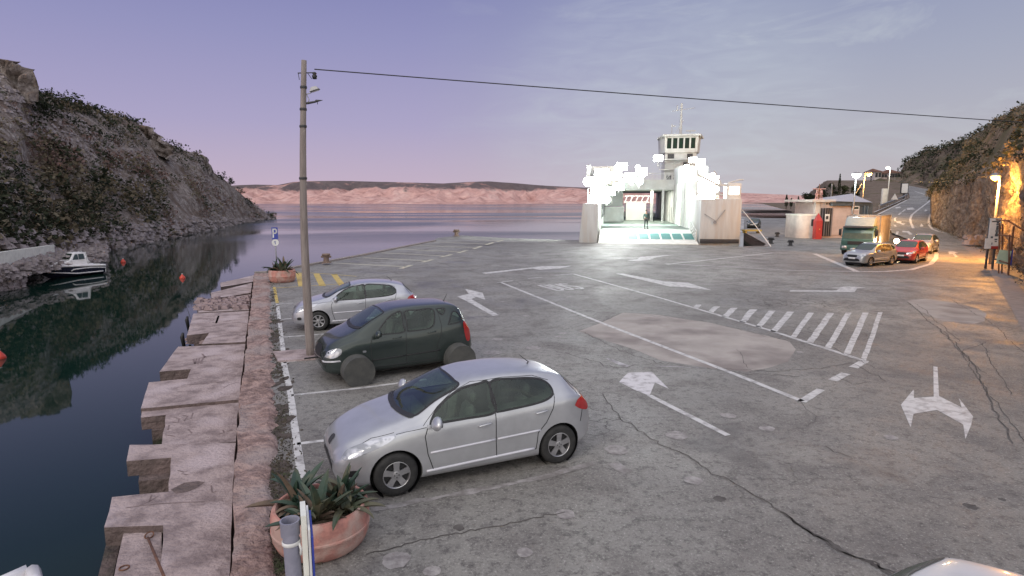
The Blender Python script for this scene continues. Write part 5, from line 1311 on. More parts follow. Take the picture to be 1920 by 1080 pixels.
# planters
M['terra'] = mat('terra', (.50,.23,.19), .8, 0, (.36,.17,.145), 5, (.42,.58), bump=.3, bscale=40, col3=(.46,.31,.27), scale3=3.5)
M['soil'] = mat('soil', (.05,.035,.025), .95, 0, (.14,.10,.075), 12, bump=.6)
M['agave'] = mat('agave', (.020,.045,.030), .5, 0, (.045,.080,.055), 3, col3=(.09,.085,.05), scale3=2.2)
M['agavedry'] = mat('agavedry', (.16,.115,.08), .8, 0, (.09,.065,.05), 6)
def planter(c, R, h, label, n, seed, plab):
    t_ = empty('planter', c, 0, label, 'planter', 'terracotta planters on the quay')
    pr = [(R*.80,0),(R*.90,.05),(R*.975,h*.30),(R*.985,h*.46),(R*1.0,h*.48),(R*1.0,h*.52),(R*.985,h*.54),(R*.99,h*.80),(R*.965,h*.95),(R*.93,h),(R*.88,h),(R*.85,h*.95),(R*.84,h*.80)]
    MB().lathe(pr, 56).build('bowl', M['terra'], t_, 40)
    MB().lathe([(R*.845,h*.82),(R*.5,h*.86),(.001,h*.88)], 28).build('soil', M['soil'], t_, True)
    sb = MB()
    for k in range(3):
        a = .5+k*2.1; pts = [(cos(a+.012*j)*R*(.955+.02*j/3)*1.0, sin(a+.012*j)*R*(.955+.02*j/3), h*.10*j/3*3+.05) for j in range(4)]
        sb.tube(pts, .006, 4)
    sb.build('crack', M['crack'], t_)
    r = random.Random(seed)
    a_ = empty('agave_plants', c+Vector((0,0,h*.84)), 0, plab, 'plant')
    lb, dbb = MB(), MB()
    for k in range(n):
        ca = r.random()*6.283; cr_ = R*.62*sqrt(r.random()); cc = Vector((cos(ca)*cr_, sin(ca)*cr_, 0)); s0 = r.uniform(.7,1.2)*R*.80*(1.35 if k < 4 else .85)
        for q in range(r.randint(9,15)):
            a = q*2.4+r.random()*.5; el = r.uniform(.25,1.45); L_ = s0*r.uniform(.7,1.15); w0 = L_*r.uniform(.085,.12); droop = r.choice((0,0,.25,.6))
            d = Vector((cos(a), sin(a), 0)); sd_ = Vector((-sin(a), cos(a), 0)); tgt = dbb if r.random() < .22 else lb
            vs = []; m_ = 8; p = cc.copy(); ang = el
            for j in range(m_+1):
                f = j/m_; ww = w0*(.75+.9*f)*(1-f)**.75*1.25 + .002
                nn = d*(-sin(ang))+Vector((0,0,1))*cos(ang)
                vs += [p+sd_*ww+nn*ww*.45, p-nn*ww*.05, p-sd_*ww+nn*ww*.45, p-nn*(ww*.35+.003)]
                p = p + (d*cos(ang)+Vector((0,0,1))*sin(ang))*L_/m_; ang -= droop*2.2/m_ + .04
            tgt.add(vs, [(4*j+x, 4*j+(x+1)%4, 4*j+4+(x+1)%4, 4*j+4+x) for j in range(m_) for x in range(4)])
    lb.build('leaves', M['agave'], a_, 50); dbb.build('dry_leaves', M['agavedry'], a_, 50)
    return t_
pc = (G(512,945)+G(698,968))/2
pcx = G(605,1046); R_ = .62
ctr = Vector((P(604,968,6.78).x, 6.74, 0))
planter(ctr, .575, .50, 'large pink terracotta bowl at the front beside the grey pipe', 11, 2, 'dense clump of dark agaves overflowing the large front planter')
c2 = G(530,531); c2.y += .62; c2.x *= c2.y/(c2.y-.62)
planter(Vector((c2.x, c2.y, 0)), .66, .62, 'small looking pink terracotta bowl at the far corner beside the parking sign', 6, 9, 'spiky agaves in the far planter under the parking sign')
# parking sign
sb_ = G(521,512); sb_.y = c2.y+.45; sb_.x = P(519,500,sb_.y).x
sg = empty('parking_sign', sb_, radians(14), 'tall thin post with a blue P plate above a small white disc', 'sign')
hp_ = (P(517,426,sb_.y).z)
M['signblue'] = mat('signblue', (.03,.05,.30), .45, 0, (.04,.06,.33), 4)
MB().tube([(0,0,-.1),(0,0,hp_-.02)], .028, 8).build('post', M['steel'], sg, True)
ph = .62; pl_ = MB().box((0,-.04,hp_-ph/2), (.30,.02,ph*.98)).build('plate', M['signblue'], sg)
lb = MB()
def tstroke(bb, strokes, M4, w):
    for s_ in strokes:
        pts = [M4(*p) for p in s_]
        for a, c in zip(pts, pts[1:]):
            d = (c-a); 
            if d.length < 1e-6: continue
            d.normalize(); nn = Vector((-d.z, 0, d.x))*w/2; e = d*w*.35
            bb.add([a-nn-e, c-nn+e, c+nn+e, a+nn-e], [(0,1,2,3)])
Pst = [[(0,0),(0,1),(.45,1),(.62,.88),(.62,.64),(.45,.5),(0,.5)]]
tstroke(lb, Pst, lambda x, y: Vector((-.08+x*.26, -.054, hp_-.52+y*.42)), .065); lb.build('letter', M['white'], pl_)
bb = MB(); bb.lathe([(.17,-.012),(.17,.012)], 24, c=(0,-.05,hp_-ph-.17), axis='Y'); bb.lathe([(.001,-.012),(.17,-.012)], 24, c=(0,-.05,hp_-ph-.17), axis='Y'); dk = bb.build('disc', M['white'], sg)
bb = MB(); tstroke(bb, [[(0,-.08),(0,.07)],[(-.04,.03),(0,.07)]], lambda x, y: Vector((x, -.066, hp_-ph-.17+y)), .03); bb.build('mark', M['signblue'], dk)
# grey pipe and the board seen edge-on in front of the planter
pt = P(543,975,5.35); pb = Vector((P(566,1200,5.1).x, 5.2, 0))
pb = Vector((pt.x+.06, 5.25, 0))
M['pipe'] = mat('pipe', (.26,.26,.33), .5, 0, (.20,.20,.26), 5, bump=.1)
pi_ = empty('standpipe', pb, 0, 'open grey plastic pipe standing in front of the large planter', 'pipe')
tp = pt-pb
bb = MB(); d_ = tp.normalized()
bb.tube([(0,0,-.1), tp*.5, tp*.93], .075, 20, cap=False); bb.build('pipe', M['pipe'], pi_, True)
bb = MB(); bb.lathe([(.077,-.16),(.088,-.15),(.090,-.02),(.092,0),(.078,0),(.074,-.02),(.072,-.12),(.001,-.12)], 24, c=tp); bb.build('socket', M['pipe'], pi_, 40)
bb = MB(); bb.lathe([(.079,-.02),(.086,-.015),(.086,.015),(.079,.02)], 24, c=tp*.80); bb.tube([tp*.80+Vector((.08,-.02,.0)), tp*.78+Vector((.10,-.03,-.03)), tp*.74+Vector((.095,-.03,-.05))], .012, 6); bb.build('strap', M['white'], pi_, True)
bt = P(566,948,5.5)
bo = empty('notice_board', Vector((bt.x+.04, 5.45, 0)), radians(21), 'white and blue board seen edge-on beside the grey pipe', 'sign')
h_ = bt.z
bb = MB(); bb.box((-.012,0,h_/2+.25), (.05,.30,h_-.5)); bb.build('frame', M['whitepaint'], bo)
bb = MB(); bb.box((.03,0.02,h_/2+.2), (.02,.50,h_-.62)); bb.build('panel', M['white'], bo)
bb = MB(); bb.box((.055,0.02,h_/2+.15), (.02,.54,h_-.66)); bb.build('backing', M['signblue'], bo)
bb = MB(); bb.box((0,.15,.25), (.05,.05,.7)); bb.build('post', M['steel'], bo)
# iron rod and rings on the nearest slab
a = G(277,1010,ZS-.10); c = P(306,1085,6.0)
rodb = G(277,1008,ZS-.10); rt = P(345,1200,5.0)
tag(MB().tube([rodb, P(308,1082,5.9) , P(345,1180,5.1)], .016, 8).build('iron_rod', M['rust'], None, True), 'rusty iron rod slanting over the smooth plate of the nearest slab', 'rod')
bb = MB()
def ring(c_, r_, rr, tilt=0): return [(c_.x+cos(2*pi*k/16)*r_, c_.y+sin(2*pi*k/16)*r_, c_.z+rr+sin(2*pi*k/16)*tilt) for k in range(17)]
tag(MB().tube(ring(G(280,1006,ZS-.10), .055, .02, .02), .009, 6).build('mooring_ring', M['rust'], None, True), 'rusty ring where the iron rod is fixed', 'mooring ring', 'mooring rings on the slab')
tag(MB().tube(ring(G(233,1066,ZS-.10), .055, .012), .009, 6).build('mooring_ring', M['rust'], None, True), 'rusty ring lying loose at the edge of the smooth plate', 'mooring ring', 'mooring rings on the slab')
# tyres and ropes hanging on the slabs
for (u, v, l_, lab) in ((355,600,.35,'dark fender at the water end of the marked slab'),(347,632,.35,'dark fender below the corner of the marked slab')):
    c_ = G(u, v, ZS-.15); tag(MB().tube([c_+Vector((-.06,0,.15)), c_+Vector((-.10,0,0)), c_+Vector((-.05,0,-.45))], [.04,.07,.05], 8).build('fender', M['black'], None, True), lab, 'fender')
bb = MB()
for p0, p1, p2 in (((357,598),(353,588),(350,583)),((369,577),(364,573),(361,572))):
    bb.tube([G(*p0,ZS)+Vector((0,0,.02)), G(*p1,ZS)+Vector((0,0,.1)), G(*p2,ZS)+Vector((0,0,.22))], .012, 5)
tag(bb.build('rope', M['dark'], None, True), 'loose end of dark rope on the marked slab', 'rope')
rnd = random.Random(2); bb = MB()
for _ in range(150):
    u = rnd.uniform(372,468); v = rnd.uniform(556,578)+ (468-u)*.06; c_ = G(u, v, ZS-.1); rock(bb, c_+Vector((0,0,.05)), rnd.uniform(.04,.18), rnd)
for _ in range(60):
    c_ = G(rnd.uniform(355,388), rnd.uniform(626,642), ZS-.3); rock(bb, c_, rnd.uniform(.05,.15), rnd)
M['rubble'] = mat('rubble', (.33,.25,.26), .95, 0, (.20,.15,.15), 3)
tag(bb.build('rubble', M['rubble']), kind='stuff')
# bollards
def bollard(p, label, s=1.0, m='rust'):
    t_ = empty('bollard', p, 0, label, 'bollard', 'mooring bollards on the quay'); t_.scale = (s,)*3
    MB().lathe([(.34,0),(.34,.05),(.22,.07),(.19,.30),(.19,.45),(.26,.52),(.30,.60),(.27,.68),(.001,.70)], 20).build('post', M[m], t_, 45)
    MB().tube([(-.36,0,.46),(.36,0,.46)], .075, 10).build('cross_bar', M[m], t_, True); return t_
M['bollard'] = mat('bollard', (.13,.09,.075), .8, 0, (.22,.16,.13), 5)
bollard(G(856,443,.1), 'rusty bollard with cross bar at the corner of the quay', 1.15, 'bollard')
bollard(G(612,493,.1), 'low rusty bollard on the quay edge behind the wooden pole', .9, 'bollard')
bollard(G(1482,461), 'small dark bollard farthest right on the quay by the ferry', .8, 'dark'); bollard(G(1457,444), 'small dark bollard in the middle of the quay by the ferry', .8, 'dark'); bollard(G(1445,457), 'dark bollard where the ferry line is made fast', .9, 'dark')
tag(MB().tube([P(1392,394,58), P(1418,425,58), G(1445,462,.4)], .045, 6).build('mooring_line', M['white'], None, True), 'pale mooring line running from the ferry down to the quay', 'rope')
bb = MB(); k = G(1402,437); bb.box(k+Vector((.5,0,.35)), (2.2,1.2,.18)); bb.box(k+Vector((-.4,0,.15)), (.2,1,.3)); bb.box(k+Vector((1.4,0,.15)), (.2,1,.3)); tag(bb.build('fender_beam', M['yellow']), 'yellow topped beam lying on the quay right of the ferry', 'beam')
# buoys
M['orange'] = mat('orange', (.65,.07,.04), .4, 0, (.5,.05,.03), 5)
for u, v, r, lab in ((231,492,.22,'small red buoy nearer the white boat'),(342,522,.20,'upright red buoy in the middle of the cove'),(-1,672,.20,'orange buoy cut by the left edge')):
    c_ = G(u, v, ZW); t_ = empty('buoy', c_, 0, lab, 'buoy', 'buoys in the cove')
    k = 1.0; MB().lathe([(.001,-r*.7),(r*.7,-r*.5),(r,0),(r*.85,r*.5),(r*.4,r*1.1),(r*.12,r*1.5),(.001,r*1.55)], 18).build('float', M['orange'], t_, True)
    MB().tube(ring(Vector((0,0,r*1.6)), r*.2, 0, 0), .015, 5).build('ring', M['white'], t_)
# ------------------------------------------------------------------ cabin boat
M['navy'] = mat('navy', (.012,.012,.03), .25, 0, (.02,.02,.04), 3, coat=.5); M['gel'] = mat('gel', (.80,.78,.80), .3, 0, (.70,.68,.70), 2, coat=.3)
def boat(loc, rz, sc, label, rail=True):
    t_ = empty('motor_boat', loc, rz, label, 'boat'); t_.scale = (sc, sc, sc*1.18)
    # x from bow(0) to stern(5.2)
    st = []; m_ = 9
    for i in range(25):
        f = i/24; x = 5.2*f; w_ = .98*(1-(1-min(1,f/.55))**2.2)**.8 if f < .55 else .98-.08*(f-.55)
        w_ = max(.02, w_); sh = .95-.32*f**.8 ; keel = -.25+.55*(1-min(1,f/.30))**2
        ch = .05+.35*(1-min(1,f/.5))
        st.append([(x-.35*(1-f)*(1), -w_, sh), (x-.18*(1-f), -w_*.97, sh*.62+ch*.1), (x, -w_*.86, ch), (x+.0, -w_*.35, keel*.6+ch*.25), (x, 0, keel), (x, w_*.35, keel*.6+ch*.25), (x, w_*.86, ch), (x-.18*(1-f), w_*.97, sh*.62+ch*.1), (x-.35*(1-f), w_, sh)])
    vs = [p for r in st for p in r]; fs = [(i*m_+j, (i+1)*m_+j, (i+1)*m_+j+1, i*m_+j+1) for i in range(24) for j in range(m_-1)]; fs.append(tuple(24*m_+j for j in range(m_)))
    MB().add(vs, fs).build('hull', M['navy'], t_, 50)
    MB().add([(r[0][0], r[0][1], r[0][2]) for r in st]+[(r[-1][0], r[-1][1], r[-1][2]) for r in st], [(i, i+1, 25+i+1, 25+i) for i in range(24)]).build('deck', M['gel'], t_)
    bb = MB()
    for s in (0, -1):
        sg_ = -1 if s == 0 else 1
        bb.tube([(r[s][0], r[s][1]+sg_*.01, r[s][2]+.0) for r in st], .085, 8)
        for zz, f0, f1 in ((.55,.45,1),(.36,.1,.98)):
            q = []
            for i in range(int(24*f0), int(24*f1)+1):
                r = st[i]; a_, c_ = Vector(r[1 if s == 0 else -2]), Vector(r[0 if s == 0 else -1]); e_ = Vector(r[2 if s == 0 else -3])
                wv = .35*sin((i/24-f0)*5) if zz > .5 else 0
                p = a_.lerp(c_, max(0, wv)) if wv > 0 else a_.lerp(e_, .3 if zz > .5 else .75); q.append(p+Vector((0, sg_*.012, 0)))
            bb.tube(q, .05, 6)
    bb.build('hull_stripes', M['gel'], t_, True)
    bb = MB(); bb.box((5.22,0,.38), (.05,1.75,.62)); bb.build('transom', M['white'], t_)
    bb = MB(); pr = [(1.1,.88),(2.2,1.22),(2.65,1.74),(2.85,1.80),(3.7,1.78),(3.75,.72),(1.1,.72)]
    n = len(pr); a_ = [(x, -.68+(.14 if z > 1.3 else 0), z) for x, z in pr]; c_ = [(x, .68-(.14 if z > 1.3 else 0), z) for x, z in pr]
    bb.add(a_+c_, [tuple(range(n)), tuple(range(2*n-1, n-1, -1))]+[(i, i+n, (i+1)%n+n, (i+1)%n) for i in range(n)]); bev(bb.build('cabin', M['gel'], t_, None, True), .05, 2)
    for s in (-1, 1):
        for x0, x1, k in ((2.42,2.95,.30),(3.0,3.5,0)):
            y0_ = s*(.66); y1_ = s*(.555)
            bb = MB(); bb.add([(x0, s*.685, 1.24),(x1, s*.685, 1.24),(x1, s*.57, 1.66),(x0+k, s*.57, 1.66)], [(0,1,2,3)]); bb.build('window', M['glass'], t_)
    bb = MB(); bb.add([(2.22,-.55,1.28),(2.22,.55,1.28),(2.60,.46,1.70),(2.60,-.46,1.70)], [(0,1,2,3)]); bb.build('windscreen', M['glass'], t_).location = (-.03,0,.02)
    bb = MB(); bb.tube([(3.85,-.62,.7),(3.72,-.5,1.80)], .05, 6); bb.tube([(3.85,.62,.7),(3.72,.5,1.80)], .05, 6); bb.tube([(3.9,.5,1.85),(4.7,.5,.75)], .03, 6); bb.build('arch', M['white'], t_)
    bb = MB()
    for s in (-1,1):
        q = [(-.3,0,1.35)]+[(r[0][0]+.05, s*abs(r[0][1])*.92, r[0][2]+.42) for r in st[1:12:2]]; bb.tube(q, .014, 5)
        for p in q[::2]: bb.tube([p, (p[0], p[1], p[2]-.42)], .012, 5)
    
    if rail: bb.build('bow_rail', M['chrome'], t_)
    bb = MB(); bb.box((5.5,0,.55), (.35,.32,.45)); bb.box((5.45,0,.1), (.14,.12,.7)); bev(bb.build('outboard_motor', M['black'], t_, None, True), .04); return t_
bw = G(77,524,ZW); sn = G(172,514,ZW); dd = sn-bw
boat(Vector((bw.x, bw.y, ZW+.10)), atan2(dd.y, dd.x), dd.length/4.4, 'white cabin motor boat with a navy striped hull moored by the stone wall')
c_ = G(84,1078,-.40)+Vector((0,-.52,0))
bx = boat(Vector((c_.x, c_.y, ZW)), radians(-88), .95, 'white boat of which only the bow tip shows at the bottom left corner', False)
# stone mole and white wall on the left
bb = MB(); a_ = [G(-260,590,ZW), G(-60,556,ZW), G(26,542,ZW), G(30,522,ZW), G(80,503,ZW), G(190,474,ZW), G(120,470,ZW), G(-100,480,ZW), G(-400,520,ZW)]
pts = [(p.x, p.y) for p in a_]; bb.prism(pts, -3, -.55); tag(bb.build('stone_quay', M['concretes']), 'low dark stone quay at the foot of the hill beside the white boat', 'quay')
rnd = random.Random(8); bb = MB()
for _ in range(1500):
    k = rnd.random()*5; j = int(k); p = Vector((*pts[j],0)).lerp(Vector((*pts[j+1],0)), k-j); p.z = rnd.uniform(-1.35,-.45); p.y += rnd.uniform(-.1,.6)+(p.z+1.3)*.5; rock(bb, p, rnd.uniform(.08,.2), rnd)
for _ in range(2200):
    u = rnd.uniform(-100,200); p = G(u, 478+(200-u)*.20+rnd.uniform(-6,10), -.6); p.z += rnd.uniform(0,.8)*(1 if rnd.random() < .6 else .3); rock(bb, p, rnd.uniform(.07,.2), rnd)
tag(bb.build('quay_stones', M['stones']), kind='stuff')
wl = empty('white_wall', (0,0,0), 0, 'long low whitewashed wall at the left edge above the stones', 'wall')
a1, a2 = P(-120,490,30), P(102,459,47.5); b1, b2 = P(-120,524,30), P(102,474,47.5)
dr = (a2-a1); nn = Vector((-dr.y, dr.x, 0)).normalized()*.3
bb = MB(); bb.add([b1-Vector((0,0,.6)), b2-Vector((0,0,.6)), a2, a1, b1-Vector((0,0,.6))+nn, b2-Vector((0,0,.6))+nn, a2+nn, a1+nn], [(0,1,2,3),(5,4,7,6),(3,2,6,7),(1,5,6,2),(0,3,7,4)]); bb.build('wall', M['whitepaint'], wl)
for u in (33,47):
    q = P(u, 474, 50); tag(MB().tube([q, q+Vector((0,0,1.0))], .03, 5).build('post', M['steel']), 'thin left post above the white wall' if u == 33 else 'thin right post above the white wall', 'post')
q = P(143,465,60); bb = MB(); bb.box(q+Vector((0,0,-.1)), (1.0,.8,1.1)); tag(bev(bb.build('stone_pillar', M['stones'], None, None, True), .05), 'small square stone pillar on the shore above the boat', 'pillar')
# ================================================================== FERRY
M['ferry'] = mat('ferry', (.66,.67,.66), .5, 0, (.50,.51,.50), .8, bump=.05, bscale=3, col3=(.58,.57,.54), scale3=.3)
M['ferryhull'] = mat('ferryhull', (.50,.50,.49), .55, 0, (.40,.40,.40), .5, col3=(.52,.50,.46), scale3=.2)
M['rusthull'] = mat('rusthull', (.56,.57,.57), .55, 0, (.45,.455,.46), .9, col3=(.50,.475,.45), scale3=.9, stretch=(2.2,2.2,.25), bump=.1, bscale=2)
M['deckgreen'] = mat('deckgreen', (.11,.16,.145), .6, 0, (.17,.19,.17), 1.5, bump=.2)
M['teal'] = mat('teal', (.05,.20,.19), .5, 0, (.08,.26,.24), 3)
M['flood'] = mat('flood', (1,1,1), .3, 0, (.98,1,.98), 3, emit=(.95,1,.96), es=45)
fo = Vector((8.35, 59.6, 0)); fang = radians(-9.5)
fe = empty('ferry', fo, fang, 'white double-ended car ferry with its bow ramp down on the quay and floodlights on', 'ferry')
fa = Vector((-sin(fang), cos(fang), 0)); fr2 = Vector((cos(fang), sin(fang), 0)); FI = Matrix.Rotation(-fang, 3, 'Z')
def fl_(p): return FI @ (Vector(p)-fo)     # world -> ferry coordinates
def fb(a, b_, nm, m, bevel=.05):
    bb = MB(); bb.b2(a, b_); o_ = bb.build(nm, M[m], fe, None)
    return bev(o_, bevel, 2) if bevel else o_
Wf = 13.7; RL, RR = .25, 9.85
# hull sides
bb = MB()
for x0, x1, z1 in ((-1.7, .15, 3.9), (9.95, Wf, 4.35)):
    pr = [(x0+.25,0.9,-1.6),(x1-.1,.9,-1.6),(x1,0,.1),(x1,0,z1),(x0+.35 if x0 < 5 else x0,0,z1),(x0,.3,.1)]
    bb.add([(x, y, z) for x, y, z in pr]+[(x, 62, z) for x, y, z in pr], [(0,1,2,5),(5,2,3,4),(6,11,8,7),(11,10,9,8),(0,6,7,1),(1,7,8,2),(2,8,9,3),(3,9,10,4),(4,10,11,5),(5,11,6,0)])
bev(bb.build('hull', M['rusthull'], fe, None), .08, 2)
fb((10.0,-.05,.12),(Wf-.1,.03,.5),'boot_top','dark',.01)
fb((-.0,4.6,-1.6), (10.2,62,-.9), 'bottom', 'dark', 0)
fb((.16,5.2,.95), (9.94,62,1.15), 'car_deck', 'deckgreen', 0)
fb((.16,61.2,1.15), (9.94,61.6,1.9), 'aft_bulwark', 'ferry', 0)
# ramp
bb = MB(); rp = [(.0,-.9,.06),(.0,.4,.14),(.0,5.2,1.16)]
pr = [(RL,-1.0,.05),(RR-.1,-1.0,.05),(RR-.1,5.2,1.15),(RL,5.2,1.15)]
bb.add(pr+[(x,y,z-.14) for x,y,z in pr], [(0,1,2,3),(7,6,5,4),(0,4,5,1),(1,5,6,2),(2,6,7,3),(3,7,4,0)]); rm = bb.build('bow_ramp', M['whitepaint'], fe)
bb = MB(); 
for k in range(6):
    x0 = 3.2+k*1.1; y0, y1 = .8, 3.4
    zf = lambda y: .05+(y+1)/6.2*1.1+.012
    bb.add([(x0,y0,zf(y0)),(x0+.92,y0,zf(y0)),(x0+.92,y1,zf(y1)),(x0,y1,zf(y1))], [(0,1,2,3)])
bb.build('ramp_grating', M['teal'], rm)
for x in (RL+.08, RR-.2):
    bb = MB()
    for y in (.2,1.2,2.2,3.2,4.4,5.1): zz = .05+(y+1)/6.2*1.1; bb.box((x,y,zz+.5), (.1,.1,1.0))
    for q in (.35,.65,1.0): bb.tube([(x,.2,.26+q),(x,5.1,1.13+q)], .045, 5)
    bb.build('ramp_rail', M['ferry'], rm)
# inner casings and upper decks
fb((-.9,6,1.1), (.35,60,6.6), 'side_casing', 'ferry'); fb((9.80,9,1.1), (Wf-.6,60,6.4), 'side_casing', 'ferry')
bb = MB()
for k in range(9): bb.b2((.33,8+k*5,2.2), (.40,8.9+k*5,4.0)); 
for k in range(9): bb.b2((.33,10.2+k*5,3.2), (.40,12.2+k*5,4.2))
bb.build('casing_windows', M['dark'], fe)
for k in range(8): MB().b2((9.72,12+k*6,1.2), (9.81,12.2+k*6,6.3)).build('frame', M['ferryhull'], fe)
for k in range(6): MB().b2((9.74,15.3+k*6,1.3), (9.81,16.3+k*6,3.3)).build('casing_door', M['ferryhull'], fe)
yb = 26.0
fb((-1.5,yb,5.7), (Wf,60,6.05), 'bridge_deck', 'ferry'); fb((.3,yb-.15,5.72), (9.9,yb,7.1), 'deck_front', 'ferry', 0)
bb = MB()
for k in range(30): bb.b2((-1.3+k*.55,yb+.05,6.05), (-1.26+k*.55,yb+.09,8.15 if False else 7.95))
for z in (7.3,7.6,7.95): bb.b2((-1.4,yb+.04,z-.03), (Wf-.1,yb+.10,z+.03))
bb.build('railing', M['ferry'], fe)
fb((-1.2,14,6.05), (2.6,25.5,8.3), 'added_deckhouse', 'ferry'); fb((9.9,20,6.05), (Wf-.3,27,8.6), 'added_deckhouse', 'ferry'); fb((-1.3,6.2,6.6), (-.9,14,8.0), 'added_bulwark', 'ferry', 0); fb((.0,6.2,6.62), (.3,14,7.6), 'added_bulwark', 'ferry', 0)  # invented white deckhouses and bulwarks, added to catch the flood light
# shapes inside the car deck
fb((.4,yb+2,3.4), (3.0,yb+2.4,5.6), 'inner_bulkhead', 'ferryhull', 0); fb((.4,yb+2,1.2), (3.2,yb+4,3.3), 'locker', 'ferry'); fb((3.6,yb+8,1.2), (6.6,yb+12,3.9), 'locker', 'ferry'); fb((7.0,yb+4,1.2), (7.4,yb+4.4,5.6), 'pillar', 'ferryhull'); fb((8.3,yb-.1,1.2), (8.6,yb+.4,5.7), 'pillar', 'ferry')
bb = MB()
for k in range(5): bb.tube([(3.3+k*.8, yb+6,3.9),(3.7+k*.8,yb+6,4.9)], .06, 5)
for z in (4.0,4.9): bb.tube([(3.2,yb+6,z),(7.0,yb+6,z)], .06, 5)
bb.build('inner_railing', M['ferryhull'], fe)
# tower and wheelhouse, around world u 1275
ct = fl_(P(1275,320,88)); cx, cy = ct.x, ct.y
fb((cx-2.2,cy,6.0), (cx+2.2,cy+6,11.2), 'tower', 'ferry')
bb = MB()
for z in (8.6, 10.0): bb.b2((cx-3.0,cy-.7,z), (cx+3.0,cy,z+.12))
bb.build('landing', M['ferry'], fe)
bb = MB(); bb.tube([(cx-1.9,cy-.3,6.2),(cx-.2,cy-.3,8.6)], .07, 5); bb.tube([(cx-.2,cy-.3,8.7),(cx+1.7,cy-.3,10.0)], .07, 5); bb.tube([(cx-2.0,cy-.45,7.2),(cx-.3,cy-.45,9.6)], .05, 5)
for k in range(7): bb.tube([(cx-3+k,cy-.68,8.7),(cx-3+k,cy-.68,9.7)], .035, 4)
for z in (9.2,9.7): bb.tube([(cx-3,cy-.68,z),(cx+3,cy-.68,z)], .035, 4)
bb.build('stair', M['ferryhull'], fe)
bb = MB()
for x0, z0, x1, z1 in ((-1.9,6.9,-1.2,7.9),(-.9,6.9,-.2,7.9),(.3,6.9,1.0,7.9),(1.3,6.9,1.9,7.9),(.4,9.0,1.0,9.8),(-1.8,10.25,-.9,10.9),(.9,10.25,1.7,10.9)): bb.b2((cx+x0,cy-.03,z0), (cx+x1,cy+.02,z1))
bb.build('tower_window', M['dark'], fe)
# wheelhouse with outward-leaning front windows
wz0, wz1 = P(1275,286,88).z, P(1275,256,88).z
bb = MB(); hw = 2.25
b0 = [(cx-hw,cy-.3,wz0),(cx+hw,cy-.3,wz0),(cx+hw+.5,cy+1.2,wz0),(cx+hw+.5,cy+5,wz0),(cx-hw-.5,cy+5,wz0),(cx-hw-.5,cy+1.2,wz0)]
b1 = [(x+(x-cx)*.05, y-.25 if y < cy else y, wz1) for x, y, z in b0]
bb.add(b0+b1, [(5,4,3,2,1,0),(6,7,8,9,10,11)]+[(i, (i+1)%6, 6+(i+1)%6, 6+i) for i in range(6)]); wh = bb.build('wheelhouse', M['ferry'], fe)
for k in range(5):
    x0 = cx-2.0+k*.83; x1 = x0+.60; za, zb_ = wz0+.55, wz1-.25
    f = lambda z: cy-.3-.25*(z-wz0)/(wz1-wz0)-.02
    bb = MB(); bb.add([(x0,f(za),za),(x1,f(za),za),(x1,f(zb_),zb_),(x0,f(zb_),zb_)], [(0,1,2,3)]); bb.build('window', M['glass'], wh)
bb = MB(); r0 = [(cx-2.6,cy-.9,wz1),(cx+2.6,cy-.9,wz1),(cx+3.3,cy+1.4,wz1-.25),(cx+3.0,cy+5.4,wz1),(cx-3.0,cy+5.4,wz1),(cx-3.3,cy+1.4,wz1-.25)]
bb.add([(x,y,z+.02) for x,y,z in r0]+[(x,y,z+.26) for x,y,z in r0], [(5,4,3,2,1,0),(6,7,8,9,10,11)]+[(i, (i+1)%6, 6+(i+1)%6, 6+i) for i in range(6)]); bb.build('roof', M['ferry'], wh)
mt_ = fl_(P(1276,250,89.5)); mz1 = P(1276,196,89.5).z; mx_, my_ = mt_.x, mt_.y
bb = MB(); bb.tube([(mx_,my_,wz1+.2),(mx_,my_,wz1+3),(mx_,my_,mz1)], [.22,.16,.06], 10); bb.tube([(mx_-1.3,my_,mz1-.9),(mx_+1.9,my_,mz1-.5)], .04, 5); bb.tube([(mx_-.6,my_,mz1-.9),(mx_-.6,my_,mz1-.1)], .07, 6); bb.box((mx_,my_,mz1-.2), (.28,.28,.7)); bb.tube([(mx_-1.3,my_-.5,wz1+.2),(mx_-1.3,my_-.5,wz1+1.9)], .06, 5); bb.box((mx_-1.1,my_-.5,wz1+1.6), (.6,.12,.16)); bb.tube([(mx_+1.3,my_-.3,wz1+.2),(mx_+1.3,my_-.3,wz1+.8)], .06, 5); bb.box((mx_+1.4,my_-.3,wz1+.9), (1.3,.14,.16)); bb.tube([(mx_+.4,my_,wz1+2.5),(mx_-.9,my_-.3,wz1+.3)], .03, 4)
bb.build('mast', M['ferryhull'], fe)
# right bow post with hydraulic arms and its lamp box
q = fl_(P(1380,372,60)); sxx = Wf
fb((sxx-1.35,.4,4.3), (sxx-.05,2.2,5.85), 'bow_box', 'ferry'); 
bb = MB(); bb.tube([(sxx-4.0,.6,6.6),(sxx-2.2,.6,5.7),(sxx-1.2,.6,5.6)], .12, 6); bb.tube([(sxx-3.9,.6,5.2),(sxx-1.6,.6,4.7)], .08, 6); bb.tube([(sxx-2.6,.6,7.0),(sxx-1.9,.6,5.8)], .07, 6); bb.tube([(sxx-1.3,.5,5.85),(sxx-.2,.5,6.15),(sxx+.1,.5,6.15)], .07, 6); bb.tube([(sxx-4.1,.6,4.4),(sxx-4.1,.6,7.2)], .11, 6); bb.build('bow_gantry', M['ferry'], fe)
bb = MB(); bb.tube([(10.3,-.02,2.9),(11.4,-.06,2.2),(12.2,-.06,3.3)], .03, 5); bb.lathe([(.16,-.05),(.001,-.05)], 12, c=(11.3,0,2.1), axis='Y'); bb.build('draught_marks', M['steel'], fe)
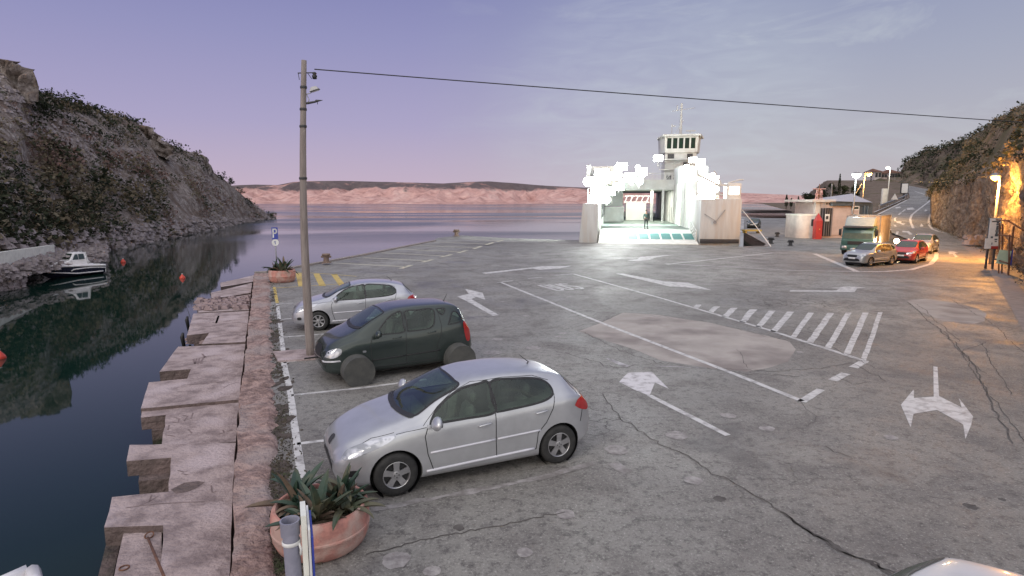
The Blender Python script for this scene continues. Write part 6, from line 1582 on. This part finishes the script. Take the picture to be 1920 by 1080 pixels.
# light posts with floodlights
def u_warm(l): return l[0] > 10 and l[2] < 4.9
def flood(loc, r, power, post=None, aim=None, nm='floodlight_glare', glare_fill=False):
    t_ = empty(nm, loc); t_.parent = fe
    w = r*1.25; h = r*.85
    bb = MB()
    if glare_fill: bb.lathe([(r*1.12,-.02),(r*1.1,.16),(r*.6,.36),(.001,.40)], 20, axis='Y')
    else: bb.box((0,.16,0), (w*2.1,.30,h*2.1)); bb.box((0,.36,0), (w*1.5,.14,h*1.5))
    bb.tube([(0,.2,-h*.9),(0,.25,-h-.3)], .05, 5); bev(bb.build('housing', M['ferryhull'], t_), .03, 1)
    bb = MB()
    if glare_fill: bb.lathe([(r*1.1,-.01),(r*.9,-.10),(.001,-.14)], 20, axis='Y')
    else: bb.box((0,-.02,0), (w*2,.05,h*2))
    bb.build('lens', M['flood'], t_)
    if post is not None:
        bb = MB(); bb.tube([(0,.25,-r-.25),(0,.25,post-loc[2])], .07, 6); bb.build('post', M['ferry'], t_)
    if power:
        l = bpy.data.lights.new('flood_lamp', 'SPOT'); l.energy = power; l.spot_size = radians(150); l.spot_blend = .6; l.shadow_soft_size = r; l.color = (1,.95,.78) if u_warm(loc) else (.88,1,.92)
        lo = bpy.data.objects.new('flood_lamp', l); COL.objects.link(lo); lo.parent = t_; lo.location = (0,-.35,0); lo.rotation_euler = (radians(62),0,radians(aim or 0))
LPW = 30000
for (u, v, Y, r, pw, pst, aim) in ((1122,352,61.5,.55,LPW*.45,3.9,15),(1128,325,62,.55,LPW*.45,3.9,-5),(1152,330,68,.52,0,6.5,0),(1166,312,73,.5,0,6.5,0),(1182,332,74,.55,LPW,6.5,0),(1203,322,80,.55,0,6.5,0),(1112,372,61,.4,0,3.5,0),(1142,358,64,.5,0,5.0,0),(1160,350,66,.45,0,6.0,0),
    (1234,297,87,.5,0,9.0,0),(1296,322,84,.5,0,6.0,0),(1308,340,76,.55,LPW,6.0,0),(1322,350,64,.6,LPW,4.3,-10),(1336,338,63,.5,0,4.3,-20),(1314,304,80,.45,0,6.0,0),(1326,368,62,.55,LPW*.7,4.2,0),(1299,300,84,.4,0,6,0)):
    flood(fl_(P(u, v, Y)), r, pw, pst, aim)
rf = random.Random(5)
for (u0, u1, v0, v1, Y, nn_, pz) in ((1102,1150,330,378,64,9,3.9),(1150,1215,312,345,76,8,6.4),(1285,1312,298,350,80,6,6.2),(1308,1342,326,380,64,8,4.4)):
    for k in range(nn_): flood(fl_(P(rf.uniform(u0,u1), rf.uniform(v0,v1), Y+rf.uniform(-1.5,1.5))), rf.uniform(.26,.46), 0, pz, 0, glare_fill=True)  # extra glowing heads, added to fill out the glare of the lamps
bb = MB(); bb.add([(sxx-1.15,.37,4.75),(sxx-.25,.37,4.75),(sxx-.25,.37,5.5),(sxx-1.15,.37,5.5)], [(0,1,2,3)]); M['lampwarm'] = mat('lampwarm', (1,.95,.8), .3, 0, (.98,.93,.8), 3, emit=(1,.95,.80), es=5); bb.build('lamp_panel', M['lampwarm'], fe)
# light inside the car deck
for y, e in ((12,900),(30,900)):
    l = bpy.data.lights.new('deck_light', 'AREA'); l.shape = 'RECTANGLE'; l.size = 6; l.size_y = 3; l.energy = e; l.color = (1,1,.88); lo = bpy.data.objects.new('deck_light', l); COL.objects.link(lo); lo.parent = fe; lo.location = (5.2, y+(0 if y > 20 else 18), 5.6)
# ------------------------------------------------------------------ person on the ramp
def skin_mesh(name, pts, edges, radii, m, parent, sub=1):
    me = bpy.data.meshes.new(name); me.from_pydata(pts, edges, []); ob = bpy.data.objects.new(name, me); COL.objects.link(ob)
    md = ob.modifiers.new('s', 'SKIN'); 
    for i, r in enumerate(radii):
        me.skin_vertices[0].data[i].radius = r if isinstance(r, tuple) else (r, r)
    me.skin_vertices[0].data[0].use_root = True
    sm = ob.modifiers.new('d', 'SUBSURF'); sm.levels = sub; sm.render_levels = sub
    bpy.context.view_layer.update(); m2 = bpy.data.meshes.new_from_object(ob.evaluated_get(bpy.context.evaluated_depsgraph_get())); bpy.data.objects.remove(ob)
    m2.name = name; m2.materials.clear(); return link(name, m2, m, parent, True)
M['skin'] = mat('skin', (.35,.20,.15), .6, 0, (.30,.17,.13), 8); M['jacket'] = mat('jacket', (.05,.10,.09), .8, 0, (.04,.08,.07), 6); M['trousers'] = mat('trousers', (.03,.04,.045), .85, 0, (.04,.05,.05), 6); M['hair'] = mat('hair', (.02,.015,.012), .7, 0, (.03,.02,.018), 9)
def person(loc, rz, h, label):
    t_ = empty('person', loc, rz, label, 'person'); k = h/1.78
    J = dict(pel=(0,0,.95), sp=(0,-.01,1.15), ch=(0,0,1.38), nk=(0,.0,1.50), h0=(0,-.015,1.60), h1=(0,-.015,1.72), sL=(-.18,0,1.42), eL=(-.25,.02,1.15), wL=(-.25,-.06,.90), fL=(-.245,-.08,.82), sR=(.18,0,1.42), eR=(.25,.02,1.15), wR=(.25,-.06,.90), fR=(.245,-.08,.82),
             hL=(-.10,0,.90), kL=(-.11,-.02,.50), aL=(-.12,.02,.09), tL=(-.13,-.13,.03), hR=(.10,0,.90), kR=(.12,-.01,.50), aR=(.14,.03,.09), tR=(.16,-.12,.03))
    rad = dict(pel=.13, sp=.115, ch=.14, nk=.055, h0=.082, h1=.078, sL=.06, eL=.042, wL=.030, fL=.034, sR=.06, eR=.042, wR=.030, fR=.034, hL=.085, kL=.055, aL=.04, tL=.035, hR=.085, kR=.055, aR=.04, tR=.035)
    E_ = [('pel','sp'),('sp','ch'),('ch','nk'),('nk','h0'),('h0','h1'),('ch','sL'),('sL','eL'),('eL','wL'),('wL','fL'),('ch','sR'),('sR','eR'),('eR','wR'),('wR','fR'),('pel','hL'),('hL','kL'),('kL','aL'),('aL','tL'),('pel','hR'),('hR','kR'),('kR','aR'),('aR','tR')]
    def sub(names, gr, nm, m):
        ks = [n_ for n_ in J if n_ in names]; ix = {n_: i for i, n_ in enumerate(ks)}
        ks = ks; return skin_mesh(nm, [tuple(c*k for c in J[n_]) for n_ in ks], [(ix[a], ix[b_]) for a, b_ in E_ if a in ix and b_ in ix], [(rad[n_]+gr)*k for n_ in ks], m, t_)
    sub(list(J), 0, 'body', M['skin']); sub(['pel','sp','ch','sL','eL','wL','sR','eR','wR'], .018, 'jacket', M['jacket']); sub(['pel','hL','kL','aL','hR','kR','aR'], .012, 'trousers', M['trousers'])
    for s in (-1,1): bev(MB().box((s*.135*k, -.05*k, .05*k), (.10*k,.27*k,.09*k)).build('shoe', M['black'], t_), .02)
    MB().lathe([(.001,.125),(.07,.10),(.098,.03),(.095,-.03)], 14, c=(0,.005,1.70*k)).build('hair', M['hair'], t_, True)
    return t_
pf = P(1211,429.5,62.0); person(pf, radians(5), 1.95, 'crew member in a dark green jacket standing at the top of the ferry ramp')
# ================================================================== TICKET BUILDING AND ROADSIDE
M['render'] = mat('render', (.52,.42,.40), .8, 0, (.42,.34,.32), 1.2, bump=.1); M['renderw'] = mat('renderw', (.60,.55,.52), .8, 0, (.48,.44,.42), 1.5); M['greydoor'] = mat('greydoor', (.22,.21,.23), .6, 0, (.15,.14,.16), 2, stretch=(12,1,1)); M['roofm'] = mat('roofm', (.42,.42,.47), .6, 0, (.32,.32,.37), 2, stretch=(8,2,1)); M['bluegrey'] = mat('bluegrey', (.09,.11,.13), .6, 0, (.06,.08,.10), 2)
YB = 68.0
def q8(x, z, Y=YB): return P(x, z, Y)
tb = empty('ticket_building', (0,0,0), 0, 'pinkish ticket building with a pale hipped roof at the far side of the lot', 'building')
def face_box(u0, v0, u1, v1, Y, d, nm, m, par, zb_=None, bevel=.03):
    a = P(u0, v0, Y); c = P(u1, v1, Y); z0 = c.z if zb_ is None else zb_
    o_ = MB().b2((a.x, Y, z0), (c.x, Y+d, a.z)).build(nm, M[m], par); return bev(o_, bevel, 1) if bevel else o_
face_box(1538,379,1626,446,YB,6,'wall','render',tb,-.1)
face_box(1604,382,1632,446,YB-.4,5,'wall','bluegrey',tb,-.1)
face_box(1524,374,1568,379,YB-.6,7,'flat_roof','renderw',tb); face_box(1530,379,1538,404,YB,.5,'wall','renderw',tb)
pk_ = P(1597,363,YB+2.5); e1 = P(1560,377,YB-.9); e2 = P(1636,382,YB-.9); zE = e1.z
bb = MB(); bb.add([(e1.x,YB-.9,zE),(e2.x,YB-.9,zE-.15),(e2.x,YB+7,zE),(e1.x,YB+7,zE),(pk_.x,YB+2.5,pk_.z)], [(0,1,4),(1,2,4),(2,3,4),(3,0,4),(3,2,1,0)]); bb.build('hipped_roof', M['roofm'], tb)
face_box(1560,378,1634,386,YB-.55,.5,'fascia','bluegrey',tb)
dr_ = face_box(1543,390,1559,443,YB-.12,.15,'sliding_door','greydoor',tb); 
bb = MB()
for u in (1541,1546,1551,1555,1559): a = P(u,390,YB-.2); c = P(u,443,YB-.2); bb.b2((a.x-.05,YB-.22,c.z),(a.x+.05,YB-.12,a.z))
bb.build('door_rails', M['rimdark'], dr_)
face_box(1547.5,401.5,1555,415,YB-.3,.06,'sign_plate','white',tb,bevel=0); face_box(1549,405,1553,411,YB-.33,.03,'notice','dark',tb,bevel=0)
face_box(1560,388,1594,441,YB-.10,.12,'wall_panel','render',tb)
w_ = face_box(1599,386,1611,402,YB-.50,.12,'window','white',tb); face_box(1600.5,388,1609.5,392,YB-.53,.04,'pane','glass',w_,bevel=0); face_box(1600.5,394,1609.5,401,YB-.53,.04,'blind','render',w_,bevel=0)
w_ = face_box(1545,379.5,1560,384,YB-.08,.10,'window','renderw',tb,bevel=0); face_box(1549,380.5,1552,383.5,YB-.11,.04,'pane','black',w_,bevel=0); face_box(1554,380.5,1557,383.5,YB-.11,.04,'pane','black',w_,bevel=0)
bb = MB(); 
for u in (1622,1628): a = P(u,386,YB-1.0); bb.tube([(a.x,YB-1,0),(a.x,YB-1,a.z)], .07, 6)
bb.build('porch_post', M['bluegrey'], tb)
an = empty('white_cabin', (0,0,0), 0, 'low white cabin with a rounded corner left of the red cabinet', 'cabin')
a = P(1501,402,YB-1); c = P(1529,402,YB-1); zt_ = a.z
out = []; 
for k in range(9): w = pi*1.5*1 - (pi/2)*(8-k)/8 if False else pi + (pi/2)*k/8; out.append((a.x+1.0+cos(w)*1.0, YB-1+1.0+sin(w)*1.0))
out += [(c.x, YB-1), (c.x, YB+2.5), (a.x, YB+2.5)]
MB().prism(out, -.1, zt_-.14).build('wall', M['renderw'], an, 40)
o2 = [((x-(a.x+c.x)/2)*1.04+(a.x+c.x)/2, (y-YB)*1.04+YB) for x, y in out]; MB().prism(o2, zt_-.14, zt_+.02).build('roof', M['whitepaint'], an, 40)
face_box(1522,411,1527,424,YB-1.05,.06,'window','dark',an,bevel=0)
# red cabinet and red lattice mast
rc = empty('fire_cabinet', P(1532,440,YB-2.2), 0, 'bright red cabinet with a pointed top in front of the ticket building', 'cabinet'); rc.location.z = 0
w2 = 5.8/F*(YB-2.2); h1 = P(1532,414,YB-2.2).z; h2 = P(1532,404,YB-2.2).z
MB().box((0,0,h1/2), (w2*2,.7,h1)).build('cabinet', M['red'], rc); bb = MB(); bb.add([(-w2,-.35,h1),(w2,-.35,h1),(w2,.35,h1),(-w2,.35,h1),(0,0,h2+.3)], [(0,1,4),(1,2,4),(2,3,4),(3,0,4)]); bb.build('top', M['red'], rc)
MB().box((.05,-.37,h1*.55), (.12,.03,.12)).build('handle', M['yellow'], rc)
ms = empty('signal_mast', P(1530,440,YB+1), 0, 'slim dark red mast with cross arms rising over the left end of the ticket building', 'mast'); ms.location.z = 0
zt2 = P(1530,345,YB+1).z; bb = MB(); bb.tube([(0,0,0),(0,0,zt2)], [.09,.05], 6); bb.build('pole', M['rust'], ms)
M['pink'] = mat('pink', (.55,.22,.20), .6, 0, (.45,.35,.33), 4); bb = MB()
for dz, w in ((.55,.75),(1.15,.45),(1.7,.5),(2.2,.7)): bb.tube([(-w,0,zt2-dz),(w,0,zt2-dz)], .05, 5)
for x in (-.45,-.2,.2,.45): bb.tube([(x,0,zt2-2.2),(x*.6,0,zt2-.6)], .035, 5)
bb.tube([(-.6,0,zt2-2.2),(-.2,0,zt2-1.2)], .04, 5); bb.box((.25,0,zt2-.9), (.25,.2,.3)); bb.build('cross_arm', M['pink'], ms)
p_ = P(1553,440,YB+9); p_.z = 0; tag(MB().tube([p_, Vector((p_.x,p_.y,P(1553,344,YB+9).z))], .10, 6).build('pole', M['steel']), 'thin grey pole rising behind the ticket building roof', 'pole')
# street lamps
M['lampo'] = mat('lampo', (1,.6,.2), .3, 0, (1,.58,.2), 3, emit=(1,.50,.10), es=3.2); M['lampw'] = mat('lampw', (1,1,1), .3, 0, (.98,1,.98), 3, emit=(.92,1,.95), es=40); M['lamppale'] = mat('lamppale', (1,.9,.9), .3, 0, (.98,.9,.9), 3, emit=(1,.9,.85), es=9)
def lamp(base, tipx, zt_, arm, m, power, col, label, r=.24, pm='steel', bracket=False):
    t_ = empty('street_lamp', base, 0, label, 'street lamp', 'street lamps along the road'); h = zt_-base.z
    MB().tube([(0,0,-.1),(0,0,h*.5),(0,0,h+.05)], [.10,.08,.055], 8).build('pole', M[pm], t_, True)
    MB().tube([(0,0,h-.05),(arm*.5,-.1,h+.12),(arm,-.15,h+.10)], .04, 6).build('arm', M[pm], t_, True)
    hd = empty('lamp_head', (arm,-.15,h)); hd.parent = t_
    MB().lathe([(.001,.24),(r*.5,.22),(r*1.15,.08),(r*1.2,.02)], 14).build('hood', M[pm], hd, True); MB().lathe([(r*1.05,.03),(r*.95,-r*.45),(r*.5,-r*.85),(.001,-r)], 14).build('bulb', M[m], hd, True)
    if power:
        l = bpy.data.lights.new('lamp_light', 'SPOT' if power > 10000 else 'POINT'); l.energy = power; l.color = col; l.shadow_soft_size = r; lo = bpy.data.objects.new('lamp_light', l); COL.objects.link(lo); lo.parent = hd; lo.location = (0,-.1,-r-.15)
        if l.type == 'SPOT': l.spot_size = radians(150); l.spot_blend = 1; lo.rotation_euler = Vector((.42,.80,-.30)).to_track_quat('-Z','Y').to_euler()
        if l.type == 'SPOT': l2 = bpy.data.lights.new('lamp_glow', 'POINT'); l2.energy = 2600; l2.color = col; l2.shadow_soft_size = r; lo2 = bpy.data.objects.new('lamp_glow', l2); COL.objects.link(lo2); lo2.parent = hd; lo2.location = (-.2,-.3,-r-.15)
    return t_
b1_ = P(1597,430,60); b1_.z = 0; lamp(b1_, 0, P(1597,327,60).z, -.05, 'lampw', 260, (.88,1,.90), 'bright white lamp on the pole in front of the ticket building roof', .36)
b1_ = P(1615,400,80); b1_.z = .2; lamp(b1_, 0, P(1618,325,80).z, .5, 'lampo', 4500, (1,.55,.15), 'orange lamp behind the ticket building, right beside the bright white one', .34, 'wood')
b1_ = GS(1663,385); lamp(b1_, 0, P(1661,314,b1_.y).z, -.5, 'lamppale', 120, (1,.85,.75), 'pale lamp on a tall pole where the road climbs', .30, 'whitepaint')
Yc = 39.0; b1_ = P(1858,478,Yc); b1_.z = 0; lamp(b1_, 0, P(1852,331,Yc).z, -.42, 'lampo', 15000, (1,.42,.07), 'orange lamp against the rock cliff above the information board', .26, 'steel')
# strut and cable drum at the orange lamp
p_ = P(1615,345,79.8); tag(MB().tube([p_, P(1605,362,79)], .05, 5).build('pole_strut', M['wood']), 'slanting strut against the orange lamp pole behind the ticket building', 'strut')
# cable between the lamps
tag(MB().tube([P(1663,332,104), P(1690,340,85), P(1750,342,65), P(1800,338,52), P(1850,331,39)], .02, 5).build('overhead_wire', M['black'], None, True), 'thin cable sagging between the pale lamp and the orange cliff lamp', 'cable')
# billboard and warning sign up the road
bbp = GS(1694,372); bs_ = empty('billboard', bbp, 0, 'tall white billboard in a dark frame beside the climbing road', 'sign'); Yq = bbp.y
za, zc_ = P(0,343,Yq).z-bbp.z, P(0,363,Yq).z-bbp.z; wd = 7/F*Yq
MB().box((0,0,(za+zc_)/2), (wd*2,.2,za-zc_)).build('frame', M['dark'], bs_); MB().box((0,-.13,(za+zc_)/2), (wd*1.6,.04,(za-zc_)*.86)).build('panel', M['lamppanel'] if 'lamppanel' in M else M['white'], bs_); MB().box((0,0,zc_/2), (.3,.2,zc_)).build('post', M['dark'], bs_)
wp = GS(1676,383); ws = empty('warning_sign', wp, 0, 'triangular warning sign beside the lower end of the road barrier', 'sign'); zt_ = P(0,364,wp.y).z-wp.z; MB().tube([(0,0,0),(0,0,zt_)], .06, 6).build('post', M['steel'], ws); bb = MB(); bb.add([(-.62,-.08,zt_-.95),(.62,-.08,zt_-.95),(0,-.08,zt_+.1),(-.62,-.03,zt_-.95),(.62,-.03,zt_-.95),(0,-.03,zt_+.1)], [(0,1,2),(5,4,3),(0,3,4,1),(1,4,5,2),(2,5,3,0)]); bb.build('plate', M['white'], ws)
bb = MB(); pts = [GS(u, v, .0) for u, v in ((1648,394),(1668,386),(1690,377),(1700,371))]
for p in pts: bb.tube([p, p+Vector((0,0,.8))], .07, 5)
bb.tube([p+Vector((0,0,.7)) for p in pts], .14, 6); tag(bb.build('guard_rail', M['steel']), 'grey guard rail along the seaward side of the climbing road', 'guard rail')
# transformer box by pale lamp
p_ = GS(1658,386); tag(bev(MB().box((0,0,0), (.8,.5,2.6)).build('switch_box', M['whitepaint']), .03), 'narrow pale switch box beside the pale lamp pole', 'box').location = P(1658,368,103)
# houses up the road
def house(u0, u1, vt, vb, Y, m, label, n):
    t_ = empty('house', (0,0,0), 0, label, 'house', 'houses at the top of the rise'); a = P(u0, vt, Y); c = P(u1, vb, Y); bw_ = MB(); bw_.b2((a.x,Y,c.z-4),(c.x,Y+7,a.z)); wall_ = bw_.build('wall', M[m], t_)
    bb = MB(); mx2 = (a.x+c.x)/2; zz = a.z; bb.add([(a.x-.4,Y-.5,zz),(c.x+.4,Y-.5,zz),(c.x+.4,Y+7.5,zz),(a.x-.4,Y+7.5,zz),(a.x+1,Y+3.5,zz+1.3),(c.x-1,Y+3.5,zz+1.3)], [(0,1,5,4),(2,3,4,5),(1,2,5),(3,0,4),(3,2,1,0)]); bb.build('roof', M['rust'], t_)
    for k in range(n):
        x = a.x+(c.x-a.x)*(k+.5)/n; MB().b2((x-.45,Y-.06,c.z+.3),(x+.45,Y+.02,a.z-.4)).build('window', M['dark'], t_)
house(1641,1652,322,334,225,'renderw','small house left of the pale lamp with a lit porch',2); house(1653,1663,325,334,228,'render','low house right behind the pale lamp pole',2); house(1668,1687,324,334,232,'renderw','long low house at the top of the rise with dark windows',4)
# information boards and scaffold by the cliff
ib = empty('information_board', P(1857,490,36.2), radians(-8), 'tall white information board on two dark posts under the orange lamp', 'sign'); ib.location.z = .02
z1, z0 = P(0,409,36.2).z, P(0,468,36.2).z; wd = 8.2/F*36.2*1.22
MB().box((0,0,(z1+z0)/2), (wd*2,.14,z1-z0)).build('frame', M['dark'], ib); MB().box((-.03,-.09,(z1+z0)/2+.02), (wd*1.8,.04,(z1-z0)*.95)).build('panel', M['white'], ib)
bb = MB(); rr = random.Random(4)
for k in range(11): zz = z0+.35+(z1-z0-.5)*k/11; x = rr.choice((-.14,.10)); bb.box((x,-.115,zz), (rr.uniform(.10,.20),.01,rr.uniform(.06,.16)))
bb.build('print', M['bluegrey'], ib); MB().box((.02,-.118,z0+.12), (wd*1.5,.012,.16)).build('red_strip', M['red'], ib); MB().box((0,-.116,z1-.22), (wd*1.4,.01,.07)).build('heading', M['dark'], ib)
for x in (-.22,.16): MB().box((x,.02,z0/2), (.09,.09,z0)).build('post', M['dark'], ib)
MB().box((-.30,-.10,z0+.35), (.34,.05,.62)).build('side_plate', M['white'], ib)
ig = empty('tilted_board', P(1884,505,33.5), radians(-20), 'pale green board on a thin post beside the cliff foot', 'sign'); ig.location.z = .02; z1, z0 = P(0,470,33.5).z, P(0,496,33.5).z
M['palegreen'] = mat('palegreen', (.45,.55,.42), .6, 0, (.38,.48,.36), 2); MB().box((-.12,0,(z1+z0)/2), (.56,.04,z1-z0), M=Matrix.Rotation(radians(8),3,'Y')).build('panel', M['palegreen'], ig); MB().box((.24,.03,(z1+z0)/2), (.10,.04,(z1-z0)*1.1)).build('edge', M['signblue'], ig); MB().tube([(.2,.05,-.1),(.2,.05,P(0,425,33.5).z)], .05, 6).build('post', M['rust'], ig)
bb = MB()
for u, vt, Y in ((1874,418,34),(1880,420,34),(1893,440,33)): bb.tube([Vector((P(u,500,Y).x, Y, 0)), P(u, vt, Y)], .04, 6)
for (u0,v0,u1,v1) in ((1868,412,1892,414),(1890,414,1919,432),(1872,440,1898,443),(1866,486,1890,494)): bb.tube([P(u0,v0,34), P(u1,v1,32.8)], .045, 6)
tag(bb.build('scaffold', M['rust']), 'rusty pipe scaffold leaning at the foot of the cliff beside the boards', 'scaffold')
bb = MB(); rnd = random.Random(6); c_ = GS(1826,462); 
for _ in range(14): rock(bb, c_+Vector((rnd.uniform(-.6,.6), rnd.uniform(-.4,.4), rnd.uniform(.2,.9))), rnd.uniform(.2,.45), rnd)
tag(bb.build('rock_pile', M['stones']), 'dark heap of stones at the cliff foot left of the information board', 'rock pile')
